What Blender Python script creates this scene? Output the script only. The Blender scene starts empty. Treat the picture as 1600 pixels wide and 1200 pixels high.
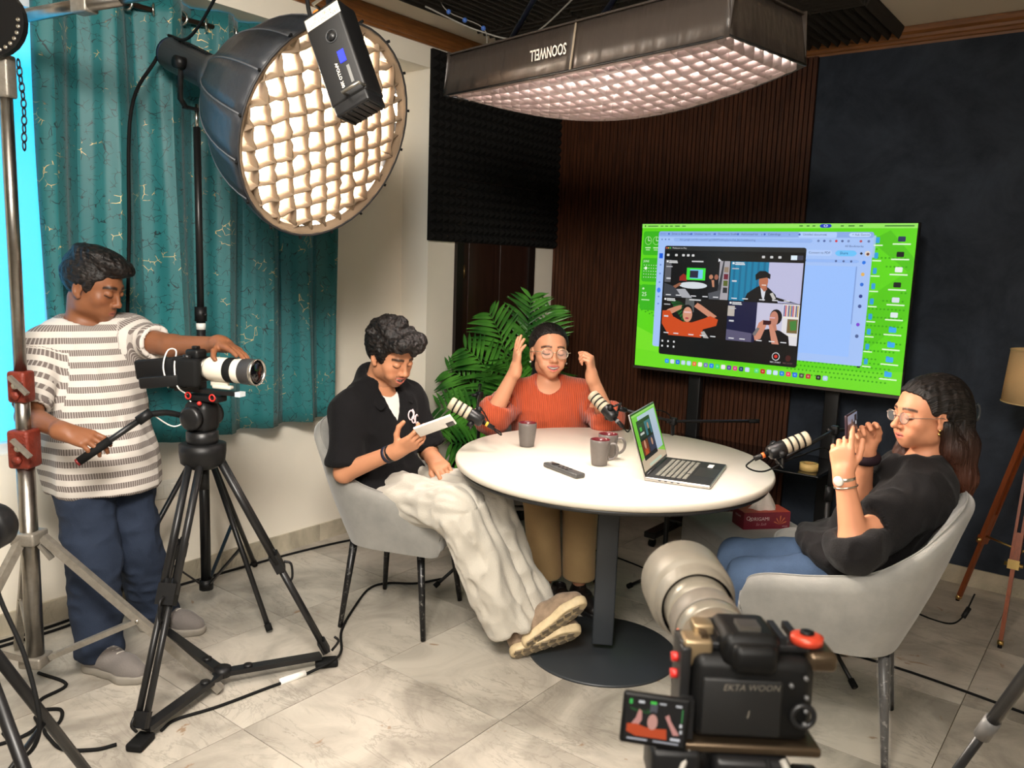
import bpy, math, random, colorsys
import numpy as np
from mathutils import Vector, Matrix, Euler
rnd = random.Random(7)
SC = bpy.context.scene
COL = SC.collection
PI = math.pi

# ---------------------------------------------------------------- camera, world, exposure
cam_d = bpy.data.cameras.new('camera')
cam = bpy.data.objects.new('camera', cam_d)
COL.objects.link(cam)
YAW, PITCH, ROLL = math.radians(37.84), math.radians(8.334), math.radians(-2.026)
_fw = Vector((-math.sin(YAW) * math.cos(PITCH), math.cos(YAW) * math.cos(PITCH), -math.sin(PITCH)))
_r = Vector((math.cos(YAW), math.sin(YAW), 0))
_d = _fw.cross(_r)
_r2 = math.cos(ROLL) * _r + math.sin(ROLL) * _d
_d2 = -math.sin(ROLL) * _r + math.cos(ROLL) * _d
cam.matrix_world = Matrix(((_r2.x, -_d2.x, -_fw.x, 0), (_r2.y, -_d2.y, -_fw.y, 0), (_r2.z, -_d2.z, -_fw.z, 1.55), (0, 0, 0, 1)))
cam_d.sensor_width = 36
cam_d.lens = 1268.73 / 1600 * 36
cam_d.clip_start = 0.05
cam_d.dof.use_dof = True
cam_d.dof.focus_distance = 3.1
cam_d.dof.aperture_fstop = 7.0
SC.camera = cam
SC.view_settings.view_transform = 'Standard'
SC.view_settings.look = 'None'
SC.view_settings.gamma = 1
SC.view_settings.exposure = 0.36
SC.view_settings.use_curve_mapping = False
SC.cycles.use_denoising = True
SC.cycles.max_bounces = 6
SC.cycles.diffuse_bounces = 3
SC.cycles.glossy_bounces = 3
SC.cycles.use_adaptive_sampling = True
SC.cycles.adaptive_threshold = 0.04
SC.cycles.sample_clamp_indirect = 6

world = bpy.data.worlds.new('world')
SC.world = world
world.use_nodes = True
_bg = world.node_tree.nodes['Background']
_bg.inputs[0].default_value = (0.03, 0.60, 1.0, 1)
_bg.inputs[1].default_value = 1.5

# unseen fill lamps added near and behind the camera to brighten the room
def area(name, loc, aim, size, power, col):
    d = bpy.data.lights.new(name, 'AREA'); d.shape = 'SQUARE'; d.size = size; d.energy = power; d.color = col
    o = bpy.data.objects.new(name, d); COL.objects.link(o)
    o.location = loc
    o.rotation_euler = (Vector(aim) - Vector(loc)).to_track_quat('-Z', 'Y').to_euler()
    return o
_rl = area('fill_lamp_rear', (0.5, -1.2, 2.74), (-1.0, 2.3, 0), 1.3, 27, (1.0, .93, .84))
_sl = area('fill_lamp_side', (-.6, .1, 2.75), (-3.3, 2.0, 0.7), .8, 100, (1.0, .93, .84))
_dl = area('fill_lamp_middle', (-1.75, .75, 2.76), (-1.7, 1.6, 0), .9, 12, (1.0, .93, .84))
_dl.data.spread = 1.75
_sl.data.spread = 2.3
_rl.data.spread = 1.35

# ---------------------------------------------------------------- helpers
def L(c):
    c = c / 255.0
    return c / 12.92 if c <= 0.04045 else ((c + 0.055) / 1.055) ** 2.4
def rgb(r, g, b):
    return (L(r), L(g), L(b), 1.0)

MATS = {}
def new_mat(name):
    m = bpy.data.materials.new(name)
    m.use_nodes = True
    nt = m.node_tree
    return m, nt, nt.nodes['Principled BSDF']
def node(nt, t, **kw):
    n = nt.nodes.new(t)
    for k, v in kw.items():
        if k == 'ins':
            for a, b in v.items():
                n.inputs[a].default_value = b
        else:
            setattr(n, k, v)
    return n
def mat(name, col, rough=0.5, metal=0.0, var=0.0, vscale=20.0, bump=0.0, bscale=200.0, spec=None, sheen=0.0, stretch=None, coat=0.0, emit=None, estr=1.0, trans=0.0, alpha=1.0, coords='Object'):
    if name in MATS:
        return MATS[name]
    m, nt, p = new_mat(name)
    p.inputs['Base Color'].default_value = col
    p.inputs['Roughness'].default_value = rough
    p.inputs['Metallic'].default_value = metal
    if spec is None and rough >= .8: spec = .2
    if spec is not None: p.inputs['Specular IOR Level'].default_value = spec
    if sheen: p.inputs['Sheen Weight'].default_value = sheen
    if coat: p.inputs['Coat Weight'].default_value = coat
    if trans: p.inputs['Transmission Weight'].default_value = trans
    if alpha < 1: p.inputs['Alpha'].default_value = alpha
    if emit:
        p.inputs['Emission Color'].default_value = emit
        p.inputs['Emission Strength'].default_value = estr
    if var or bump:
        tc = node(nt, 'ShaderNodeTexCoord')
        mp = node(nt, 'ShaderNodeMapping')
        if stretch: mp.inputs['Scale'].default_value = stretch
        nt.links.new(tc.outputs[coords], mp.inputs[0])
    if var:
        n = node(nt, 'ShaderNodeTexNoise', ins={'Scale': vscale, 'Detail': 5.0, 'Roughness': 0.6})
        nt.links.new(mp.outputs[0], n.inputs['Vector'])
        mr = node(nt, 'ShaderNodeMapRange', ins={'From Min': 0.25, 'From Max': 0.75, 'To Min': 1 - var, 'To Max': 1 + var})
        nt.links.new(n.outputs[0], mr.inputs[0])
        mx = node(nt, 'ShaderNodeMix', data_type='RGBA', blend_type='MULTIPLY')
        mx.inputs[0].default_value = 1
        mx.inputs[6].default_value = col
        nt.links.new(mr.outputs[0], mx.inputs[7])
        nt.links.new(mx.outputs[2], p.inputs['Base Color'])
    if bump:
        n = node(nt, 'ShaderNodeTexNoise', ins={'Scale': bscale, 'Detail': 3.0})
        nt.links.new(mp.outputs[0], n.inputs['Vector'])
        b = node(nt, 'ShaderNodeBump', ins={'Strength': bump, 'Distance': 0.01})
        nt.links.new(n.outputs[0], b.inputs['Height'])
        nt.links.new(b.outputs[0], p.inputs['Normal'])
    MATS[name] = m
    return m

def vcol_mat(name, rough=0.5, emission=0.0, bump=0.0, bscale=200, sheen=0.0, spec=0.5, sss=0.0):
    """material whose colour is the mesh's own 'Col' attribute"""
    if name in MATS: return MATS[name]
    m, nt, p = new_mat(name)
    a = node(nt, 'ShaderNodeAttribute', attribute_name='Col')
    if emission:
        p.inputs['Base Color'].default_value = (0.01, 0.01, 0.01, 1)
        nt.links.new(a.outputs[0], p.inputs['Emission Color'])
        p.inputs['Emission Strength'].default_value = emission
    else:
        nt.links.new(a.outputs[0], p.inputs['Base Color'])
    p.inputs['Roughness'].default_value = rough
    p.inputs['Specular IOR Level'].default_value = spec
    if sheen: p.inputs['Sheen Weight'].default_value = sheen
    if sss:
        p.inputs['Subsurface Weight'].default_value = sss
        p.inputs['Subsurface Radius'].default_value = (0.012, 0.005, 0.003)
        p.inputs['Subsurface Scale'].default_value = 0.6
    if bump:
        tc = node(nt, 'ShaderNodeTexCoord')
        n = node(nt, 'ShaderNodeTexNoise', ins={'Scale': bscale, 'Detail': 3.0})
        nt.links.new(tc.outputs['Object'], n.inputs['Vector'])
        b = node(nt, 'ShaderNodeBump', ins={'Strength': bump, 'Distance': 0.005})
        nt.links.new(n.outputs[0], b.inputs['Height'])
        nt.links.new(b.outputs[0], p.inputs['Normal'])
    MATS[name] = m
    return m

def tag(o, label=None, cat=None, group=None, kind=None):
    if label: o['label'] = label
    if cat: o['category'] = cat
    if group: o['group'] = group
    if kind: o['kind'] = kind
    return o
def thing(name, label, cat, loc=(0, 0, 0), rz=0.0, group=None):
    o = bpy.data.objects.new(name, None)
    o.empty_display_size = 0.1
    COL.objects.link(o)
    o.location = loc
    o.rotation_euler = (0, 0, rz)
    return tag(o, label, cat, group)
def copy_tree(o, parent=None):
    c = o.copy()
    COL.objects.link(c)
    c.parent = parent
    for ch in list(o.children):
        copy_tree(ch, c)
    return c

def basis(z, hint=Vector((0, 0, 1))):
    z = Vector(z).normalized()
    x = hint.cross(z)
    if x.length < 1e-4: x = Vector((1, 0, 0)).cross(z)
    x.normalize()
    y = z.cross(x)
    return x, y, z
def frame(o, x, y, z):
    return Matrix(((x[0], y[0], z[0], o[0]), (x[1], y[1], z[1], o[1]), (x[2], y[2], z[2], o[2]), (0, 0, 0, 1)))
def T(x, y, z): return Matrix.Translation((x, y, z))
def R(a, ax): return Matrix.Rotation(a, 4, ax)

class MB:
    """collects shapes and builds them as one mesh"""
    def __init__(s, M=None):
        s.v = []; s.f = []; s.mi = []; s.M = M or Matrix.Identity(4); s.cur = 0; s.sm = []; s.smooth = False; s.uv = None
    def add(s, vs, fs, M=None, smooth=None):
        n = len(s.v)
        MM = s.M @ M if M is not None else s.M
        s.v += [tuple(MM @ Vector(p)) for p in vs]
        s.f += [tuple(i + n for i in f) for f in fs]
        s.mi += [s.cur] * len(fs)
        s.sm += [s.smooth if smooth is None else smooth] * len(fs)
        return s
    def box(s, cx, cy, cz, sx, sy, sz, M=None, b=0.0):
        if b <= 0:
            x, y, z = sx / 2, sy / 2, sz / 2
            vs = [(cx + i * x, cy + j * y, cz + k * z) for k in (-1, 1) for j in (-1, 1) for i in (-1, 1)]
            fs = [(0, 2, 3, 1), (4, 5, 7, 6), (0, 1, 5, 4), (2, 6, 7, 3), (0, 4, 6, 2), (1, 3, 7, 5)]
            return s.add(vs, fs, M, False)
        return s.rbox(cx, cy, cz, sx, sy, sz, b, M)
    def rbox(s, cx, cy, cz, sx, sy, sz, b, M=None, n=3):
        """box with rounded vertical profile on all edges: stacked rounded rectangles"""
        b = min(b, sx / 2.01, sy / 2.01, sz / 2.01)
        rings = []
        for k in range(n + 1):
            a = PI / 2 * k / n
            rings.append((-sz / 2 + b - b * math.cos(a), b * (1 - math.sin(a))))
        for k in range(n + 1):
            a = PI / 2 * k / n
            rings.append((sz / 2 - b + b * math.sin(a), b * (1 - math.cos(a))))
        vs = []; m = 4 * (n + 1)
        for z, ins in rings:
            rr = b
            hx, hy = sx / 2 - ins, sy / 2 - ins
            r2 = max(rr - ins, 1e-4)
            for q, (ux, uy) in enumerate(((1, 1), (-1, 1), (-1, -1), (1, -1))):
                for k in range(n + 1):
                    a = PI / 2 * (q + k / n)
                    vs.append((cx + ux * (hx - r2) + r2 * math.cos(a), cy + uy * (hy - r2) + r2 * math.sin(a), cz + z))
        fs = []
        for j in range(len(rings) - 1):
            for i in range(m):
                fs.append((j * m + i, j * m + (i + 1) % m, (j + 1) * m + (i + 1) % m, (j + 1) * m + i))
        fs.append(tuple(reversed(range(m))))
        fs.append(tuple(range((len(rings) - 1) * m, len(rings) * m)))
        return s.add(vs, fs, M, True)
    def lathe(s, prof, n=24, M=None, close=True, smooth=True):
        """profile of (r, z) revolved about z"""
        vs = []; fs = []
        for r, z in prof:
            for i in range(n):
                a = 2 * PI * i / n
                vs.append((r * math.cos(a), r * math.sin(a), z))
        for j in range(len(prof) - 1):
            for i in range(n):
                fs.append((j * n + i, j * n + (i + 1) % n, (j + 1) * n + (i + 1) % n, (j + 1) * n + i))
        if close:
            if prof[0][0] > 1e-6: fs.append(tuple(reversed(range(n))))
            if prof[-1][0] > 1e-6: fs.append(tuple(range((len(prof) - 1) * n, len(prof) * n)))
        return s.add(vs, fs, M, smooth)
    def cyl(s, a, b, ra, rb=None, n=16, smooth=True):
        a, b = Vector(a), Vector(b)
        rb = ra if rb is None else rb
        x, y, z = basis(b - a)
        l = (b - a).length
        return s.lathe([(ra, 0), (rb, l)], n, frame(a, x, y, z), True, smooth)
    def bar(s, a, b, w, h, hint=(0, 0, 1)):
        a, b = Vector(a), Vector(b)
        x, y, z = basis(b - a, Vector(hint))
        l = (b - a).length
        return s.box(0, 0, l / 2, w, h, l, frame(a, x, y, z))
    def tube(s, pts, r, n=8, closed=False):
        pts = [Vector(p) for p in pts]
        rs = r if isinstance(r, (list, tuple)) else [r] * len(pts)
        vs = []; fs = []
        up = None
        N = len(pts)
        for i, p in enumerate(pts):
            t = (pts[(i + 1) % N] - pts[i - 1]) if closed else (pts[min(i + 1, N - 1)] - pts[max(i - 1, 0)])
            if t.length < 1e-9: t = Vector((0, 0, 1))
            t.normalize()
            if up is None:
                x, y, _ = basis(t)
            else:
                x = up - t * up.dot(t)
                if x.length < 1e-6: x, y, _ = basis(t)
                x.normalize(); y = t.cross(x)
            up = x
            for k in range(n):
                a = 2 * PI * k / n
                vs.append(tuple(p + rs[i] * (math.cos(a) * x + math.sin(a) * y)))
        for i in range(N if closed else N - 1):
            j = (i + 1) % N
            for k in range(n):
                fs.append((i * n + k, i * n + (k + 1) % n, j * n + (k + 1) % n, j * n + k))
        if not closed:
            fs.append(tuple(reversed(range(n))))
            fs.append(tuple(range((N - 1) * n, N * n)))
        return s.add(vs, fs, None, True)
    def torus(s, R_, r, M=None, n=24, k=8):
        vs = []; fs = []
        for i in range(n):
            a = 2 * PI * i / n
            for j in range(k):
                b = 2 * PI * j / k
                vs.append(((R_ + r * math.cos(b)) * math.cos(a), (R_ + r * math.cos(b)) * math.sin(a), r * math.sin(b)))
        for i in range(n):
            for j in range(k):
                fs.append((i * k + j, ((i + 1) % n) * k + j, ((i + 1) % n) * k + (j + 1) % k, i * k + (j + 1) % k))
        return s.add(vs, fs, M, True)
    def sphere(s, c, r, n=12, M=None, sc=(1, 1, 1)):
        prof = []
        vs = []; fs = []
        m = n // 2 + 1
        for j in range(m + 1):
            t = PI * j / m
            for i in range(n):
                a = 2 * PI * i / n
                vs.append((c[0] + sc[0] * r * math.sin(t) * math.cos(a), c[1] + sc[1] * r * math.sin(t) * math.sin(a), c[2] - sc[2] * r * math.cos(t)))
        for j in range(m):
            for i in range(n):
                fs.append((j * n + i, j * n + (i + 1) % n, (j + 1) * n + (i + 1) % n, (j + 1) * n + i))
        return s.add(vs, fs, M, True)
    def grid(s, pts, wrap=False, M=None, smooth=True, flip=False):
        """pts: rows of points"""
        nr, nc = len(pts), len(pts[0])
        vs = [p for row in pts for p in row]
        fs = []
        for j in range(nr - 1):
            for i in range(nc if wrap else nc - 1):
                q = (j * nc + i, j * nc + (i + 1) % nc, (j + 1) * nc + (i + 1) % nc, (j + 1) * nc + i)
                fs.append(tuple(reversed(q)) if flip else q)
        return s.add(vs, fs, M, smooth)
    def prism(s, poly, z0, z1, M=None, smooth=False):
        n = len(poly)
        vs = [(x, y, z0) for x, y in poly] + [(x, y, z1) for x, y in poly]
        fs = [tuple(reversed(range(n))), tuple(range(n, 2 * n))]
        fs += [(i, (i + 1) % n, n + (i + 1) % n, n + i) for i in range(n)]
        return s.add(vs, fs, M, smooth)
    def mesh(s, name, mats):
        me = bpy.data.meshes.new(name)
        me.from_pydata(s.v, [], s.f)
        if not isinstance(mats, (list, tuple)): mats = [mats]
        for m in mats: me.materials.append(m)
        me.polygons.foreach_set('use_smooth', s.sm)
        me.polygons.foreach_set('material_index', s.mi)
        me.update()
        return me
    def build(s, name, mats, parent=None, origin=None):
        if origin is not None:
            o3 = Vector(origin)
            s.v = [tuple(Vector(p) - o3) for p in s.v]
        o = bpy.data.objects.new(name, s.mesh(name, mats))
        COL.objects.link(o)
        if parent is not None: o.parent = parent
        elif origin is not None: o.location = origin
        return o
def link(name, me, parent=None, loc=None, rot=None):
    o = bpy.data.objects.new(name, me)
    COL.objects.link(o)
    if parent is not None: o.parent = parent
    if loc is not None: o.location = loc
    if rot is not None: o.rotation_euler = rot
    return o
def struct(name, mb, m, label=None):
    o = mb.build(name, m)
    o['kind'] = 'structure'
    if label: o['label'] = label
    return o
def bez(pts, n=12):
    """Catmull-Rom through the points"""
    pts = [Vector(p) for p in pts]
    out = []
    P = [2 * pts[0] - pts[1]] + pts + [2 * pts[-1] - pts[-2]]
    for i in range(1, len(P) - 2):
        for k in range(n):
            t = k / n
            a, b, c, d = P[i - 1], P[i], P[i + 1], P[i + 2]
            out.append(0.5 * ((2 * b) + (-a + c) * t + (2 * a - 5 * b + 4 * c - d) * t * t + (-a + 3 * b - 3 * c + d) * t ** 3))
    out.append(pts[-1])
    return out

def text_mesh(txt, size=1.0, align='CENTER', shear=0.0, bold=0.0):
    """flat lettering as (verts, faces), x to the right, y up"""
    cu = bpy.data.curves.new('lettering', 'FONT')
    cu.body = txt; cu.size = size; cu.align_x = align; cu.align_y = 'CENTER'; cu.shear = shear
    cu.resolution_u = 2; cu.offset = bold * size
    o = bpy.data.objects.new('lettering', cu)
    COL.objects.link(o)
    dg = bpy.context.evaluated_depsgraph_get()
    dg.update()
    me = o.evaluated_get(dg).to_mesh()
    vs = [tuple(v.co) for v in me.vertices]
    fs = [tuple(p.vertices) for p in me.polygons]
    o.evaluated_get(dg).to_mesh_clear()
    bpy.data.objects.remove(o)
    bpy.data.curves.remove(cu)
    return vs, fs
def lettering(name, txt, size, M, m, parent, align='CENTER', shear=0.0, origin=None, bold=0.0):
    vs, fs = text_mesh(txt, size, align, shear, bold)
    mb = MB(M).add(vs, fs)
    return mb.build(name, m, parent, origin)

class Screen:
    """flat picture of a lit display: polygons with their own colour, u right, v down, 0..1"""
    def __init__(s, w, h):
        s.w, s.h = w, h; s.v = []; s.f = []; s.c = []; s.z = 0.0
    def poly(s, pts, col, step=True):
        if step: s.z += 0.000005
        n = len(s.v)
        s.v += [((u - .5) * s.w, (.5 - v) * s.h, s.z) for u, v in pts]
        s.f.append(tuple(range(n, n + len(pts))))
        s.c.append(rgb(*col))
    def rect(s, u0, v0, u1, v1, col, r=0.0):
        if r <= 0:
            s.poly([(u0, v1), (u1, v1), (u1, v0), (u0, v0)], col)
        else:
            a = s.w / s.h; ry = r * a; p = []
            for (cx, cy, q) in ((u1 - r, v1 - ry, 0), (u1 - r, v0 + ry, 1), (u0 + r, v0 + ry, 2), (u0 + r, v1 - ry, 3)):
                for k in range(4):
                    t = PI / 2 * (q + k / 3) - PI / 2
                    p.append((cx + r * math.cos(t), cy - ry * math.sin(t)))
            s.poly(p, col)
    def ell(s, u, v, ru, rv, col, n=14, a0=0.0):
        s.poly([(u + ru * math.cos(2 * PI * k / n + a0), v - rv * math.sin(2 * PI * k / n + a0)) for k in range(n)], col)
    def text(s, u, v, txt, size, col, align='LEFT'):
        vs, fs = text_mesh(txt, size * s.h, align)
        s.z += 0.000005
        n = len(s.v)
        s.v += [((u - .5) * s.w + x, (.5 - v) * s.h + y, s.z) for x, y, _ in vs]
        s.f += [tuple(i + n for i in f) for f in fs]
        s.c += [rgb(*col)] * len(fs)
    def build(s, name, M, emission, parent, origin=None):
        vs = [M @ Vector(p) for p in s.v]
        if origin is not None: vs = [p - Vector(origin) for p in vs]
        me = bpy.data.meshes.new(name)
        me.from_pydata([tuple(p) for p in vs], [], s.f)
        ca = me.color_attributes.new('Col', 'FLOAT_COLOR', 'CORNER')
        arr = np.zeros((len(me.loops), 4), dtype=np.float32)
        i = 0
        for f, c in zip(s.f, s.c):
            arr[i:i + len(f)] = c; i += len(f)
        ca.data.foreach_set('color', arr.ravel())
        me.materials.append(vcol_mat('display_%g' % emission, rough=0.25, emission=emission))
        return link(name, me, parent)
# ---------------------------------------------------------------- the room
XW, XP, YW, ZC = -3.481, -3.27, 4.636, 2.81     # niche wall, projecting wall, far wall, ceiling
XR, YB = 1.9, -2.4                               # walls behind the camera
wall_m = mat('cream_wall_paint', rgb(240, 232, 216), 0.65, var=0.03, vscale=2.0, bump=0.05, bscale=60)
ceil_m = mat('ceiling_paint', rgb(222, 208, 188), 0.8)

def marble(name, base, vein, stain):
    m, nt, p = new_mat(name)
    geo = node(nt, 'ShaderNodeNewGeometry')
    oi = node(nt, 'ShaderNodeObjectInfo')
    mul = node(nt, 'ShaderNodeMath', operation='MULTIPLY'); mul.inputs[1].default_value = 37.0
    nt.links.new(oi.outputs['Random'], mul.inputs[0])
    add = node(nt, 'ShaderNodeVectorMath', operation='ADD')
    nt.links.new(geo.outputs['Position'], add.inputs[0]); nt.links.new(mul.outputs[0], add.inputs[1])
    n1 = node(nt, 'ShaderNodeTexNoise', ins={'Scale': 2.2, 'Detail': 8.0, 'Roughness': 0.62, 'Distortion': 1.1})
    nt.links.new(add.outputs[0], n1.inputs['Vector'])
    r1 = node(nt, 'ShaderNodeValToRGB')
    e = r1.color_ramp.elements
    e[0].position = 0.36; e[0].color = rgb(*vein)
    e[1].position = 0.62; e[1].color = rgb(*base)
    nt.links.new(n1.outputs[0], r1.inputs[0])
    # thin grey veins
    mp = node(nt, 'ShaderNodeMapping'); mp.inputs['Scale'].default_value = (1.0, 2.6, 1.0); mp.inputs['Rotation'].default_value = (0, 0, 0.6)
    nt.links.new(add.outputs[0], mp.inputs[0])
    n2 = node(nt, 'ShaderNodeTexNoise', ins={'Scale': 2.6, 'Detail': 9.0, 'Roughness': 0.66, 'Distortion': 1.6})
    nt.links.new(mp.outputs[0], n2.inputs['Vector'])
    r2 = node(nt, 'ShaderNodeValToRGB')
    e = r2.color_ramp.elements
    e[0].position = 0.475; e[0].color = (0, 0, 0, 1)
    e[1].position = 0.5; e[1].color = (1, 1, 1, 1)
    e2 = r2.color_ramp.elements.new(0.525); e2.color = (0, 0, 0, 1)
    nt.links.new(n2.outputs[0], r2.inputs[0])
    n3 = node(nt, 'ShaderNodeTexNoise', ins={'Scale': 3.0, 'Detail': 2.0})
    nt.links.new(add.outputs[0], n3.inputs['Vector'])
    mr = node(nt, 'ShaderNodeMapRange', ins={'From Min': 0.42, 'From Max': 0.62, 'To Min': 0.0, 'To Max': 0.5})
    nt.links.new(n3.outputs[0], mr.inputs[0])
    mm = node(nt, 'ShaderNodeMath', operation='MULTIPLY')
    nt.links.new(r2.outputs[0], mm.inputs[0]); nt.links.new(mr.outputs[0], mm.inputs[1])
    x1 = node(nt, 'ShaderNodeMix', data_type='RGBA')
    x1.inputs[7].default_value = rgb(112, 106, 96)
    nt.links.new(mm.outputs[0], x1.inputs[0]); nt.links.new(r1.outputs[0], x1.inputs[6])
    # brown rust stains
    n4 = node(nt, 'ShaderNodeTexNoise', ins={'Scale': 4.6, 'Detail': 6.0, 'Roughness': 0.55, 'Distortion': 2.2})
    nt.links.new(add.outputs[0], n4.inputs['Vector'])
    m4 = node(nt, 'ShaderNodeMapRange', ins={'From Min': 0.685, 'From Max': 0.72, 'To Min': 0.0, 'To Max': stain})
    nt.links.new(n4.outputs[0], m4.inputs[0])
    x2 = node(nt, 'ShaderNodeMix', data_type='RGBA')
    x2.inputs[7].default_value = rgb(140, 110, 80)
    nt.links.new(m4.outputs[0], x2.inputs[0]); nt.links.new(x1.outputs[2], x2.inputs[6])
    nt.links.new(x2.outputs[2], p.inputs['Base Color'])
    p.inputs['Roughness'].default_value = 0.34
    p.inputs['Specular IOR Level'].default_value = 0.4
    return m
marble_m = marble('marble_floor', (190, 182, 169), (146, 139, 128), 0.8)
base_m = marble('marble_skirting', (200, 190, 168), (158, 150, 132), 0.25)
grout_m = mat('dark_joint', rgb(120, 108, 90), 0.9)

fl = struct('floor', MB().box((XW + XR) / 2 - .1, (YW + YB) / 2, -0.056, XR - XW + .4, YW - YB + .2, 0.1), grout_m, 'floor of large marble tiles')
TS = 0.606
tile_me = MB().box(0, 0, -0.004, TS - 0.003, TS - 0.003, 0.008).mesh('tile', marble_m)
nx0 = int(math.floor((XW + 2.197) / TS)); nx1 = int(math.ceil((XR + 2.197) / TS))
ny0 = int(math.floor((YB - 2.05) / TS)); ny1 = int(math.ceil((YW - 2.05) / TS))
def clip_tile(x0, x1, y0, y1):
    x0, x1 = max(x0, XW + .002), min(x1, XR - .002); y0, y1 = max(y0, YB + .002), min(y1, YW - .002)
    return x0, x1, y0, y1
for i in range(nx0, nx1):
    for j in range(ny0, ny1):
        x0, x1, y0, y1 = clip_tile(-2.197 + i * TS + .0008, -2.197 + (i + 1) * TS - .0008, 2.05 + j * TS + .0008, 2.05 + (j + 1) * TS - .0008)
        if x1 - x0 < .02 or y1 - y0 < .02: continue
        if (x1 - x0) > TS - .01 and (y1 - y0) > TS - .01:
            link('tile', tile_me, fl, ((x0 + x1) / 2, (y0 + y1) / 2, 0))
        else:
            mb = MB().box(0, 0, -0.004, x1 - x0, y1 - y0, 0.008)
            link('tile', mb.mesh('tile', marble_m), fl, ((x0 + x1) / 2, (y0 + y1) / 2, 0))

struct('ceiling', MB().box((XW + XR) / 2 - .1, (YW + YB) / 2, ZC + 0.05, XR - XW + .4, YW - YB + .4, 0.1), ceil_m, 'cream painted ceiling')
# left wall: niche wall with the window opening, beam above it and projecting pier beyond
WY0, WY1, WZ0, WZ1 = 0.75, 2.72, 0.74, 2.50
YS = 3.385            # where the pier begins
BZ = 2.607            # underside of the beam
wl = MB()
tk = 0.12
xc = XW - tk / 2
wl.box(xc, (YB + WY0) / 2, ZC / 2, tk, WY0 - YB, ZC)
wl.box(xc, (WY1 + YS) / 2, ZC / 2, tk, YS - WY1, ZC)
wl.box(xc, (WY0 + WY1) / 2, WZ0 / 2, tk, WY1 - WY0, WZ0)
wl.box(xc, (WY0 + WY1) / 2, (WZ1 + ZC) / 2, tk, WY1 - WY0, ZC - WZ1)
wl.box((XP + XW) / 2, (YB + YS) / 2, (BZ + ZC) / 2, XP - XW, YS - YB, ZC - BZ)      # beam
wl.box((XP + XW - tk) / 2, (YS + YW + .1) / 2, ZC / 2, XP - XW + tk, YW + .1 - YS, ZC)   # pier
struct('wall_left', wl, wall_m, 'cream painted wall with a curtained window niche and a pier')
struct('wall_back', MB().box((XW + XR) / 2, YW + 0.06, ZC / 2, XR - XW, 0.12, ZC), wall_m, 'far wall carrying wood slats and a dark blue panel')
struct('wall_right', MB().box(XR + 0.06, (YW + YB) / 2, ZC / 2, 0.12, YW - YB, ZC), wall_m, 'plain cream wall')
struct('wall_front', MB().box((XW + XR) / 2, YB - 0.06, ZC / 2, XR - XW + .3, 0.12, ZC), wall_m, 'plain cream wall behind the photographer')

# window
win = thing('window_1', 'bright blue daylit window behind the teal curtain', 'window', (XW, WY0, WZ0))
win['kind'] = 'structure'
del win['category']
alu = mat('white_window_frame', rgb(220, 226, 228), 0.4)
fr = MB()
for (y, z, sy, sz) in ((WY0 + .02, (WZ0 + WZ1) / 2, .04, WZ1 - WZ0), (WY1 - .02, (WZ0 + WZ1) / 2, .04, WZ1 - WZ0),
                       ((WY0 + WY1) / 2, WZ0 + .02, WY1 - WY0, .04), ((WY0 + WY1) / 2, WZ1 - .02, WY1 - WY0, .04),
                       (1.47, (WZ0 + WZ1) / 2, .05, WZ1 - WZ0), (2.05, (WZ0 + WZ1) / 2, .05, WZ1 - WZ0)):
    fr.box(XW - .05, y, z, .05, sy, sz)
fr.build('window_frame', alu, win, (XW, WY0, WZ0))
m, nt, p = new_mat('frosted_window_glass')
p.inputs['Base Color'].default_value = (.85, .95, 1, 1)
p.inputs['Roughness'].default_value = 0.35
tr = node(nt, 'ShaderNodeBsdfTransparent'); tr.inputs[0].default_value = (.8, .95, 1, 1)
mx = node(nt, 'ShaderNodeMixShader'); mx.inputs[0].default_value = 0.88
nt.links.new(p.outputs[0], mx.inputs[1]); nt.links.new(tr.outputs[0], mx.inputs[2])
nt.links.new(mx.outputs[0], nt.nodes['Material Output'].inputs[0])
for (a, b) in ((WY0 + .04, 1.445), (1.495, 2.025), (2.075, WY1 - .04)):
    MB().box(XW - .05, (a + b) / 2, (WZ0 + WZ1) / 2, .006, b - a, WZ1 - WZ0 - .08).build('pane', m, win, (XW, WY0, WZ0))

# skirting, in lengths
def skirting(name, segs, label):
    root = thing(name, label, None)
    root['kind'] = 'structure'
    for (cx, cy, sx, sy) in segs:
        MB().box(0, 0, 0.047, sx, sy, 0.094, b=0).build('skirting_tile', base_m, root).location = (cx, cy, 0)
    return root
sg = []
y = 3.385
while y > YB + .1:
    l = min(TS, y - YB); sg.append((XW + .006, y - l / 2, .012, l - .002)); y -= l
skirting('baseboard_left', sg, 'marble skirting below the window wall')
sg = []
x = -0.72
while x < XR - .05:
    l = min(TS, XR - x); sg.append((x + l / 2, YW - .012, l - .002, .024)); x += l
x = -0.72
while x > XP + .05:
    l = min(TS, x - XP); sg.append((x - l / 2, YW - .012, l - .002, .024)); x -= l
skirting('baseboard_back', sg, 'pale marble skirting under the dark blue wall panel')
skirting('baseboard_pier', [(XP + .006, 3.5, .012, .21)], 'marble skirting beside the dark door')

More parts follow.
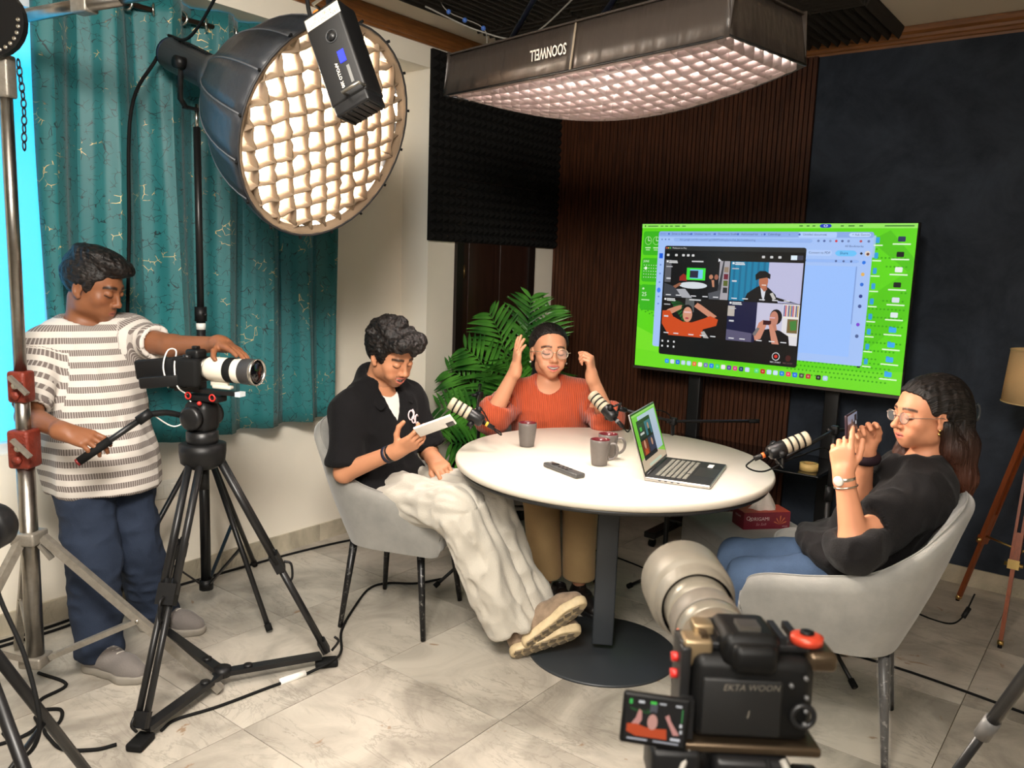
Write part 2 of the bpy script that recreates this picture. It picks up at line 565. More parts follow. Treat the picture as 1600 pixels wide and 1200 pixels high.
# cornice
wood_c = mat('brown_cornice_wood', rgb(122, 76, 36), 0.42, var=0.35, vscale=9, stretch=(1, 1, 12), coat=0.2)
def cornice(name, a, b, inward, label):
    a, b = Vector(a), Vector(b)
    d = (b - a).normalized(); n = Vector(inward); u = Vector((0, 0, 1))
    prof = [(0, 0), (.012, 0), (.014, .012), (.022, .016), (.022, .03), (.03, .036), (.032, .05), (.045, .062), (.05, .078), (.05, .088), (0, .088)]
    mb = MB()
    rows = [[tuple(e + n * p + u * (q - .09)) for p, q in prof] for e in (a, b)]
    mb.grid(rows, smooth=False)
    o = mb.build(name, wood_c)
    o['kind'] = 'structure'; o['label'] = label
cornice('trim_1', (XP, YB, ZC), (XP, YW, ZC), (1, 0, 0), 'brown wooden cornice along the window wall')
cornice('trim_2', (XR, YW, ZC), (XP, YW, ZC), (0, -1, 0), 'brown wooden cornice along the far wall')

# slatted wood panel
slat_m, nt, p = new_mat('walnut_slat')
oi = node(nt, 'ShaderNodeObjectInfo'); tc = node(nt, 'ShaderNodeTexCoord')
mp = node(nt, 'ShaderNodeMapping'); mp.inputs['Scale'].default_value = (14, 14, 0.8)
ad = node(nt, 'ShaderNodeVectorMath', operation='ADD')
ml = node(nt, 'ShaderNodeMath', operation='MULTIPLY'); ml.inputs[1].default_value = 50
nt.links.new(oi.outputs['Random'], ml.inputs[0]); nt.links.new(tc.outputs['Object'], ad.inputs[0]); nt.links.new(ml.outputs[0], ad.inputs[1])
nt.links.new(ad.outputs[0], mp.inputs[0])
nz = node(nt, 'ShaderNodeTexNoise', ins={'Scale': 6.0, 'Detail': 5.0})
nt.links.new(mp.outputs[0], nz.inputs['Vector'])
rp = node(nt, 'ShaderNodeValToRGB')
rp.color_ramp.elements[0].position = .3; rp.color_ramp.elements[0].color = rgb(50, 29, 19)
rp.color_ramp.elements[1].position = .7; rp.color_ramp.elements[1].color = rgb(86, 50, 31)
nt.links.new(nz.outputs[0], rp.inputs[0]); nt.links.new(rp.outputs[0], p.inputs['Base Color'])
p.inputs['Roughness'].default_value = 0.5
p.inputs['Specular IOR Level'].default_value = .25
SX0, SX1 = XP + .002, -1.565
sp = thing('wood_slat_panel', 'dark walnut vertical slat panel covering the far wall corner', 'wall panel', (SX0, YW, 0))
MB().box((SX1 - SX0) / 2, -0.005, (2.722 + .1) / 2, SX1 - SX0, .009, 2.722 - .1).build('backing', mat('black_felt', rgb(14, 12, 11), 0.95), sp)
NS = 62
pit = (SX1 - SX0) / NS
sl_me = MB().box(0, -0.019, (2.722 + .1) / 2, pit * 0.76, .019, 2.622).mesh('slat', slat_m)
for k in range(NS):
    link('slat', sl_me, sp, ((k + .5) * pit, 0, 0))
# dark blue panel
blue_m, nt, p = new_mat('mottled_dark_blue_plaster')
tc = node(nt, 'ShaderNodeTexCoord')
nz = node(nt, 'ShaderNodeTexNoise', ins={'Scale': 3.2, 'Detail': 9.0, 'Roughness': 0.68, 'Distortion': 0.4})
nt.links.new(tc.outputs['Object'], nz.inputs['Vector'])
rp = node(nt, 'ShaderNodeValToRGB')
rp.color_ramp.elements[0].position = .3; rp.color_ramp.elements[0].color = rgb(27, 32, 41)
rp.color_ramp.elements[1].position = .72; rp.color_ramp.elements[1].color = rgb(56, 64, 76)
nt.links.new(nz.outputs[0], rp.inputs[0]); nt.links.new(rp.outputs[0], p.inputs['Base Color'])
p.inputs['Roughness'].default_value = 0.7
p.inputs['Specular IOR Level'].default_value = .2
bp = MB().box((XR + SX1) / 2, YW - .006, (2.72 + .094) / 2, XR - SX1 - .004, .012, 2.72 - .094).build('plaster_panel', blue_m)
tag(bp, 'mottled dark navy blue plaster panel behind the television', 'wall panel')

# dark door in the pier, partly under the foam
dm = mat('dark_stained_door', rgb(44, 22, 14), 0.4, var=0.35, vscale=5, stretch=(1, 6, 0.6))
dr = thing('door_1', 'dark brown stained wooden door beside the palm', None, (XP, 3.63, 0))
dr['kind'] = 'structure'
D0, D1, DZ = 3.611, 4.379, 2.05
for (y, z, sy, sz) in ((D0 + .03, DZ / 2, .06, DZ), (D1 - .03, DZ / 2, .06, DZ), ((D0 + D1) / 2, DZ - .03, D1 - D0 - .12, .06)):
    MB().box(XP + .012, y, z, .024, sy, sz).build('door_frame', mat('near_black_door_frame', rgb(24, 14, 10), 0.4), dr, (XP, 3.63, 0))
MB().box(XP + .006, (D0 + D1) / 2, (DZ - .06) / 2, .012, D1 - D0 - .12, DZ - .06).build('door_leaf', dm, dr, (XP, 3.63, 0))
for y0 in (D0 + .1, D0 + .4):
    for z0, h in ((.2, .75), (1.05, .75)):
        MB().box(XP + .015, y0 + .13, z0 + h / 2, .008, .24, h, b=.003).build('door_panel', dm, dr, (XP, 3.63, 0))
for z in (1.0, 1.5, .4):
    MB().cyl((XP + .026, D0 + .062, z - .04), (XP + .026, D0 + .062, z + .04), .006).build('hinge', mat('dull_brass', rgb(120, 96, 60), 0.35, 0.9), dr, (XP, 3.63, 0))

# switch plate low on the wall
sw = thing('switch_plate', 'white double switch plate low on the wall behind the tripod', 'switch', (XW + .001, 1.90, 0.47))
MB().box(.004, 0, 0, .008, .15, .085, b=.003).build('plate', mat('switch_plastic', rgb(226, 222, 210), .35), sw)
for dy in (-.035, 0, .035):
    MB().box(.0095, dy, 0, .004, .03, .045, b=.0015).build('rocker', mat('switch_plastic', rgb(226, 222, 210), .35), sw)

# acoustic foam on the pier: pyramid sheets
foam_m = mat('charcoal_acoustic_foam', rgb(19, 18, 17), 0.95, bump=0.3, bscale=300)
def pyramid_sheet(ny, nz_, c, h):
    mb = MB()
    for i in range(ny):
        for j in range(nz_):
            y0, z0 = i * c, j * c
            e = .002
            mb.add([(e, y0, z0), (e, y0 + c, z0), (e, y0 + c, z0 + c), (e, y0, z0 + c), (h, y0 + c / 2, z0 + c / 2)],
                   [(0, 1, 4), (1, 2, 4), (2, 3, 4), (3, 0, 4)])
    mb.box(-.008, ny * c / 2, nz_ * c / 2, .02, ny * c, nz_ * c)
    return mb
fm = pyramid_sheet(12, 10, .0517, .03).mesh('pyramid_sheet', foam_m)
k = 0
for iz, zn in enumerate(('lower', 'upper')):
    for iy, yn in enumerate(('nearer the curtain', 'nearer the wood slats')):
        o = link('acoustic_foam_sheet', fm, None, (XP + .019, 3.375 + iy * .626, 1.672 + iz * .519))
        tag(o, 'black pyramid foam sheet above the door, %s row, %s' % (zn, yn), 'foam panel', 'pyramid foam above the door')
# wedge foam on the ceiling
def wedge_sheet(nw, ln, p, h):
    mb = MB()
    nseg = 1
    pts = []
    for i in range(nw):
        pts += [(i * p, 0), (i * p + p / 2, -h)]
    pts.append((nw * p, 0))
    rows = [[(x, y, z - .012) for x, z in pts] for y in (0, ln)]
    mb.grid(rows, smooth=False)
    for y in (0, ln):
        mb.add([(x, y, z - .012) for x, z in pts] + [(0, y, 0), (nw * p, y, 0)], [tuple(range(len(pts) + 1, len(pts), -1)) + tuple(range(0, len(pts))) if y else tuple(range(len(pts) - 1, -1, -1)) + (len(pts), len(pts) + 1)])
    mb.box(nw * p / 2, ln / 2, -.006, nw * p, ln, .012)
    return mb
wm = wedge_sheet(12, .6, .05, .045).mesh('wedge_sheet', mat('charcoal_wedge_foam', rgb(52, 48, 44), .95, bump=.3, bscale=300))
names = []
for i in range(3):
    for j in range(5):
        x, y = -2.95 + i * .605 - .02 * (j % 2), 1.58 + j * .605
        if i == 0 and j in (4,): continue
        alt = (i + j) % 2
        o = link('wedge_foam_sheet', wm, None, (x, y, ZC) if not alt else (x + .6, y, ZC), (0, 0, 0) if not alt else (0, 0, PI / 2))
        tag(o, 'charcoal wedge foam sheet on the ceiling, %s row, %s from the far wall' % (('window side', 'middle', 'television side')[i], ('fifth', 'fourth', 'third', 'second', 'first')[j]), 'foam panel', 'wedge foam on the ceiling')
# ---------------------------------------------------------------- curtain
cm, nt, p = new_mat('teal_curtain_cloth')
uvn = node(nt, 'ShaderNodeUVMap')
dn = node(nt, 'ShaderNodeTexNoise', ins={'Scale': 9.0, 'Detail': 2.0})
nt.links.new(uvn.outputs[0], dn.inputs['Vector'])
dm_ = node(nt, 'ShaderNodeMix', data_type='RGBA'); dm_.inputs[0].default_value = 0.06
nt.links.new(uvn.outputs[0], dm_.inputs[6]); nt.links.new(dn.outputs['Color'], dm_.inputs[7])
vo = node(nt, 'ShaderNodeTexVoronoi', feature='DISTANCE_TO_EDGE', ins={'Scale': 30.0})
nt.links.new(dm_.outputs[2], vo.inputs['Vector'])
ln = node(nt, 'ShaderNodeMapRange', ins={'From Min': 0.012, 'From Max': 0.03, 'To Min': 1.0, 'To Max': 0.0})
nt.links.new(vo.outputs[0], ln.inputs[0])
mk = node(nt, 'ShaderNodeTexNoise', ins={'Scale': 26.0, 'Detail': 1.0})
nt.links.new(uvn.outputs[0], mk.inputs['Vector'])
mkr = node(nt, 'ShaderNodeMapRange', ins={'From Min': 0.46, 'From Max': 0.52})
nt.links.new(mk.outputs[0], mkr.inputs[0])
li = node(nt, 'ShaderNodeMath', operation='MULTIPLY')
nt.links.new(ln.outputs[0], li.inputs[0]); nt.links.new(mkr.outputs[0], li.inputs[1])
gd = node(nt, 'ShaderNodeTexNoise', ins={'Scale': 7.0, 'Detail': 1.5})
nt.links.new(uvn.outputs[0], gd.inputs['Vector'])
gdr = node(nt, 'ShaderNodeMapRange', ins={'From Min': 0.585, 'From Max': 0.61})
nt.links.new(gd.outputs[0], gdr.inputs[0])
linecol = node(nt, 'ShaderNodeMix', data_type='RGBA')
linecol.inputs[6].default_value = rgb(12, 46, 52); linecol.inputs[7].default_value = rgb(236, 206, 140)
nt.links.new(gdr.outputs[0], linecol.inputs[0])
big = node(nt, 'ShaderNodeTexNoise', ins={'Scale': 3.0, 'Detail': 3.0})
nt.links.new(uvn.outputs[0], big.inputs['Vector'])
bc = node(nt, 'ShaderNodeMix', data_type='RGBA')
bc.inputs[6].default_value = rgb(26, 104, 110); bc.inputs[7].default_value = rgb(48, 140, 142)
nt.links.new(big.outputs[0], bc.inputs[0])
fc = node(nt, 'ShaderNodeMix', data_type='RGBA')
nt.links.new(li.outputs[0], fc.inputs[0]); nt.links.new(bc.outputs[2], fc.inputs[6]); nt.links.new(linecol.outputs[2], fc.inputs[7])
nt.links.new(fc.outputs[2], p.inputs['Base Color'])
gm = node(nt, 'ShaderNodeMath', operation='MULTIPLY')
nt.links.new(li.outputs[0], gm.inputs[0]); nt.links.new(gdr.outputs[0], gm.inputs[1])
gm2 = node(nt, 'ShaderNodeMath', operation='MULTIPLY'); gm2.inputs[1].default_value = .5
nt.links.new(gm.outputs[0], gm2.inputs[0]); nt.links.new(gm2.outputs[0], p.inputs['Metallic'])
p.inputs['Roughness'].default_value = 0.48
p.inputs['Sheen Weight'].default_value = 0.25
tl = node(nt, 'ShaderNodeBsdfTranslucent')
nt.links.new(fc.outputs[2], tl.inputs[0])
mxs = node(nt, 'ShaderNodeMixShader'); mxs.inputs[0].default_value = .3
nt.links.new(p.outputs[0], mxs.inputs[1]); nt.links.new(tl.outputs[0], mxs.inputs[2])
nt.links.new(mxs.outputs[0], nt.nodes['Material Output'].inputs[0])
XCU = -3.372
C0, C1, CZ0, CZ1 = 1.375, 2.795, 0.715, 2.60
cur = thing('curtain', 'teal eyelet curtain with gold crackle print over the window', 'curtain', (XCU, C0, CZ0))
NF = 12
WL_ = (C1 - C0) / NF * 2
cols = 220
path = []
for i in range(cols + 1):
    t = i / cols
    y = C0 + (C1 - C0) * t
    ph = 2 * PI * (y - C0) / WL_ + 0.35 * math.sin(t * 9)
    s_ = math.sin(ph)
    sq = math.copysign(abs(s_) ** 0.55, s_)
    path.append((XCU + 0.05 * sq, y + 0.018 * math.sin(2 * ph)))
arc = [0]
for i in range(1, len(path)):
    arc.append(arc[-1] + math.hypot(path[i][0] - path[i - 1][0], path[i][1] - path[i - 1][1]))
rows = []
NZ = 26
for j in range(NZ + 1):
    z = CZ0 + (CZ1 - CZ0) * j / NZ
    row = []
    for i, (x, y) in enumerate(path):
        am = 1.0 + 0.12 * math.sin(3.1 * z + i * .13) - 0.12 * (j / NZ)
        row.append((XCU + (x - XCU) * am, y + 0.012 * math.sin(2.3 * z + i * .07), z))
    rows.append(row)
mb = MB().grid(rows)
cl = mb.build('cloth', cm, cur, (XCU, C0, CZ0))
uv = cl.data.uv_layers.new(name='UVMap')
arr = np.zeros((len(cl.data.loops), 2), np.float32)
vi = np.zeros(len(cl.data.loops), np.int32); cl.data.loops.foreach_get('vertex_index', vi)
arr[:, 0] = np.array(arc)[vi % (cols + 1)]
arr[:, 1] = (vi // (cols + 1)) * (CZ1 - CZ0) / NZ
uv.data.foreach_set('uv', arr.ravel())
sdm = cl.modifiers.new('thickness', 'SOLIDIFY'); sdm.thickness = 0.002
hem = MB()
hem.grid([[(x + .0025, y, z) for (x, y, _) in rows[0]] for z in (CZ0 + .001, CZ0 + .045)])
chrome = mat('brushed_steel', rgb(200, 196, 188), 0.22, 1.0)
RZ = 2.535
for k in range(NF + 1):
    y = C0 + (C1 - C0) * k / NF
    if y > C1 - .02 or y < C0 + .02: continue
    tt = -1 if k % 2 else 1
    MB(frame((XCU, y, RZ), *basis((0.75 * tt, 1, 0)))).torus(.026, .006).build('eyelet', chrome, cur, (XCU, C0, CZ0))
rod = thing('curtain_rod', 'dark bronze curtain rod with round steel finial above the window', 'curtain rod', (XCU, 0.6, RZ))
MB().cyl((0, 0, 0), (0, 2.4, 0), .011).build('rod', mat('bronze_rod', rgb(70, 54, 44), 0.3, 0.8), rod)
MB().sphere((0, 2.42, 0), .022).build('finial', chrome, rod)
for y in (.25, 2.3):
    MB().bar((0, y, -.015), (-.11, y, -.015), .012, .02).build('bracket', chrome, rod)

# ---------------------------------------------------------------- round parabolic softbox on its stand
black_m = mat('black_metal', rgb(26, 26, 27), 0.38, 0.2)
blackp = mat('black_plastic', rgb(18, 18, 19), 0.45, spec=.3)
rubber = mat('black_rubber', rgb(16, 16, 16), 0.8)
SBX = (-3.14, 1.89)
st = thing('light_stand', 'tall black light stand holding the round softbox by the curtain', 'light stand', (SBX[0], SBX[1], 0))
MB().cyl((0, 0, .09), (0, 0, .75), .022).build('lower_tube', black_m, st)
MB().cyl((0, 0, .7), (0, 0, 1.32), .0185).build('middle_tube', black_m, st)
MB().cyl((0, 0, 1.3), (0, 0, 2.06), .0145).build('upper_tube', black_m, st)
MB().cyl((0, 0, 2.04), (0, 0, 2.15), .008).build('spigot', chrome, st)
MB().cyl((0, 0, 1.27), (0, 0, 1.33), .025).build('collar', blackp, st)
MB().cyl((0, 0, 1.235), (0, 0, 1.262), .0195).build('size_sticker', mat('white_sticker', rgb(220, 220, 215), .5), st)
MB().cyl((.02, 0, 1.3), (.055, -.01, 1.3), .006).build('knob', blackp, st)
MB().cyl((0, 0, .66), (0, 0, .78), .03).build('leg_collar', blackp, st)
MB().cyl((0, 0, .085), (0, 0, .13), .03).build('brace_collar', blackp, st)
for fx, fy in ((.42, .03), (-.25, .42), (-.1, -.42)):
    ft = Vector((fx, fy, .012)); top = Vector((fx * .06, fy * .06, .72))
    MB().cyl(top, ft, .011).build('leg', black_m, st)
    MB().cyl(ft + (ft - top).normalized() * -.03, ft, .014).build('rubber_foot', rubber, st)
    mid = top.lerp(ft, .55)
    MB().bar((fx * .05, fy * .05, .11), mid, .014, .008).build('brace', black_m, st)
# lamp head and softbox
ax = Vector((.9203, .0941, -.3798)).normalized()
RIM = Vector((-2.335, 1.913, 1.981))
bx_, by_, bz_ = basis(ax)
FB = frame(RIM, bx_, by_, bz_)
sb = thing('round_softbox', 'large round parabolic softbox with bright grid on tall stand', 'softbox', (SBX[0], SBX[1], 2.12))
O_ = (SBX[0], SBX[1], 2.12)
fabric_b, nt, p = new_mat('black_softbox_nylon')
p.inputs['Base Color'].default_value = rgb(44, 47, 52)
p.inputs['Roughness'].default_value = 0.42
tc = node(nt, 'ShaderNodeTexCoord')
nz = node(nt, 'ShaderNodeTexNoise', ins={'Scale': 7.0, 'Detail': 4.0})
nt.links.new(tc.outputs['Object'], nz.inputs['Vector'])
bu = node(nt, 'ShaderNodeBump', ins={'Strength': .35, 'Distance': .03})
nt.links.new(nz.outputs[0], bu.inputs['Height']); nt.links.new(bu.outputs[0], p.inputs['Normal'])
SR, SD = .378, .60
def prad(t):     # t 0 back .. 1 rim
    return .085 + (SR - .085) * math.sin(min(1, t) * PI / 2) ** 0.9
NR = 16
for k in range(NR):
    a0, a1 = 2 * PI * k / NR, 2 * PI * (k + 1) / NR
    rows = []
    for i in range(11):
        t = i / 10
        r = prad(t); z = -SD + SD * t
        row = []
        for j in range(5):
            u = j / 4
            q = (1 - u) * Vector((math.cos(a0), math.sin(a0), 0)) + u * Vector((math.cos(a1), math.sin(a1), 0))
            sag = 1 - .006 * math.sin(PI * u) * math.sin(PI * t)
            row.append((r * q.x * sag, r * q.y * sag, z))
        rows.append(row)
    o = MB(FB).grid(rows, flip=True).build('fabric_gore', fabric_b, sb, O_)
    sd_ = o.modifiers.new('cloth', 'SOLIDIFY'); sd_.thickness = .003
    MB(FB).tube([((prad(i / 10) + .002) * math.cos(a0), (prad(i / 10) + .002) * math.sin(a0), -SD + SD * i / 10) for i in range(11)], .0035, 6).build('rib_seam', mat('grey_piping', rgb(86, 88, 92), .5), sb, O_)
    MB(FB).cyl((SR * math.cos(a0), SR * math.sin(a0), -.01), ((SR + .012) * math.cos(a0), (SR + .012) * math.sin(a0), .004), .005, n=8).build('rib_tip', rubber, sb, O_)
rimring = MB(FB)
rimring.torus(SR, .004, T(0, 0, 0), n=48)
rimring.build('rim_binding', mat('binding_tape', rgb(40, 40, 42), .6), sb, O_)
# silver inside and glowing diffuser
mb = MB(FB); mb.lathe([(prad(i / 10) - .006, -SD + SD * i / 10) for i in range(11)], 32, None, False)
mb.build('silver_lining', mat('silver_lining', rgb(200, 198, 192), .35, .6), sb, O_)
emis, nt, p = new_mat('glowing_diffuser')
p.inputs['Base Color'].default_value = (.9, .9, .9, 1)
p.inputs['Emission Color'].default_value = (1.0, .91, .79, 1)
p.inputs['Emission Strength'].default_value = 170.0
mb = MB(FB); mb.lathe([(.0001, -.125), (SR * .5, -.12), (SR - .045, -.105)], 40, None, False)
mb.build('diffuser', emis, sb, O_)
grid_m, nt, p = new_mat('beige_grid_fabric')
p.inputs['Base Color'].default_value = rgb(136, 116, 94)
p.inputs['Roughness'].default_value = .8
tl = node(nt, 'ShaderNodeBsdfTranslucent'); tl.inputs[0].default_value = rgb(110, 92, 74)
mx = node(nt, 'ShaderNodeMixShader'); mx.inputs[0].default_value = .10
nt.links.new(p.outputs[0], mx.inputs[1]); nt.links.new(tl.outputs[0], mx.inputs[2])
nt.links.new(mx.outputs[0], nt.nodes['Material Output'].inputs[0])
NG = 11
MB(FB).lathe([(SR * .925, -.02), (SR * .95, -.004), (SR - .002, .001)], 64, None, False).build('grid_border', grid_m, sb, O_)
GW = 2 * SR / NG
gr = random.Random(3)
for dirn in (0, 1):
    for k in range(1, NG):
        off = -SR + GW * k
        half = math.sqrt(max((SR * .945) ** 2 - off * off, 0))
        if half < .05: continue
        n = max(4, int(2 * half / (GW / 3)))
        lo_, hi_ = [], []
        for i in range(n + 1):
            s_ = -half + 2 * half * i / n
            bul = -.02 * ((s_ / SR) ** 2 + (off / SR) ** 2)
            w1 = gr.uniform(-.003, .003); w2 = gr.uniform(-.006, .006)
            a_ = (s_, off + w1, -.085 + bul); b_ = (s_, off + w2, .012 + bul + gr.uniform(-.004, .006))
            if dirn: a_ = (a_[1], a_[0], a_[2]); b_ = (b_[1], b_[0], b_[2])
            lo_.append(a_); hi_.append(b_)
        mid = [tuple((np.array(a_) + np.array(b_)) / 2 + np.array([gr.uniform(-.005, .005), gr.uniform(-.005, .005), 0])) for a_, b_ in zip(lo_, hi_)]
        o = MB(FB @ R(.42, 'Z')).grid([lo_, mid, hi_]).build('grid_strip', grid_m, sb, O_)
        sd_ = o.modifiers.new('cloth', 'SOLIDIFY'); sd_.thickness = .005; sd_.offset = 0
# lamp body
grey_h = mat('charcoal_lamp_housing', rgb(80, 84, 88), .4, .3)
mb = MB(FB); mb.lathe([(.06, -SD - .34), (.066, -SD - .335), (.066, -SD - .06), (.085, -SD - .05), (.085, -SD + .01)], 28)
lh = mb.build('lamp_head', grey_h, sb, O_)
mb = MB(FB)
for i in range(14):
    mb.box(.0, .064, -SD - .28 + i * .013, .05, .008, .005)
mb.build('cooling_fins', black_m, sb, O_)
mb = MB(FB); mb.lathe([(.062, -SD - .355), (.062, -SD - .34)], 24); mb.build('rear_cap', mat('navy_cap', rgb(28, 40, 60), .4), sb, O_)
hp = FB @ Vector((0, 0, -SD - .17))
up = Vector((SBX[0], SBX[1], 2.13))
yk = MB()
sidev = bx_ if bx_.y < 0 else -bx_
for s_ in (1, -1):
    a_ = hp + sidev * .075 * s_
    b_ = up + sidev * .075 * s_ + Vector((0, 0, .02))
    yk.tube([a_ + Vector((0, 0, .01)), a_.lerp(b_, .6), b_ + Vector((0, 0, .01)), up + sidev * .05 * s_], .011, 8)
yk.bar(up - sidev * .06, up + sidev * .06, .02, .012)
yk.build('yoke', black_m, sb, O_)
for s_ in (1, -1):
    MB().cyl(hp + sidev * .06 * s_, hp + sidev * .1 * s_, .024).build('tilt_knob', blackp, sb, O_)

# ---------------------------------------------------------------- strip softbox under the ceiling
A_ = Vector((-2.274, 2.425, 2.2)); B_ = Vector((-1.004, 2.218, 2.2)); C_ = Vector((-.916, 2.638, 2.2))
D_ = A_ + C_ - B_
ux = (B_ - A_).normalized(); uy = Vector((0, 0, 1)).cross(ux)
LX, LY, LZ = (B_ - A_).length, (C_ - B_).length, .155
FR = frame(A_, ux, uy, Vector((0, 0, 1)))
rs = thing('strip_softbox', 'long black rectangular softbox with white grid hung over the table', 'softbox', tuple(A_))
OR = tuple(A_)
strip_f, nt, p = new_mat('black_softbox_canvas')
p.inputs['Base Color'].default_value = rgb(56, 49, 44)
p.inputs['Roughness'].default_value = 0.4
tc = node(nt, 'ShaderNodeTexCoord')
mp = node(nt, 'ShaderNodeMapping'); mp.inputs['Scale'].default_value = (5, 5, 1.5)
nt.links.new(tc.outputs['Object'], mp.inputs[0])
nz = node(nt, 'ShaderNodeTexNoise', ins={'Scale': 3.0, 'Detail': 3.0})
nt.links.new(mp.outputs[0], nz.inputs['Vector'])
bu = node(nt, 'ShaderNodeBump', ins={'Strength': .25, 'Distance': .03})
nt.links.new(nz.outputs[0], bu.inputs['Height']); nt.links.new(bu.outputs[0], p.inputs['Normal'])
def sag(x, y):
    u, v = x / LX, y / LY
    return -.09 * math.sin(PI * min(max(u, 0), 1)) ** .9 * (.04 + .96 * math.sin(min(max(v, 0) / .85, 1) * PI / 2))
def edge_panel(p0, p1, nrm, name):
    p0, p1 = Vector(p0), Vector(p1)
    n = 24
    rows = []
    for zz in (0, .35, .7, 1):
        row = []
        for i in range(n + 1):
            q = p0.lerp(p1, i / n)
            w = .0015 * math.sin(i * 1.9 + zz * 3)
            lq = q; zb = (sag(lq.x, lq.y) - .004) * (1 - zz)
            tp = .0015 * math.sin(i * 2.2) * zz
            row.append(tuple(q + Vector(nrm) * (w + .02 * zz * -1) + Vector((0, 0, zb + (LZ + tp) * zz))))
        rows.append(row)
    o = MB(FR).grid(rows).build(name, strip_f, rs, OR)
    sd_ = o.modifiers.new('cloth', 'SOLIDIFY'); sd_.thickness = .005; sd_.offset = 0
edge_panel((0, 0, 0), (LX * .531, 0, 0), (0, -1, 0), 'side_panel')
edge_panel((LX * .533, 0, -.001), (LX, 0, 0), (0, -1, 0), 'side_panel')
edge_panel((LX, 0, 0), (LX, LY, 0), (1, 0, 0), 'end_panel')
edge_panel((LX, LY, 0), (0, LY, 0), (0, 1, 0), 'side_panel')
edge_panel((0, LY, 0), (0, 0, 0), (-1, 0, 0), 'end_panel')
MB(FR).box(LX / 2, LY / 2, LZ - .006, LX - .012, LY - .012, .006).build('back_panel', strip_f, rs, OR)
emis2, nt, p = new_mat('glowing_strip_diffuser')
p.inputs['Base Color'].default_value = (.9, .9, .9, 1)
p.inputs['Emission Color'].default_value = (1.0, .90, .82, 1)
p.inputs['Emission Strength'].default_value = 38.0
rows = [[(.02 + (LX - .04) * i / 20, .02 + (LY - .04) * j / 8, .066 + sag(LX * i / 20, LY * j / 8)) for i in range(21)] for j in range(9)]
MB(FR).grid(rows).build('diffuser', emis2, rs, OR)
grid2, nt, p = new_mat('white_grid_fabric')
p.inputs['Base Color'].default_value = rgb(190, 176, 174)
p.inputs['Roughness'].default_value = .8
tl = node(nt, 'ShaderNodeBsdfTranslucent'); tl.inputs[0].default_value = rgb(190, 176, 174)
mx = node(nt, 'ShaderNodeMixShader'); mx.inputs[0].default_value = .2
nt.links.new(p.outputs[0], mx.inputs[1]); nt.links.new(tl.outputs[0], mx.inputs[2])
nt.links.new(mx.outputs[0], nt.nodes['Material Output'].inputs[0])
def strip(pts, dz0, dz1, ax_):
    lo_, hi_ = [], []
    for (x, y) in pts:
        s_ = sag(x, y)
        w1, w2 = gr.uniform(-.004, .004), gr.uniform(-.005, .005)
        d1 = (w1, 0) if ax_ else (0, w1); d2 = (w2, 0) if ax_ else (0, w2)
        lo_.append((x + d1[0], y + d1[1], s_ + dz0)); hi_.append((x + d2[0], y + d2[1], s_ + dz1 + gr.uniform(-.003, .003)))
    o = MB(FR).grid([lo_, hi_]).build('grid_strip', grid2, rs, OR)
    sd_ = o.modifiers.new('cloth', 'SOLIDIFY'); sd_.thickness = .004; sd_.offset = 0
for k in range(1, 24):
    strip([(LX * k / 24, .014 + (LY - .028) * i / 24) for i in range(25)], -.006, .05, 1)
for k in range(0, 9):
    strip([(.022 + (LX - .044) * i / 72, min(max(LY * k / 8, .016), LY - .016)) for i in range(73)], -.006, .05, 0)
# lettering on the near side, hung upside down
white_ink = mat('white_print', rgb(240, 232, 218), .5)
ML = FR @ T(LX * .452, -.0095, LZ * .43) @ R(PI / 2, 'X') @ R(PI, 'Z') @ Matrix.Diagonal((.62, 1, 1, 1))
lettering('lettering', 'SOONWELL', .052, ML, white_ink, rs, origin=OR, bold=.011)
MB(FR).tube([(LX * .532, -.004, -.006), (LX * .532, .016, LZ)], .004, 6).build('seam_piping', mat('seam_tape', rgb(150, 135, 115), .6), rs, OR)
MB(FR).tube([(0, 0, -.002)] + [(LX * i / 20, -.003, sag(LX * i / 20, 0) - .004) for i in range(1, 20)] + [(LX, 0, 0), (LX, LY, 0)] + [(LX * (1 - i / 20), LY, sag(LX * (1 - i / 20), LY)) for i in range(1, 20)] + [(0, LY, 0)], .004, 6, closed=True).build('hem_binding', blackp, rs, OR)
# hanging bars to the ceiling
for fx, tx in ((.06, -.02), (.42, .03), (.9, .0)):
    a_ = FR @ Vector((LX * fx, LY * .5, LZ))
    b_ = Vector((a_.x + .55 + tx, a_.y - .2, 2.75)) if fx < .8 else Vector((a_.x, a_.y, 2.75))
    MB().cyl(a_, b_, .011).build('hanging_bar', mat('black_navy_bar', rgb(20, 22, 34), .4), rs, OR)

# ---------------------------------------------------------------- lamp control box hanging in front of the round softbox
r_, d_, f_ = _r2, _d2, _fw
cb_c = Vector((-1.797, 1.519, 2.086))
up_ = (-d_ * math.cos(math.radians(19)) - r_ * math.sin(math.radians(19)) + f_ * .12).normalized()
fr_ = -f_.copy(); fr_ = (fr_ - up_ * fr_.dot(up_)).normalized()
rt_ = up_.cross(fr_) * -1
rt_ = fr_.cross(up_) * -1
FC = frame(cb_c, rt_, up_, rt_.cross(up_)) @ R(math.radians(-22), 'Y')
cb = thing('ballast_box', 'black lamp control box with blue display hanging before round softbox', 'control box', tuple(cb_c))
OC = tuple(cb_c)
MB(FC).rbox(0, 0, 0, .118, .27, .09, .008).build('housing', mat('black_anodised', rgb(12, 12, 13), .45), cb, OC)
MB(FC).rbox(0, -.145, 0, .11, .035, .085, .006).build('fan_end', black_m, cb, OC)
mb = MB(FC)
for i in range(6):
    mb.box(-.045 + i * .018, -.163, 0, .006, .006, .07)
mb.build('fan_grille', blackp, cb, OC)
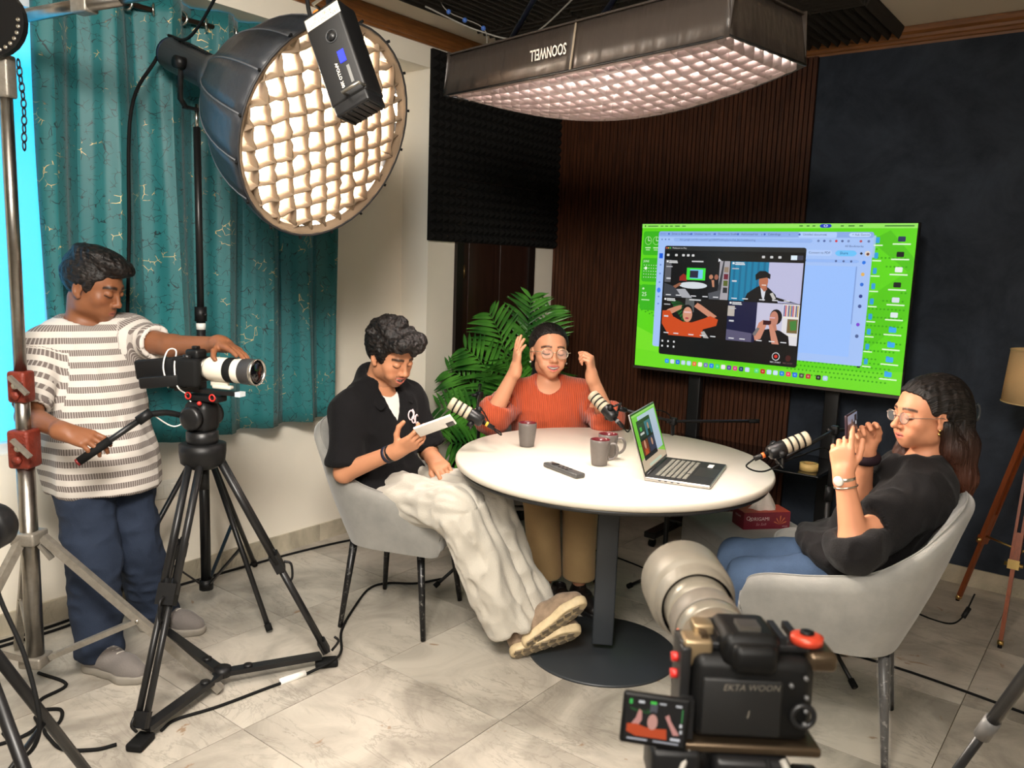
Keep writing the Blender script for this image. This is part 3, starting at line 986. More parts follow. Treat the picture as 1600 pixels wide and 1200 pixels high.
MB(FC).box(.02, -.02, .0455, .02, .034, .002, b=0).build('display', mat('blue_display', rgb(30, 40, 220), .3, emit=rgb(40, 50, 255), estr=1.2), cb, OC)
MB(FC).torus(.017, .0012, T(.01, .045, .046)).build('dial_ring', mat('dark_grey_print', rgb(60, 62, 64), .5), cb, OC)
MB(FC).cyl((.01, .045, .044), (.01, .045, .05), .013).build('dial', black_m, cb, OC)
MB(FC).box(.003, .108, .0456, .112, .032, .001).build('paper_label', mat('cream_paper', rgb(226, 216, 192), .7), cb, OC)
ink = mat('black_ink', rgb(30, 28, 26), .7)
lettering('lettering', 'SAN CINE LIGHT', .0135, FC @ T(.003, .1015, .0463) @ R(PI, 'Z'), ink, cb, origin=OC)
lettering('lettering', 'RUBI 10 BI', .0135, FC @ T(.003, .1145, .0463) @ R(PI, 'Z'), ink, cb, origin=OC)
lettering('lettering', 'APOLLO 300', .013, FC @ T(-.004, -.065, .0456) @ R(-PI / 2, 'Z'), white_ink, cb, origin=OC)
MB(FC).box(.028, -.075, .0455, .009, .05, .001).build('rating_plate', mat('grey_print', rgb(110, 110, 108), .5), cb, OC)
for yy in (-.125, .135):
    MB(FC).tube([(0, yy, .045), (.0, yy - .0, .07), (.055, yy, .07), (.055, yy, .045)], .0045, 8).build('handle', mat('worn_steel', rgb(150, 145, 135), .35, .9), cb, OC)
MB().tube(bez([FC @ Vector((-.03, .135, 0)), FC @ Vector((-.05, .2, 0)), Vector((-1.95, 1.5, 2.6)), Vector((-1.95, 1.55, 2.8))]), .006).build('hanging_cable', rubber, cb, OC)
MB().cyl(FC @ Vector((.0, .13, 0)), Vector((-1.86, 1.5, 2.8)), .008).build('hanger_rod', black_m, cb, OC)
MB(FC).cyl((-.03, .13, 0), (-.03, .16, 0), .014).build('orange_plug', mat('orange_plastic', rgb(210, 120, 40), .5), cb, OC)
# ---------------------------------------------------------------- round table
TC = (-1.607, 2.732); TZ = 0.806; TR = 0.62
tb = thing('round_table', 'round white table on a single dark steel pedestal', 'table', (TC[0], TC[1], 0))
top_m = mat('white_table_laminate', rgb(208, 200, 186), 0.38, var=0.02, vscale=6)
steel_d = mat('charcoal_powder_coat', rgb(50, 54, 58), 0.42, 0.1)
MB().lathe([(TR - .03, TZ - .034), (TR - .012, TZ - .033), (TR - .003, TZ - .026), (TR, TZ - .015), (TR - .002, TZ - .006), (TR - .008, TZ), (.0005, TZ)], 96).build('tabletop', top_m, tb)
MB().lathe([(TR - .04, TZ - .05), (TR - .018, TZ - .048), (TR - .014, TZ - .034)], 72).build('edge_underlay', mat('black_edge', rgb(28, 28, 28), .5), tb)
MB().rbox(0, 0, .4, .085, .085, .72, .006, R(.55, 'Z')).build('pedestal', steel_d, tb)
MB().lathe([(.305, 0), (.305, .006), (.3, .01), (.0005, .012)], 72).build('base_plate', steel_d, tb)
MB().box(0, 0, TZ - .055, .4, .4, .012, R(.55, 'Z')).build('mounting_plate', black_m, tb)

# ---------------------------------------------------------------- upholstered chairs
uph, nt, p = new_mat('grey_velour_upholstery')
tc = node(nt, 'ShaderNodeTexCoord')
nz = node(nt, 'ShaderNodeTexNoise', ins={'Scale': 5.0, 'Detail': 6.0, 'Roughness': .65})
nt.links.new(tc.outputs['Object'], nz.inputs['Vector'])
rp = node(nt, 'ShaderNodeValToRGB')
rp.color_ramp.elements[0].position = .3; rp.color_ramp.elements[0].color = rgb(114, 113, 109)
rp.color_ramp.elements[1].position = .7; rp.color_ramp.elements[1].color = rgb(138, 136, 130)
nt.links.new(nz.outputs[0], rp.inputs[0]); nt.links.new(rp.outputs[0], p.inputs['Base Color'])
p.inputs['Roughness'].default_value = .85
p.inputs['Sheen Weight'].default_value = .35
n2 = node(nt, 'ShaderNodeTexNoise', ins={'Scale': 350.0})
nt.links.new(tc.outputs['Object'], n2.inputs['Vector'])
bu = node(nt, 'ShaderNodeBump', ins={'Strength': .12, 'Distance': .004})
nt.links.new(n2.outputs[0], bu.inputs['Height']); nt.links.new(bu.outputs[0], p.inputs['Normal'])
leg_m, nt, p = new_mat('scuffed_black_chair_leg')
p.inputs['Metallic'].default_value = .3; p.inputs['Roughness'].default_value = .35
tc = node(nt, 'ShaderNodeTexCoord')
nz = node(nt, 'ShaderNodeTexNoise', ins={'Scale': 60.0, 'Detail': 6.0, 'Roughness': .7})
nt.links.new(tc.outputs['Object'], nz.inputs['Vector'])
rp = node(nt, 'ShaderNodeValToRGB')
rp.color_ramp.elements[0].position = .56; rp.color_ramp.elements[0].color = rgb(24, 24, 25)
rp.color_ramp.elements[1].position = .66; rp.color_ramp.elements[1].color = rgb(120, 118, 114)
nt.links.new(nz.outputs[0], rp.inputs[0]); nt.links.new(rp.outputs[0], p.inputs['Base Color'])
def cr(tab, t):
    """Catmull-Rom through table rows at parameter 0..1"""
    n = len(tab) - 1
    x = min(max(t, 0), 1) * n
    i = min(int(x), n - 1); f = x - i
    g = lambda k: np.array(tab[min(max(k, 0), n)], float)
    a, b, c, d = g(i - 1), g(i), g(i + 1), g(i + 2)
    return 0.5 * (2 * b + (-a + c) * f + (2 * a - 5 * b + 4 * c - d) * f * f + (-a + 3 * b - 3 * c + d) * f ** 3)
_half_top = [(.285, .268, .43), (.29, .276, .49), (.283, .284, .54), (.262, .29, .575), (.20, .293, .598), (.07, .293, .617), (-.08, .29, .652), (-.18, .287, .715), (-.275, .262, .80), (-.34, .165, .862), (-.36, 0, .878)]
_half_bot = [(.268, .262, .40), (.262, .262, .39), (.245, .264, .383), (.22, .264, .38), (.13, .262, .38), (.02, .258, .38), (-.06, .25, .38), (-.12, .228, .38), (-.165, .18, .38), (-.19, .1, .38), (-.2, 0, .38)]
TOPS = [(x, -y, z) for x, y, z in _half_top] + [(x, y, z) for x, y, z in reversed(_half_top[:-1])]
BOTS = [(x, -y, z) for x, y, z in _half_bot] + [(x, y, z) for x, y, z in reversed(_half_bot[:-1])]
def make_chair(name, label, loc, rz):
    t = thing(name, label, 'chair', (loc[0], loc[1], 0), rz, 'grey upholstered armchairs')
    rows = []
    NU = 84
    for i in range(NU + 1):
        u = i / NU
        tp = cr(TOPS, u); bt = cr(BOTS, u)
        out = np.array([tp[0] - .0, tp[1], 0]); 
        tg = cr(TOPS, u + .012) - cr(TOPS, u - .012)
        if u < .08: tg = np.array([-1., 0, 0])
        if u > .92: tg = np.array([1., 0, 0])
        nrm = np.array([-tg[1], tg[0], 0.0]); nrm /= max(np.linalg.norm(nrm), 1e-6)
        th = .046
        h = tp[2] - bt[2]
        prof = []
        for k in range(6):                       # outer face, slightly bulged
            s = k / 5
            q = bt + (tp - bt) * s + nrm * .012 * math.sin(PI * s)
            if k == 5: q = q - np.array([0, 0, min(.015, h * .3)])
            prof.append(q)
        prof.append(tp - nrm * .012 + np.array([0, 0, -.003]))
        prof.append(tp - nrm * th * .5 + np.array([0, 0, 0.003]))
        prof.append(tp - nrm * (th - .01) + np.array([0, 0, -.004]))
        inb = bt.copy(); inb = inb * np.array([1, 1, 0]) - nrm * .055 + np.array([0, 0, min(.43, tp[2] - .01)])
        tin = tp - nrm * th
        for k in range(5):
            s = k / 4
            q = tin + (inb - tin) * (0.06 + .94 * s)
            prof.append(q)
        rows.append([tuple(q) for q in prof])
    mb = MB().grid(rows)
    n = len(rows[0])
    mb.add([p_ for p_ in rows[0]], [tuple(reversed(range(n)))], None, True)
    mb.add([p_ for p_ in rows[-1]], [tuple(range(n))], None, True)
    mb.build('shell', uph, t)
    MB().tube([tuple(np.array(r[7]) + np.array([0, 0, .0005])) for r in rows[4:-4]], .003, 5).build('piping', uph, t)
    MB().rbox(.075, 0, .45, .37, .45, .085, .035).build('seat_cushion', uph, t)
    mb = MB(); mb.rbox(.06, 0, .39, .34, .42, .02, .008); mb.build('seat_pan', uph, t)
    for sx in (-1, 1):
        for sy in (-1, 1):
            MB().cyl((sx * .15, sy * .17, .385), (sx * .19, sy * .22, .004), .0175, .0105).build('leg', leg_m, t)
    mb = MB()
    for s in (-1, 1):
        mb.bar((-.16, s * .17, .37), (.16, s * .17, .37), .025, .012); mb.bar((s * .15, -.17, .37), (s * .15, .17, .37), .012, .025)
    mb.build('leg_frame', black_m, t)
    return t
chB = make_chair('armchair', 'grey armchair holding the person in the black shirt', (-2.455, 2.426), math.radians(21.7))
chC = make_chair('armchair', 'grey armchair behind the table holding the person in orange', (-2.30, 3.31), math.radians(-47))
chD = make_chair('armchair', 'pale grey armchair at right holding the person in the black blouse', (-.715, 2.79), math.radians(191))
# clear film still wrapped round two legs of the right chair
film, nt, p = new_mat('clear_wrapping_film')
p.inputs['Base Color'].default_value = (.9, .88, .85, 1); p.inputs['Roughness'].default_value = .15; p.inputs['Alpha'].default_value = .07
for o in [c for c in chD.children if c.name.startswith('leg') and not c.name.startswith('leg_frame')]:
    bb = [Vector(v) for v in o.bound_box]
    cx = sum(v.x for v in bb) / 8; cy = sum(v.y for v in bb) / 8
    if cx > 0: continue
    sx, sy = -1, (1 if cy > 0 else -1)
    pts = []
    a = Vector((sx * .15, sy * .17, .37)); b = Vector((sx * .19, sy * .22, .03))
    pts = [a.lerp(b, i / 24) for i in range(25)]
    mb = MB().tube(pts, [.021 - .008 * i / 24 + .0035 * abs(math.sin(i * 2.1)) for i in range(25)], 7)
    f = mb.build('wrapping_film', film, o)

# ---------------------------------------------------------------- grey ottoman and tissue box
OT = thing('ottoman', 'square grey upholstered ottoman carrying the tissue box', 'ottoman', (-1.267, 3.39, 0), math.radians(50.7))
MB().rbox(0, 0, .235, .465, .465, .43, .028, n=4).build('body', uph, OT)
for sx in (-1, 1):
    for sy in (-1, 1):
        MB().cyl((sx * .17, sy * .17, 0), (sx * .17, sy * .17, .03), .02).build('foot', rubber, OT)
mb = MB(); mb.tube([(x, y, .402) for x, y in ((-.231, -.2), (-.2, -.231), (.2, -.231), (.231, -.2), (.231, .2), (.2, .231), (-.2, .231), (-.231, .2))], .003, 5, closed=True)
mb.build('seam', uph, OT)
bxang = math.atan2(.163, .144)
TBX = thing('tissue_box', 'maroon tissue box with a white tissue pulled up', 'tissue box', (-1.243, 3.425, .451), bxang)
MB().box(0, 0, .0375, .218, .11, .075, b=.0015).build('carton', mat('maroon_carton', rgb(122, 26, 48), .45, var=.08, vscale=30), TBX)
MB().box(0, 0, .0754, .216, .108, .0008).build('orange_top', mat('orange_carton_top', rgb(176, 62, 38), .45, var=.25, vscale=14), TBX)
tis = MB()
rr_ = random.Random(5)
rows = []
for j in range(9):
    t = j / 8
    row = []
    for i in range(28):
        a = 2 * PI * i / 28
        w = (1 - t) ** .85
        k = 1 + .16 * math.sin(5 * a + 2 * t) + .08 * math.sin(9 * a + 1)
        row.append((.058 * w * k * math.cos(a) + .006 + .008 * t, .03 * w * k * math.sin(a), .075 + .088 * t - .01 * math.sin(a * 3) * t))
    rows.append(row)
tis.grid(rows, wrap=True).build('tissue', mat('white_tissue', rgb(236, 230, 222), .9, bump=.4, bscale=60), TBX)
FT = T(0, -.0557, .0) @ R(PI / 2, 'X')
pw = mat('pale_print', rgb(232, 214, 216), .5)
lettering('lettering', 'ORIGAMI', .022, FT @ T(-.035, .046, .0003), pw, TBX)
lettering('lettering', 'So Soft', .017, FT @ T(-.028, .022, .0003), mat('faded_print', rgb(200, 150, 160), .5), TBX, shear=.3)
mb = MB(FT)
for k, (a, l) in enumerate(((.4, .03), (.95, .034), (1.5, .036), (2.1, .03), (2.7, .027))):
    mb.add([(.06, .02, .0003), (.06 + l * math.cos(a + .09), .02 + l * math.sin(a + .09), .0003), (.06 + l * math.cos(a) * 1.15, .02 + l * math.sin(a) * 1.15, .0003), (.06 + l * math.cos(a - .09), .02 + l * math.sin(a - .09), .0003)], [(3, 2, 1, 0)])
mb.build('flower_print', mat('flower_print_orange', rgb(205, 120, 80), .5), TBX)
mb = MB(FT); mb.torus(.008, .0012, T(-.088, .05, 0)); mb.torus(.006, .001, T(-.078, .044, 0)); mb.build('swirl_logo', pw, TBX)
lettering('lettering', 'soft pack', .007, FT @ T(.085, .012, .0003), pw, TBX)
lettering('lettering', 'ORIGAMI', .012, T(-.1097, 0, .05) @ R(-PI / 2, 'Z') @ R(PI / 2, 'X'), pw, TBX)

# ---------------------------------------------------------------- mugs
mug_out = mat('grey_stoneware', rgb(98, 92, 88), .38, var=.06, vscale=60)
mug_in = mat('maroon_glaze', rgb(92, 28, 34), .25)
def make_mug(label, x, y, rz):
    t = thing('mug', label, 'mug', (x, y, TZ + .0005), rz, 'grey mugs on the table')
    MB().lathe([(.026, 0), (.029, .001), (.031, .01), (.0355, .05), (.0385, .085), (.039, .098), (.0375, .1)], 32, None, False).build('body', mug_out, t)
    MB().lathe([(.0376, .1), (.0362, .0995), (.035, .085), (.032, .05), (.028, .012), (.0005, .008)], 32, None, False).build('glaze', mug_in, t)
    pts = bez([(.036, 0, .082), (.055, 0, .085), (.066, 0, .068), (.064, 0, .045), (.05, 0, .028), (.0335, 0, .024)], 6)
    MB().tube(pts, .0052, 8).build('handle', mug_out, t)
    return t
make_mug('grey mug standing alone nearest the person in the black shirt', -1.974, 2.656, math.radians(140))
make_mug('grey mug with handle, front one of the pair', -1.585, 2.60, math.radians(30))
make_mug('grey mug with maroon inside, rear one of the pair', -1.618, 2.712, math.radians(28))
# ---------------------------------------------------------------- remote
a_, b_ = Vector((-1.715, 2.442, 0)), Vector((-1.522, 2.378, 0))
rm = thing('remote_control', 'dark grey television remote lying on the table', 'remote', (*((a_ + b_) / 2).to_2d(), TZ + .0005), math.atan2(b_.y - a_.y, b_.x - a_.x))
MB().rbox(0, 0, .009, .2, .044, .017, .005).build('body', mat('dark_grey_remote', rgb(66, 66, 66), .4), rm)
MB().lathe([(.0145, 0), (.0145, .002), (.012, .003)], 24, T(-.05, 0, .0175)).build('ring_button', blackp, rm)
mb = MB()
for i in range(3):
    mb.rbox(-.015 + i * .022, -.01, .0182, .01, .009, .002, .001); mb.rbox(-.015 + i * .022, .01, .0182, .01, .009, .002, .001)
mb.build('buttons', blackp, rm)
MB().rbox(-.085, 0, .0182, .01, .01, .002, .001).build('power_button', mat('grey_button', rgb(150, 150, 150), .4), rm)

# ---------------------------------------------------------------- laptop
lp = thing('laptop', 'open silver laptop showing a green desktop on the table', 'laptop', (-1.278, 2.718, TZ + .0005), math.radians(14.5))
alum = mat('silver_aluminium', rgb(176, 174, 172), .32, .9)
dkey = mat('dark_keyboard_deck', rgb(34, 33, 34), .4)
LD, LW = .235, .352
MB().rbox(0, 0, .0075, LD, LW, .014, .005).build('base', alum, lp)
MB().box(0, 0, .0147, LD - .006, LW - .006, .0008).build('deck', dkey, lp)
km = mat('backlit_key', rgb(120, 118, 108), .5)
key_me = MB().rbox(0, 0, .001, .0145, .0165, .002, .0008, n=1).mesh('key', km)
kb = MB().box(-.03, 0, .0153, .116, .29, .0006).build('keyboard', dkey, lp)
for i in range(6):
    for j in range(14):
        if i == 5 and 4 <= j <= 8:
            continue
        link('key', key_me, kb, (-.078 + i * .0192, -.13 + j * .02, .0157))
MB().rbox(.0 - .078 + 5 * .0192, 0, .0165, .0145, .095, .002, .0008, n=1).build('space_bar', km, kb)
MB().box(.073, 0, .0153, .075, .14, .0006).build('trackpad', mat('trackpad', rgb(42, 41, 42), .3), lp)
MB().rbox(.07, .105, .0165, .02, .045, .003, .0015).build('white_dongle', mat('white_plastic', rgb(235, 232, 226), .35), lp)
mb = MB()
for k in range(4): mb.box(-.06 + k * .022, -LW / 2 - .0001, .0075, .009, .001, .003)
mb.build('side_ports', blackp, lp)
tilt = math.radians(-18)
ML = T(-LD / 2 + .004, 0, .014) @ R(tilt, 'Y')
MB(ML).rbox(-.002, 0, .114, .006, LW, .228, .0025).build('lid', alum, lp)
MB(ML).box(.0015, 0, .115, .001, LW - .006, .22).build('bezel', mat('black_glass', rgb(8, 8, 9), .12), lp)
MB(ML).cyl((0, -LW / 2 + .03, 0), (0, LW / 2 - .03, 0), .006).build('hinge', dkey, lp)
sc = Screen(LW - .016, .205)
sc.rect(0, 0, 1, 1, (120, 205, 60))
sc.poly([(0, .55), (1, .85), (1, 1), (0, 1)], (150, 215, 80)); sc.poly([(0, .8), (.5, .72), (1, .92), (1, 1), (0, 1)], (214, 190, 160))
sc.rect(.0, .0, 1, .035, (160, 220, 110))
sc.rect(.2, .06, .95, .8, (190, 205, 225), .012)
sc.rect(.12, .13, .68, .84, (24, 24, 28), .012)
for (u, v, c) in ((.14, .2, (40, 44, 46)), (.41, .2, (60, 110, 130)), (.14, .5, (120, 52, 30)), (.41, .5, (54, 56, 80))):
    sc.rect(u, v, u + .25, v + .26, c)
sc.ell(.26, .58, .04, .08, (210, 150, 120)); sc.rect(.2, .66, .33, .76, (190, 80, 40)); sc.ell(.54, .3, .03, .06, (190, 140, 110)); sc.rect(.49, .36, .6, .46, (20, 20, 24))
sc.ell(.55, .6, .035, .07, (200, 150, 120)); sc.rect(.18, .36, .34, .4, (215, 215, 210)); sc.rect(.2, .26, .28, .33, (70, 180, 80))
sc.rect(.25, .93, .78, .98, (200, 215, 190), .01)
sc.build('screen_image', ML @ T(.0024, 0, .117) @ Matrix(((0, 0, 1, 0), (1, 0, 0, 0), (0, 1, 0, 0), (0, 0, 0, 1))), .62, lp)

# ---------------------------------------------------------------- television on a trolley
TV = thing('television', 'large flat television showing a bright green desktop', 'television', (-1.668, 4.33, .965))
TX0, TX1, TZ0, TZ1 = -2.424, -.912, .958, 1.822
tw, th_ = TX1 - TX0, TZ1 - TZ0
gl = mat('black_glass', rgb(8, 8, 9), .12)
MB().rbox(0, 0, th_ / 2 - .007, tw, .03, th_, .006).build('housing', blackp, TV)
MB().box(0, -.0155, th_ / 2 - .007 + .004, tw - .006, .002, th_ - .014).build('screen_glass', gl, TV)
MB().box(0, -.0158, .003, tw, .004, .014).build('lower_bezel', mat('grey_bezel', rgb(92, 84, 80), .35, .6), TV)
MB().rbox(0, .035, th_ * .4, tw * .7, .05, th_ * .55, .015).build('rear_housing', blackp, TV)
mount = MB().box(0, .055, th_ * .45, .45, .03, .3).build('bracket', black_m, TV)
sc = Screen(tw - .018, th_ - .026)
G = (96, 216, 22)
sc.rect(0, 0, 1, 1, G)
# wallpaper: lighter sweeps and dotted bands
sc.poly([(0, .42), (.1, .5), (.1, .62), (0, .56)], (72, 180, 14)); sc.poly([(0, .72), (.12, .8), (.12, 1), (0, 1)], (120, 226, 40)); sc.poly([(0, 1), (0, .88), (.5, .93), (1, .86), (1, 1)], (112, 222, 34))
sc.poly([(.86, .1), (1, .3), (1, .2), (.92, .04)], (82, 196, 20)); sc.poly([(.86, .45), (1, .25), (1, .55), (.86, .78)], (86, 202, 18))
dr_ = random.Random(2)
for i in range(30):
    for j in range(16):
        u = .84 + i * .012 + (j % 2) * .006; v = .1 + j * .05
        if u < .99 and (.13 < v - (u - .86) * .6 < .22 or .5 < v + (u - .86) * 1.0 < .86):
            sc.ell(u, v, .0035, .006, (58, 168, 12), 6)
for i in range(26):
    for j in range(7):
        u = .62 + i * .0135 + (j % 2) * .006; v = .8 + j * .027
        if u < .96 and v < .955 and (u - .62) * .25 + .8 < v + .06: sc.ell(u, v, .0035, .006, (58, 168, 12), 6)
for i in range(5):
    for j in range(6):
        sc.ell(.01 + i * .018 + (j % 2) * .008, .5 + j * .02 + i * .012, .004, .006, (60, 165, 14), 6)
# menu bar
sc.rect(0, 0, 1, .028, (150, 232, 96))
sc.ell(.013, .014, .003, .006, (30, 60, 20), 10)
for u, w in ((.025, .045), (.08, .012), (.1, .012), (.12, .012), (.142, .02), (.172, .015)):
    sc.rect(u, .011, u + w, .018, (70, 130, 50))
for u, w in ((.62, .012), (.645, .01), (.665, .01), (.76, .01), (.785, .02), (.82, .012), (.9, .09)):
    sc.rect(u, .011, u + w, .018, (60, 120, 44))
sc.rect(.69, .003, .73, .026, (40, 60, 190), .008); sc.ell(.71, .014, .007, .008, (200, 215, 250), 10); sc.ell(.71, .014, .004, .005, (40, 60, 190), 8)
# left widgets
for v0, v1 in ((.05, .215), (.235, .4), (.42, .6)):
    sc.rect(.008, v0, .09, v1, (60, 182, 26), .01)
for u in (.03, .065):
    sc.ell(u, .115, .015, .03, (150, 220, 120), 20); sc.ell(u, .115, .0125, .025, (60, 176, 26), 20)
    sc.rect(u - .0008, .09, u + .0008, .116, (230, 250, 220)); sc.rect(u, .113, u + .009, .117, (230, 250, 220))
    sc.rect(u - .012, .16, u + .012, .168, (190, 235, 170)); sc.rect(u - .009, .175, u + .009, .182, (170, 228, 150))
sc.text(.014, .258, 'JUNE', .02, (230, 250, 220))
for i in range(7):
    for j in range(5):
        sc.ell(.018 + i * .0105, .285 + j * .021, .0022, .0035, (220, 246, 205), 6)
sc.ell(.026, .306, .006, .011, (236, 252, 228), 12)
sc.text(.014, .49, '25', .04, (225, 248, 215)); sc.rect(.014, .525, .05, .532, (200, 240, 180)); sc.ell(.02, .45, .005, .008, (200, 240, 180), 8)
# browser window behind and in front
sc.rect(.855, .07, .877, .2, (160, 196, 226)); sc.rect(.855, .4, .866, .86, (28, 40, 44))
sc.rect(.075, .05, .87, .85, (166, 196, 248), .008)
sc.rect(.075, .05, .87, .085, (140, 172, 232), .008)
sc.rect(.62, .052, .75, .085, (178, 206, 252), .004)
for u in (.085, .093, .101): sc.ell(u, .067, .003, .005, (120, 150, 215), 8)
for u, tx in ((.13, 'Drive to Book list'), (.225, 'Untitled report'), (.32, 'Document Studio'), (.41, 'Authorised list'), (.51, 'Calendings'), (.635, 'Untitled document')):
    sc.ell(u - .012, .067, .004, .007, (70, 100, 190), 8); sc.text(u, .067, tx, .019, (60, 76, 120)); sc.text(u + .075, .067, 'x', .018, (70, 90, 140))
sc.rect(.79, .055, .86, .08, (190, 214, 253), .008); sc.text(.8, .067, '+ Ask Gemini', .018, (50, 66, 110))
sc.rect(.14, .093, .67, .118, (150, 182, 240), .008)
sc.text(.165, .105, 'docs.google.com/document/d/1gy7ABAFThdbhsg0ys/e-OqI_Jkkd/edit#heading', .017, (80, 100, 150))
for u in (.09, .105, .12): sc.ell(u, .105, .0035, .006, (110, 136, 196), 8)
for k, u in enumerate((.69, .71, .73, .75, .77, .79, .83, .855)):
    sc.ell(u, .105, .0045, .008, ((110, 130, 180), (90, 110, 170), (130, 150, 200), (210, 60, 70), (90, 110, 160), (120, 140, 190), (190, 80, 90), (100, 120, 170))[k], 8)
sc.text(.78, .135, 'All Bookmarks', .018, (60, 80, 130))
sc.rect(.64, .16, .74, .195, (180, 206, 252), .01); sc.text(.66, .177, 'Convert to PDF', .02, (50, 66, 110))
sc.rect(.75, .16, .82, .195, (110, 196, 250), .012); sc.text(.765, .177, 'Share', .022, (20, 60, 110))
sc.ell(.835, .177, .005, .009, (20, 24, 40), 4); sc.ell(.855, .177, .009, .016, (225, 215, 205), 14); sc.ell(.856, .18, .005, .009, (110, 70, 60), 10)
sc.rect(.64, .215, .83, .235, (150, 184, 244), .008)
for u in (.65, .755, .78, .805): sc.ell(u, .225, .004, .007, (80, 100, 150), 8)
sc.rect(.63, .255, .825, .8, (156, 194, 255), .003)
sc.rect(.822, .255, .826, .6, (130, 160, 220))
for v, c in ((.23, (40, 120, 230)), (.3, (230, 180, 90)), (.36, (40, 110, 220)), (.43, (40, 60, 140)), (.49, (70, 90, 150)), (.6, (130, 70, 210)), (.67, (80, 100, 150))):
    sc.ell(.846, v, .006, .011, c, 10)
sc.rect(.082, .2, .098, .235, (20, 90, 220)); 
for v in (.28, .34, .4, .5, .55): sc.ell(.09, v, .004, .006, (110, 140, 210), 8)
sc.ell(.089, .455, .008, .018, (70, 130, 240), 12)
# recording window
X0, Y0, X1, Y1 = .105, .148, .652, .9
sc.rect(X0, Y0, X1, Y1, (14, 15, 16), .008)
sc.rect(X0, Y0, X1, Y0 + .03, (38, 40, 40), .008)
for u, c in ((.112, (235, 80, 70)), (.12, (240, 190, 60)), (.128, (70, 200, 80))): sc.ell(u, .163, .003, .005, c, 8)
sc.text(.137, .163, 'Multicam to Mac', .016, (210, 210, 210))
for u in (.12, .155, .185, .205, .225, .5, .53, .56): sc.rect(u - .005, .203, u + .006, .218, (215, 215, 215), .002)
sc.rect(.6, .197, .622, .225, (225, 240, 250)); sc.rect(.622, .197, .643, .225, (60, 62, 80))
MX, MY = .378, .5
q = [(X0 + .006, .243, MX - .002, MY - .002), (MX + .002, .243, X1 - .006, MY - .002), (X0 + .006, MY + .002, MX - .002, .762), (MX + .002, MY + .002, X1 - .006, .762)]
def L2(r, u, v): return (r[0] + (r[2] - r[0]) * u, r[1] + (r[3] - r[1]) * v)
def qr(r, u0, v0, u1, v1, c): a = L2(r, u0, v0); b = L2(r, u1, v1); sc.rect(a[0], a[1], b[0], b[1], c)
def qp(r, pts, c): sc.poly([L2(r, u, v) for u, v in pts], c)
def qe(r, u, v, ru, rv, c, n=16): a = L2(r, u, v); sc.ell(a[0], a[1], ru * (r[2] - r[0]), rv * (r[3] - r[1]), c, n)
# wide shot
r = q[0]
qr(r, 0, 0, 1, 1, (14, 13, 15)); qr(r, 0, 0, .1, .6, (92, 92, 98)); qr(r, .85, 0, 1, 1, (168, 164, 170))
qp(r, [(.82, 1), (.9, 0), (.92, 0), (.88, 1)], (60, 60, 66))
for v in (.15, .33, .5, .68): qr(r, .92, v, .985, v + .14, ((150, 130, 110), (110, 30, 50), (90, 100, 40), (40, 40, 46))[int(v * 5.5)])
qr(r, .35, .2, .64, .52, (60, 230, 60)); qr(r, .4, .24, .6, .48, (120, 200, 240)); qr(r, .4, .27, .53, .46, (40, 40, 60))
qe(r, .46, .66, .22, .09, (214, 220, 226)); qp(r, [(.24, .45), (.3, .36), (.34, .4), (.36, .55), (.24, .55)], (150, 40, 30))
qp(r, [(.1, .75), (.25, .6), (.28, .64), (.14, .82)], (150, 96, 70)); qp(r, [(0, .62), (.14, .7), (.22, .8), (.3, 1), (0, 1)], (62, 64, 70)); qp(r, [(.2, .78), (.34, .76), (.46, 1), (.3, 1)], (170, 170, 176))
qp(r, [(.68, .6), (.72, .45), (.83, .45), (.85, 1), (.7, .9)], (20, 20, 24)); qe(r, .73, .42, .03, .06, (190, 130, 100)); qe(r, .81, .42, .03, .07, (160, 100, 80)); qp(r, [(.74, .5), (.78, .5), (.79, .68), (.76, .68)], (190, 130, 100))
qp(r, [(.7, .85), (.88, .75), (.88, 1), (.72, 1)], (80, 82, 88))
# man in black before the curtain
r = q[1]
qr(r, 0, 0, 1, 1, (190, 190, 222)); qr(r, 0, 0, .54, 1, (24, 128, 168))
for k in range(6): qr(r, .04 + k * .085, 0, .07 + k * .085, 1, (18, 106, 146))
qp(r, [(.22, 1), (.26, .8), (.38, .64), (.46, .56), (.56, .64), (.66, .8), (.7, 1)], (14, 14, 18)); qp(r, [(.44, .6), (.52, .7), (.5, .98), (.47, .86)], (220, 222, 230))
qp(r, [(.44, .5), (.52, .5), (.54, .68), (.5, .74), (.44, .62)], (170, 100, 74)); qe(r, .48, .48, .065, .19, (186, 112, 82)); qp(r, [(.37, .46), (.36, .32), (.42, .22), (.5, .22), (.57, .3), (.57, .42), (.52, .38), (.42, .42)], (16, 14, 16)); qr(r, .46, .56, .52, .585, (240, 220, 210))
qp(r, [(.58, .78), (.62, .75), (.67, .9), (.63, .93)], (200, 196, 190)); qp(r, [(.67, .86), (.98, 1.0), (.66, .94)], (20, 20, 22))
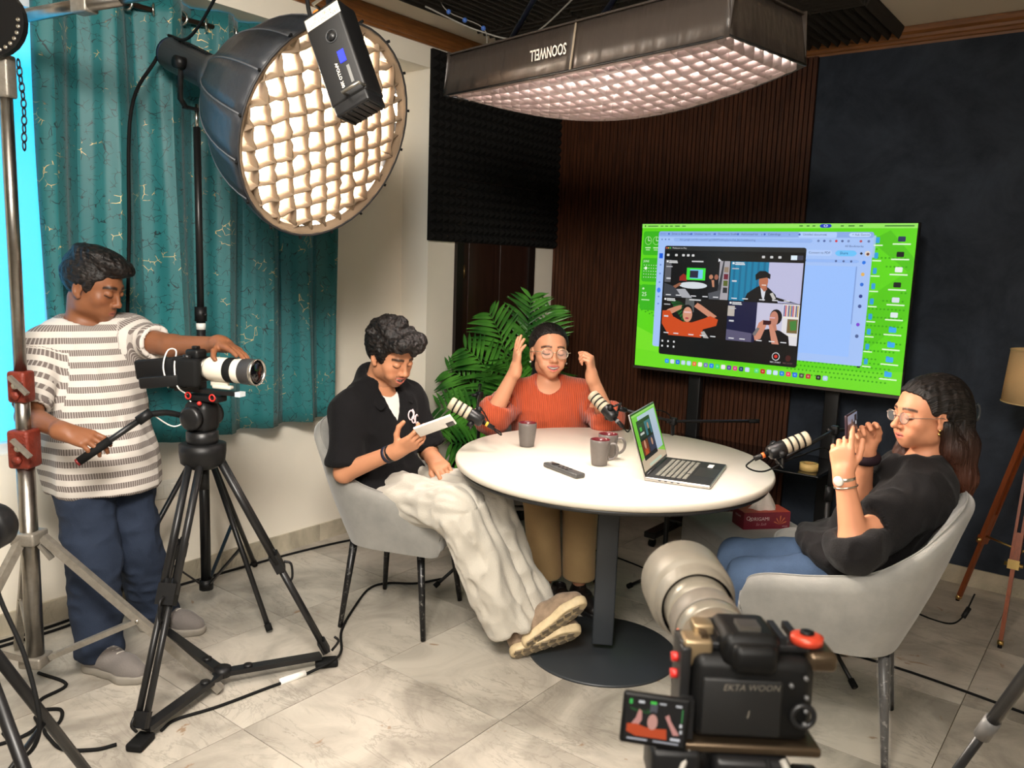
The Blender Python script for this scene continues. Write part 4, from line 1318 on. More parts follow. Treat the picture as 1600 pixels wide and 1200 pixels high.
# woman in orange
r = q[2]
qr(r, 0, 0, 1, 1, (22, 16, 15)); qr(r, .36, 0, .5, .35, (90, 92, 92))
for k in range(9): qp(r, [(.3 + .02 * k, .1 + .02 * k), (.1 + .03 * k, .05 + .07 * k), (.12 + .03 * k, .1 + .07 * k)], (30, 96, 40))
qp(r, [(.02, .4), (.1, .3), (.25, .2), (.31, .18), (.3, .28), (.16, .42)], (205, 140, 112)); qp(r, [(.5, .2), (.55, .1), (.6, .14), (.86, .42), (.78, .5)], (205, 140, 112))
qp(r, [(0, .36), (.12, .34), (.18, .5), (.34, .62), (.48, .62), (.66, .5), (.76, .42), (.88, .5), (.86, .66), (.66, .78), (.64, 1), (.12, 1), (.0, .7)], (206, 76, 30))
qe(r, .4, .33, .085, .17, (18, 16, 18)); qe(r, .405, .42, .075, .2, (214, 150, 122)); qr(r, .35, .34, .46, .38, (230, 190, 190)); qe(r, .4, .52, .03, .025, (170, 60, 70)); qp(r, [(.63, .86), (.68, .82), (.76, 1), (.68, 1)], (180, 176, 172))
# woman in black with phone
r = q[3]
qr(r, 0, 0, 1, 1, (200, 198, 222)); qr(r, 0, 0, .42, 1, (24, 26, 62)); qp(r, [(0, .72), (.37, .78), (.37, 1), (0, 1)], (92, 88, 116)); qr(r, 0, .12, .1, .38, (190, 180, 170))
qr(r, .78, 0, 1, 1, (226, 222, 226)); 
for k in range(10): qr(r, .79 + k * .02, .03, .805 + k * .02, .3, ((60, 80, 150), (200, 50, 60), (220, 200, 190), (50, 60, 120), (190, 160, 60))[k % 5])
qr(r, .78, .31, 1, .345, (236, 232, 220)); qr(r, .85, .36, .99, .7, (120, 100, 60)); qp(r, [(.88, .42), (.97, .38), (.98, .62), (.9, .64)], (70, 130, 60)); qr(r, .85, .74, 1, .775, (236, 232, 220))
qp(r, [(.4, 1), (.5, .68), (.64, .62), (.76, .66), (.88, .78), (.9, 1)], (16, 15, 20)); qe(r, .69, .33, .085, .19, (24, 18, 20)); qe(r, .665, .38, .06, .19, (196, 132, 112)); qp(r, [(.6, .55), (.7, .5), (.72, .66), (.64, .68)], (190, 126, 104))
qp(r, [(.46, .5), (.52, .42), (.58, .46), (.56, .6), (.5, .9), (.42, .95), (.4, .82)], (206, 140, 116)); qr(r, .52, .43, .63, .54, (60, 22, 30)); qp(r, [(.6, .54), (.64, .5), (.7, .7), (.76, 1), (.66, 1)], (206, 140, 116)); qr(r, .6, .34, .68, .37, (220, 180, 190)); qp(r, [(.38, .8), (.44, .62), (.48, .64), (.42, .84)], (120, 116, 116))
# overlay captions of the four tiles
for r in q:
    qr(r, .02, .02, .05, .07, (240, 240, 240)); qr(r, .06, .02, .19, .045, (230, 230, 230)); qr(r, .06, .06, .2, .085, (230, 230, 230)); qr(r, .02, .17, .12, .195, (190, 190, 195)); qr(r, .03, .48, .1, .52, (210, 210, 215))
    for u in (.04, .2, .44, .62, .78): qr(r, u, .93, u + .08, .955, (225, 225, 228))
qr(q[0], .42, .01, .6, .045, (210, 210, 210)); qr(q[2], .42, .01, .6, .045, (210, 210, 210))
for u in (.115, .14, .165):
    for v in (.8, .835): sc.rect(u, v, u + .007, v + .013, (225, 225, 225), .001)
sc.ell(.575, .84, .014, .026, (235, 235, 235), 20); sc.ell(.575, .84, .012, .022, (20, 18, 18), 20); sc.ell(.575, .84, .006, .011, (220, 50, 40), 14)
sc.text(.555, .878, 'REC START', .014, (230, 230, 230)); sc.ell(.62, .845, .01, .02, (70, 30, 28), 16); sc.text(.602, .878, 'REC STOP', .014, (120, 90, 86))
sc.poly([(.33, .225), (.33, .25), (.336, .243), (.342, .243)], (235, 235, 240))
# dock
dock = [(30, 150, 240), (210, 225, 250), (30, 110, 230), (190, 215, 240), (180, 220, 250), (235, 120, 60), (240, 240, 220), (120, 120, 190), (30, 130, 240), (60, 220, 120), (240, 235, 240), (90, 60, 160), (220, 60, 140), (20, 60, 110), (200, 215, 250), None, (90, 220, 130), (200, 30, 40), (190, 220, 250), (200, 225, 250), (30, 130, 220), (240, 60, 90), (30, 110, 230), (70, 80, 60), (190, 40, 50), None, (24, 28, 24), (180, 210, 240)]
u = .135
for c in dock:
    if c is None: u += .012; continue
    sc.rect(u, .93, u + .017, .96, c, .004)
    sc.ell(u + .0085, .945, .0038, .0066, tuple(min(255, int(x * .55 + 110)) for x in c), 8)
    u += .0235
# desktop icons down the right edge
ic = [(40, 50, 90), (20, 22, 24), (235, 240, 235), (24, 30, 26), (215, 225, 235), (225, 235, 235), (60, 170, 240), (60, 170, 240), (60, 170, 240), (60, 170, 240)]
for k, c in enumerate(ic):
    v = .075 + k * .088
    sc.rect(.945, v, .968, v + .03, c, .003); sc.rect(.93, v + .04, .985, v + .048, (225, 250, 210))
    if c == (60, 170, 240): sc.rect(.945, v - .004, .955, v + .004, (50, 155, 225))
for k in range(9):
    v = .08 + k * .09
    sc.rect(.877, v, .889, v + .035, (50, 160, 220), .003)
    sc.rect(.872, v + .044, .9, v + .051, (225, 250, 210))
sc.build('screen_image', T(0, -.0172, th_ / 2 + .0) @ R(PI / 2, 'X'), .76, TV)
# trolley
tr = thing('tv_trolley', 'black wheeled trolley stand under the television', 'tv stand', (-1.668, 4.33, 0))
for s in (-1, 1):
    MB().box(s * .395, .095, .66, .075, .045, 1.16, b=.006).build('column', black_m, tr)
    MB().box(s * .395, -.06, .075, .07, .62, .035, b=.006).build('base_rail', black_m, tr)
    for y in (-.33, .2):
        g = MB(); g.cyl((s * .395 - .012, y, .026), (s * .395 + .012, y, .026), .026); g.build('caster', rubber, tr)
        MB().box(s * .395, y, .052, .03, .035, .016).build('caster_fork', chrome, tr)
MB().box(0, .05, .09, .86, .3, .03, b=.006).build('base_tray', black_m, tr)
MB().rbox(0, -.13, .575, .99, .47, .016, .006).build('shelf', mat('black_tempered_glass', rgb(10, 11, 13), .1), tr)
MB().box(0, .1, .56, .8, .05, .03).build('shelf_support', black_m, tr)
MB().box(0, .1, 1.3, .8, .04, .06).build('crossbar', black_m, tr)
tp = thing('tape_roll', 'yellowish roll of masking tape on the trolley shelf', 'tape', (-1.255, 4.07, .5835))
MB().lathe([(.027, 0), (.045, 0), (.045, .035), (.027, .035), (.027, 0)], 32, None, False).build('tape', mat('masking_tape', rgb(224, 190, 120), .6), tp)
MB().lathe([(.0255, .001), (.027, .001), (.027, .034), (.0255, .034), (.0255, .001)], 32, None, False).build('core', mat('tape_core', rgb(190, 150, 90), .8), tp)

# ---------------------------------------------------------------- tripod floor lamp
lmp = thing('floor_lamp', 'tripod floor lamp with brown wooden legs and cream drum shade', 'floor lamp', (-.326, 4.203, 0))
wd = mat('reddish_brown_wood', rgb(128, 62, 26), .38, var=.3, vscale=14, stretch=(8, 8, .7), coat=.25)
brass = mat('brass', rgb(190, 160, 100), .28, 1.0)
feet = [Vector((-.25, .159, 0)), Vector((-.012, -.295, 0)), Vector((.262, .137, 0))]
apex = Vector((0, 0, .96))
for k, ft in enumerate(feet):
    tv = apex + Vector((ft.x * .09, ft.y * .09, 0))
    d = (ft - tv)
    s1, s2 = tv + d * .64, ft
    x, y, z = basis(d)
    for s in (-1, 1):
        MB().bar(tv + x * s * .013, s1 + x * s * .013, .011, .024).build('leg_rail', wd, lmp)
    MB().bar(tv + d * .5, tv + d * .985, .016, .02).build('lower_leg', wd, lmp)
    MB().cyl(ft - d.normalized() * .03 , ft + Vector((0, 0, .012)), .0125).build('brass_foot', brass, lmp)
    MB().cyl(ft + Vector((0, 0, .014)), ft, .009).build('foot_tip', rubber, lmp)
    MB().cyl(s1 - x * .035, s1 + x * .035, .009).build('clamp_screw', brass, lmp)
    MB().bar(s1 - d.normalized() * .02, s1 + d.normalized() * .02, .044, .03).build('leg_clamp', brass if k == 1 else wd, lmp)
    MB().cyl(s1 - d.normalized() * .02, Vector((0, 0, s1.z + .01)), .005).build('spreader_rod', brass, lmp)
MB().lathe([(.045, .94), (.05, .95), (.05, .975), (.02, .985), (.012, 1.05)], 20).build('head_casting', brass, lmp)
MB().cyl((0, 0, 1.03), (0, 0, 1.16), .012).build('lamp_holder', blackp, lmp)
shade, nt, p = new_mat('cream_linen_shade')
p.inputs['Base Color'].default_value = rgb(226, 200, 152); p.inputs['Roughness'].default_value = .85
tl = node(nt, 'ShaderNodeBsdfTranslucent'); tl.inputs[0].default_value = rgb(226, 190, 130)
mx = node(nt, 'ShaderNodeMixShader'); mx.inputs[0].default_value = .35
nt.links.new(p.outputs[0], mx.inputs[1]); nt.links.new(tl.outputs[0], mx.inputs[2]); nt.links.new(mx.outputs[0], nt.nodes['Material Output'].inputs[0])
tc = node(nt, 'ShaderNodeTexCoord'); wv = node(nt, 'ShaderNodeTexNoise', ins={'Scale': 180.0}); nt.links.new(tc.outputs['Object'], wv.inputs['Vector'])
bu = node(nt, 'ShaderNodeBump', ins={'Strength': .3, 'Distance': .003}); nt.links.new(wv.outputs[0], bu.inputs['Height']); nt.links.new(bu.outputs[0], p.inputs['Normal'])
SHR = .155
o = MB().lathe([(SHR, 1.03), (SHR * .9, 1.26)], 48, None, False).build('lamp_shade', shade, lmp)
sd_ = o.modifiers.new('cloth', 'SOLIDIFY'); sd_.thickness = .003
mb = MB(); mb.torus(SHR, .003, T(0, 0, 1.03), 40, 6); mb.torus(SHR * .9, .003, T(0, 0, 1.26), 40, 6); mb.build('shade_ring', mat('shade_tape', rgb(205, 178, 130), .8), lmp)
MB().sphere((0, 0, 1.15), .035).build('bulb', mat('warm_bulb', rgb(255, 236, 200), .4, emit=(1.0, .74, .42, 1), estr=9.0), lmp)
MB(T(.075, -.09, .64) @ R(PI / 2, 'Y') @ R(.5, 'X')).lathe([(.001, -.03), (.085, -.03), (.1, -.02), (.1, .02), (.085, .03), (.001, .03)], 28).build('round_dimmer_drum', black_m, lmp)
MB(T(.075, -.09, .64) @ R(PI / 2, 'Y') @ R(.5, 'X')).torus(.098, .006, T(0, 0, -.022), 28).build('drum_rim', chrome, lmp)
crd = thing('lamp_cord', 'thin black lamp cord with inline switch trailing over marble floor', 'cord', (-.5, 4.15, 0))
MB().tube(bez([(.03, -.1, .16), (.0, -.16, .06), (-.06, -.14, .006), (-.2, -.1, .005), (-.33, .06, .005), (-.42, .2, .005)]), .004, 6).build('cable', rubber, crd)
MB().tube([(.018, -.128, .1), (.003, -.158, .06)], .011, 8).build('inline_switch', blackp, crd)

# ---------------------------------------------------------------- palm in the corner
leaf, nt, p = new_mat('glossy_palm_green')
oi = node(nt, 'ShaderNodeTexCoord'); nz = node(nt, 'ShaderNodeTexNoise', ins={'Scale': 6.0})
nt.links.new(oi.outputs['Object'], nz.inputs['Vector'])
rp = node(nt, 'ShaderNodeValToRGB'); rp.color_ramp.elements[0].color = rgb(34, 88, 28); rp.color_ramp.elements[1].color = rgb(92, 164, 58)
rp.color_ramp.elements[0].position = .35; rp.color_ramp.elements[1].position = .65
nt.links.new(nz.outputs[0], rp.inputs[0]); nt.links.new(rp.outputs[0], p.inputs['Base Color'])
p.inputs['Roughness'].default_value = .35
PL = Vector((-2.97, 3.93, 0))
pl = thing('potted_palm', 'green artificial palm in a pot behind the person in orange', 'palm', tuple(PL))
MB().lathe([(.11, 0), (.125, .02), (.15, .26), (.15, .28), (.135, .28), (.13, .25), (.001, .25)], 28).build('pot', mat('charcoal_pot', rgb(40, 40, 42), .5), pl)
MB().lathe([(.13, .245), (.001, .252)], 20).build('soil', mat('soil', rgb(40, 30, 22), .95), pl)
fr_ = random.Random(11)
camd = Vector((.6134, -.7897, 0)); camr = Vector((.7897, .6134, 0))
fronds = [  # tip offsets: right, up, toward camera
    (.06, 1.36, .10), (-.22, 1.26, .16), (.28, 1.30, .06), (-.36, 1.06, .22), (.16, 1.12, .30), (-.46, .92, .16), (-.50, .72, .30), (-.12, 1.02, .34), (.30, .98, .24), (.38, .80, .16), (-.42, .52, .34), (-.26, .64, .42), (.34, .60, .32)]
for k, (rx, uz, tc_) in enumerate(fronds):
    rx = rx * (.5 if rx > 0 else .95)
    tip = camr * rx + camd * tc_ + Vector((0, 0, uz))
    base = Vector((fr_.uniform(-.03, .03), fr_.uniform(-.03, .03), .25))
    ctrl = Vector((tip.x * .25, tip.y * .25, base.z + (tip.z - base.z) * .72 + .04))
    rach = [(1 - t) ** 2 * base + 2 * t * (1 - t) * ctrl + t * t * tip for t in [i / 22 for i in range(23)]]
    mb = MB()
    mb.tube(rach, [.006 - .0045 * i / 22 for i in range(23)], 6)
    for i in range(6, 23):
        t = i / 22
        tan = (rach[min(i + 1, 22)] - rach[i - 1]).normalized()
        sd = tan.cross(camd * .8 + Vector((fr_.uniform(-.2, .2), fr_.uniform(-.2, .2), .35)))
        if sd.length < .1: continue
        sd.normalize()
        ln_ = .235 * math.sin(PI * (.12 + .8 * (t - .25) / .78)) + .03
        for s in (-1, 1):
            d0 = (sd * s * .8 + tan * .62 + Vector((0, 0, .16 + fr_.uniform(-.1, .1)))).normalized()
            dr2 = Vector((0, 0, -.45))
            nrm = tan.cross(d0 * s).normalized()
            w = .0125
            vs = []; NL = 5
            for j in range(NL + 1):
                u = j / NL
                c_ = rach[i] + d0 * ln_ * u + dr2 * ln_ * u * u * .5
                wd_ = w * math.sin(PI * (.12 + .88 * u) ) if u < 1 else .0006
                acr = tan - d0 * tan.dot(d0); acr.normalize()
                vs += [tuple(c_ - acr * wd_), tuple(c_ + nrm * .003), tuple(c_ + acr * wd_)]
            fs = []
            for j in range(NL):
                fs += [(j * 3, j * 3 + 1, j * 3 + 4, j * 3 + 3), (j * 3 + 1, j * 3 + 2, j * 3 + 5, j * 3 + 4)]
            mb.add(vs, fs, None, True)
    mb.build('frond', leaf, pl)
# ---------------------------------------------------------------- steel combo stand with boom at the left
steel = mat('worn_steel_tube', rgb(150, 146, 140), .3, 1.0, var=.15, vscale=30)
alu_d = mat('dull_aluminium', rgb(150, 144, 134), .5, .6, var=.2, vscale=40, bump=.15, bscale=120)
redc = mat('rust_red_clamp', rgb(118, 44, 30), .5, .2, var=.3, vscale=40, bump=.3, bscale=90)
CS = Vector((-2.915, 1.10, 0))
cs = thing('combo_stand', 'steel combo stand with rust red clamps at the left edge', 'stand', tuple(CS))
MB().cyl((0, 0, .13), (0, 0, .82), .0285, n=24).build('lower_tube', steel, cs)
MB().cyl((0, 0, .8), (0, 0, 1.12), .0235, n=24).build('middle_tube', steel, cs)
MB().cyl((0, 0, 1.1), (0, 0, 2.2), .0195, n=24).build('upper_tube', steel, cs)
tocam = Vector((.6134, -.7897, 0)); tor = Vector((.7897, .6134, 0))
def clamp(z, h, r):
    o = MB(); o.rbox(0, 0, z, r * 2.2, r * 2.2, h, .01, R(.6, 'Z')); cl_ = o.build('clamp', redc, cs)
    p0 = tocam * (r * 1.1) + tor * r * .5 + Vector((0, 0, z + h * .1))
    MB().cyl(p0, p0 + tocam * .03, .011).build('bolt', chrome, cl_)
    MB().bar(p0 + tocam * .03 + Vector((0, 0, .03)) - tor * .015, p0 + tocam * .035 + tor * .045 - Vector((0, 0, .025)), .016, .012).build('wing_lever', alu_d, cl_)
    MB().cyl(tocam * (r * 1.1) + Vector((0, 0, z - h * .25)), tocam * (r * 1.1 + .014) + Vector((0, 0, z - h * .25)), .016, n=6).build('hex_nut', redc, cl_)
clamp(1.095, .105, .028); clamp(.885, .13, .034)
MB().rbox(0, 0, .575, .085, .085, .045, .008, R(.6, 'Z')).build('leg_collar', alu_d, cs)
MB().rbox(0, 0, .13, .08, .08, .04, .008, R(.6, 'Z')).build('brace_collar', alu_d, cs)
foot = Vector((-2.443, 1.519, 0)) - CS
for k, ang in enumerate((0, 2.2, -2.1)):
    ft = (Matrix.Rotation(ang, 3, 'Z') @ foot) * (1.0 if k == 0 else .62)
    topv = Vector((ft.x * .07, ft.y * .07, .575))
    d = ft + Vector((0, 0, .018)) - topv
    MB().bar(topv, topv + d, .028, .026).build('leg', alu_d, cs)
    mid = topv + d * .53
    MB().bar(Vector((ft.x * .08, ft.y * .08, .14)), mid, .026, .018).build('brace', alu_d, cs)
    MB().cyl(mid + Vector((0, 0, .0)) - tocam * .02, mid + tocam * .02, .006).build('rivet', chrome, cs)
MB().bar(Vector((.03, .02, .55)), Vector((.06, .045, .5)), .02, .012).build('leg_lever', alu_d, cs)
# grip head and chain
gh = MB(frame(Vector((0, 0, 2.23)) + tocam * .05, tor, Vector((0, 0, 1)), tocam))
prof = []
for i in range(25):
    a = PI * 2 * i / 24
    prof.append((.105 * math.cos(a), .105 * math.sin(a)))
gh.prism(prof, -.012, .012)
g_ = gh.build('grip_disc', blackp, cs)
mb = MB(frame(Vector((0, 0, 2.23)) + tocam * .05, tor, Vector((0, 0, 1)), tocam))
for i in range(12):
    a = -PI * .75 + i * .22
    mb.cyl((.088 * math.cos(a), .088 * math.sin(a), -.0135), (.088 * math.cos(a), .088 * math.sin(a), .0135), .006, n=10)
mb.build('index_hole', chrome, g_)
MB().rbox(0, 0, 2.08, .05, .05, .13, .008, R(.6, 'Z')).build('top_casting', alu_d, cs)
cl_l = bez([tor * .045 + Vector((0, 0, 2.12)), tor * .055 + Vector((0, 0, 2.0)), tor * .05 + Vector((0, 0, 1.87))], 5)
for k, q_ in enumerate(cl_l):
    MB(frame(q_, *( (tor, Vector((0, 0, 1)), tocam) if k % 2 else (tocam, Vector((0, 0, 1)), -tor)))).torus(.008, .0024, Matrix.Diagonal((1, 1.7, 1, 1)), 12, 5).build('chain_link', black_m, cs)
BM = thing('boom_arm', 'horizontal steel boom tube clamped to the combo stand top', 'boom', (-3.15, 1.175, 2.30))
b0, b1 = Vector((-3.15, 1.175, 2.30)), Vector((-1.7, 1.46, 2.305))
MB().cyl(b0, b0.lerp(b1, .42), .021, n=20).build('outer_tube', steel, BM, tuple(b0))
MB().cyl(b0.lerp(b1, .4), b1, .0165, n=20).build('inner_tube', steel, BM, tuple(b0))
MB().rbox(0, 0, .0, .05, .05, .07, .006, frame(b0.lerp(b1, .3), *basis(b1 - b0))).build('boom_clamp', alu_d, BM, tuple(b0))

# ---------------------------------------------------------------- video camera on tripod
VC = Vector((-2.585, 1.553, 0))
vt = thing('video_tripod', 'black twin tube video tripod with fluid head and spreader', 'tripod', tuple(VC))
feet3 = [Vector((-2.357, 1.180, 0)) - VC, Vector((-2.332, 1.901, 0)) - VC, Vector((-2.985, 1.60, 0)) - VC]
spr = Vector((.10, .0, .055))
for ft in feet3:
    d2 = Vector((ft.x, ft.y, 0)).normalized(); sdv = Vector((-d2.y, d2.x, 0))
    tp_ = d2 * .055 + Vector((0, 0, .83)); bt_ = ft + Vector((0, 0, .06))
    mid = tp_.lerp(bt_, .52)
    for s in (-1, 1):
        MB().cyl(tp_ + sdv * .02 * s, mid + sdv * .021 * s, .013, n=12).build('upper_tube', black_m, vt)
        MB().cyl(mid + sdv * .013 * s - (bt_ - tp_) * .06, bt_ + sdv * .014 * s, .011, n=12).build('lower_tube', black_m, vt)
    dd = (bt_ - tp_).normalized()
    MB().bar(mid - dd * .035, mid + dd * .035, .062, .034, tuple(d2)).build('leg_lock', blackp, vt)
    MB().tube(bez([mid + d2 * .025, mid + d2 * .05 + Vector((0, 0, -.01)), mid + d2 * .055 + Vector((0, 0, -.06)), mid + d2 * .045 + Vector((0, 0, -.08))], 4), .005, 6).build('lock_lever', blackp, vt)
    MB().bar(bt_ - dd * .05, bt_, .045, .03, tuple(d2)).build('foot_casting', blackp, vt)
    MB().rbox(0, 0, .014, .085, .055, .026, .008, T(ft.x, ft.y, 0) @ R(math.atan2(d2.y, d2.x), 'Z')).build('rubber_foot', rubber, vt)
    MB().tube(bez([bt_ + d2 * .02, bt_ + d2 * .045 + Vector((0, 0, .035)), bt_ + d2 * .03 + Vector((0, 0, .055))], 4), .005, 6).build('foot_clip', blackp, vt)
    a_ = spr.copy(); b_ = ft + Vector((0, 0, .045)); b_ = a_.lerp(b_, .94)
    MB().bar(a_, b_, .038, .018).build('spreader_arm', black_m, vt)
    m2 = a_.lerp(b_, .25)
    MB().cyl(m2 + Vector((0, 0, .005)), m2 + Vector((0, 0, .016)), .016).build('spreader_knob', blackp, vt)
MB().cyl(spr - Vector((0, 0, .01)), spr + Vector((0, 0, .02)), .03).build('spreader_hub', blackp, vt)
MB().lathe([(.05, .80), (.075, .82), (.08, .86), (.08, .885), (.06, .89)], 28).build('bowl', blackp, vt)
MB().cyl((0, 0, .72), (0, 0, .81), .018).build('bowl_handle', blackp, vt)
MB().lathe([(.05, .885), (.055, .9), (.055, .93), (.045, .935)], 28).build('pan_base', black_m, vt)
LDIR = Vector((.94, .342, 0)).normalized(); LUP = Vector((0, 0, 1)); LSD = LUP.cross(LDIR)
FV = frame(Vector((0, 0, 0)), LDIR, LSD, LUP)
MB(FV).rbox(0, 0, .985, .1, .09, .11, .025).build('fluid_body', blackp, vt)
for s in (-1, 1):
    MB(FV).lathe([(.001, 0), (.042, 0), (.042, .02), (.032, .026), (.001, .026)], 24, T(0, s * .045, .985) @ R(-s * PI / 2, 'X')).build('drag_dial', black_m, vt)
MB(FV).sphere((.03, -.05, 1.04), .008).build('red_lock', mat('red_plastic', rgb(190, 40, 34), .4), vt)
MB(FV).rbox(.02, 0, 1.052, .13, .06, .022, .005).build('head_plate', blackp, vt)
for s in (-1, 1):
    MB(FV).torus(.011, .003, T(.02 + s * .05, -.033, 1.06) @ R(PI / 2, 'X')).build('red_ring', mat('red_plastic', rgb(190, 40, 34), .4), vt)
hp0 = FV @ Vector((-.05, -.03, .985)); hp1 = Vector((-2.638, 1.382, 1.003)) - VC; hp2 = Vector((-2.735, 1.195, .855)) - VC
MB().tube(bez([hp0, hp0.lerp(hp1, .5) + Vector((0, 0, .01)), hp1], 5), .0105, 10).build('pan_arm', blackp, vt)
MB().cyl(hp1 - (hp2 - hp1) * .06, hp1 + (hp2 - hp1) * .14, .017).build('arm_joint', blackp, vt)
MB().cyl(hp1, hp2, .0105).build('pan_bar', black_m, vt)
MB().cyl(hp1.lerp(hp2, .55), hp2, .0145).build('pan_grip', rubber, vt)
MB().cyl(hp2, hp2 + (hp2 - hp1).normalized() * .008, .0135).build('red_end_cap', mat('dark_red_cap', rgb(110, 26, 26), .4), vt)
# the camera rig
vc = thing('video_camera', 'black camera with long white telephoto lens on the video tripod', 'camera', tuple(VC + Vector((0, 0, 1.064))))
MB(FV).box(.03, 0, .012, .27, .03, .014).build('long_plate', black_m, vc)
MB(FV).box(.16, 0, .012, .02, .032, .016).build('plate_end', alu, vc)
MB(FV).rbox(-.02, 0, .085, .07, .12, .085, .012).build('body', blackp, vc)
MB(FV).rbox(-.005, -.055, .08, .085, .035, .1, .014).build('grip', rubber, vc)
MB(FV).rbox(-.02, 0, .14, .055, .055, .035, .01).build('viewfinder_hump', blackp, vc)
MB(FV).cyl((-.02, -.045, .125), (-.02, -.045, .142), .014).build('mode_dial', black_m, vc)
MB(FV).rbox(-.02, -.0, .163, .02, .022, .01, .002).build('hot_shoe', black_m, vc)
MB(FV).box(-.02, 0, .033, .05, .04, .03).build('riser', black_m, vc)
white_l = mat('off_white_lens_paint', rgb(216, 208, 192), .4)
FL = FV @ T(.018, 0, .093) @ R(PI / 2, 'Y')
ln_ = MB(FL).lathe([(.033, 0), (.036, .012)], 32).build('lens_mount', mat('grey_lens_ring', rgb(150, 146, 138), .35, .6), vc)
MB(FL).lathe([(.036, .012), (.04, .02), (.042, .03), (.042, .095), (.0415, .097)], 40).build('lens_barrel', white_l, vc)
MB(FL).lathe([(.0415, .096), (.0435, .099), (.0435, .126), (.0415, .128)], 40).build('zoom_ring', rubber, vc)
MB(FL).lathe([(.0415, .127), (.0425, .13), (.0425, .155), (.042, .157)], 40).build('lens_band', white_l, vc)
MB(FL).lathe([(.042, .156), (.0445, .159), (.0455, .2), (.0455, .205)], 40).build('focus_ring', mat('dark_grey_ring', rgb(52, 50, 50), .55), vc)
MB(FL).lathe([(.0455, .204), (.046, .208), (.0455, .216), (.043, .216), (.041, .208)], 40, None, False).build('front_rim', mat('silver_rim', rgb(190, 186, 178), .25, .9), vc)
MB(FL).lathe([(.042, .207), (.03, .211), (.001, .213)], 32).build('front_glass', mat('coated_glass', rgb(10, 10, 14), .05), vc)
MB(FL).rbox(.05, 0, .06, .022, .02, .07, .006).build('lens_foot', white_l, vc)
MB(FV).rbox(.09, 0, .032, .075, .026, .014, .005).build('foot_plate', white_l, vc)
MB(FV).box(-.1, 0, .018, .05, .024, .012).build('rail', black_m, vc)
# monitor on an arm behind
mo = thing('field_monitor', 'black field monitor with battery beside the white lens camera', 'monitor', tuple(VC + Vector((0, 0, 1.08)) - LDIR * .13))
MO = tuple(mo.location)
FM = frame(Vector(MO) + Vector((0, 0, .055)), LDIR, LSD, LUP) @ R(.28, 'Z') @ R(-.12, 'Y')
MB(FM).rbox(-.035, -.0, .014, .175, .03, .07, .008).build('housing', blackp, mo, MO)
MB(FM).rbox(-.02, -.028, -.03, .15, .05, .04, .006).build('battery', black_m, mo, MO)
MB(FM).rbox(.048, -.006, .005, .06, .05, .095, .012).build('side_casting', blackp, mo, MO)
MB(FM).cyl((.03, 0, -.04), (.07, 0, -.062), .012).build('mount_arm', black_m, mo, MO)
wc = thing('white_usb_cable', 'thin white cable looped over the field monitor', 'cable', MO)
MB(FM).tube(bez([(.0, -.035, -.055), (-.005, -.04, .02), (.01, -.02, .075), (.03, .0, .07), (.035, -.04, .02), (.04, -.05, -.05), (.075, -.05, -.085)], 8), .0028, 6).build('loop', mat('white_cable', rgb(230, 226, 220), .5), wc, MO)
q0 = FM @ Vector((.075, -.05, -.085))
MB().tube(bez([q0, q0 + Vector((.02, .0, -.06)), q0 + Vector((-.03, -.04, -.11)), VC + hp1 + Vector((-.0, -.0, .015))], 8), .0026, 6).build('lead', mat('white_cable', rgb(230, 226, 220), .5), wc, MO)

# ---------------------------------------------------------------- big camera in the right foreground
CC = Vector((-.287, .786, 1.121))
cdir = Vector((-.208, .283, -.018)).normalized()
csd = cdir.cross(Vector((0, 0, 1))).normalized(); cup = csd.cross(cdir)
FGc = frame(CC, csd, cdir, cup)
cam_black = mat('deep_black_camera', rgb(9, 9, 9), .5, spec=.25)
fc = thing('cinema_camera', 'large black caged camera with grey telephoto lens in the foreground', 'camera', tuple(CC))
OC2 = tuple(CC)
MB(FGc).rbox(0, -.0, 0, .122, .06, .088, .012).build('body', cam_black, fc, OC2)
MB(FGc).rbox(.052, .018, -.008, .036, .06, .09, .016).build('grip', cam_black, fc, OC2)
MB(FGc).rbox(-.005, .0, .052, .058, .07, .034, .01).build('viewfinder_hump', cam_black, fc, OC2)
MB(FGc).rbox(-.005, -.042, .05, .044, .02, .028, .008).build('eyecup', cam_black, fc, OC2)
MB(FGc).box(-.005, -.01, .071, .022, .022, .005).build('hot_shoe', mat('bright_steel', rgb(190, 186, 178), .3, 1.0), fc, OC2)
MB(FGc).rbox(-.012, -.032, -.006, .08, .006, .06, .003).build('rear_panel', mat('matte_black_panel', rgb(8, 8, 8), .6), fc, OC2)
FB2 = FGc @ T(0, -.0352, 0) @ R(PI / 2, 'X')
lettering('handwriting', 'EKTA WOON', .0092, FB2 @ T(-.004, .016, .0004) @ R(.03, 'Z'), mat('chalk_ink', rgb(104, 98, 88), .7), fc, shear=.25, origin=OC2)
lettering('handwriting', '1', .012, FB2 @ T(-.006, -.012, .0004), mat('chalk_ink', rgb(150, 142, 130), .7), fc, shear=.2, origin=OC2)
cage = mat('bronze_cage', rgb(90, 76, 60), .35, .8)
MB(FGc).box(0, 0, -.05, .142, .07, .01, b=.003).build('cage_base', cage, fc, OC2)
MB(FGc).box(.0, .0, .049, .145, .028, .008, b=.002).build('cage_top', black_m, fc, OC2)
MB(FGc).box(-.068, 0, 0, .01, .05, .1, b=.002).build('cage_side', black_m, fc, OC2)
for k in range(7):
    MB(FGc).box(-.048 + k * .016, .012, .056, .007, .05, .008).build('cage_rib', cage if k in (0, 3) else black_m, fc, OC2)
MB(FGc).rbox(-.055, -.004, .042, .03, .03, .028, .004).build('cable_clamp', mat('pale_bronze', rgb(150, 130, 100), .35, .7), fc, OC2)
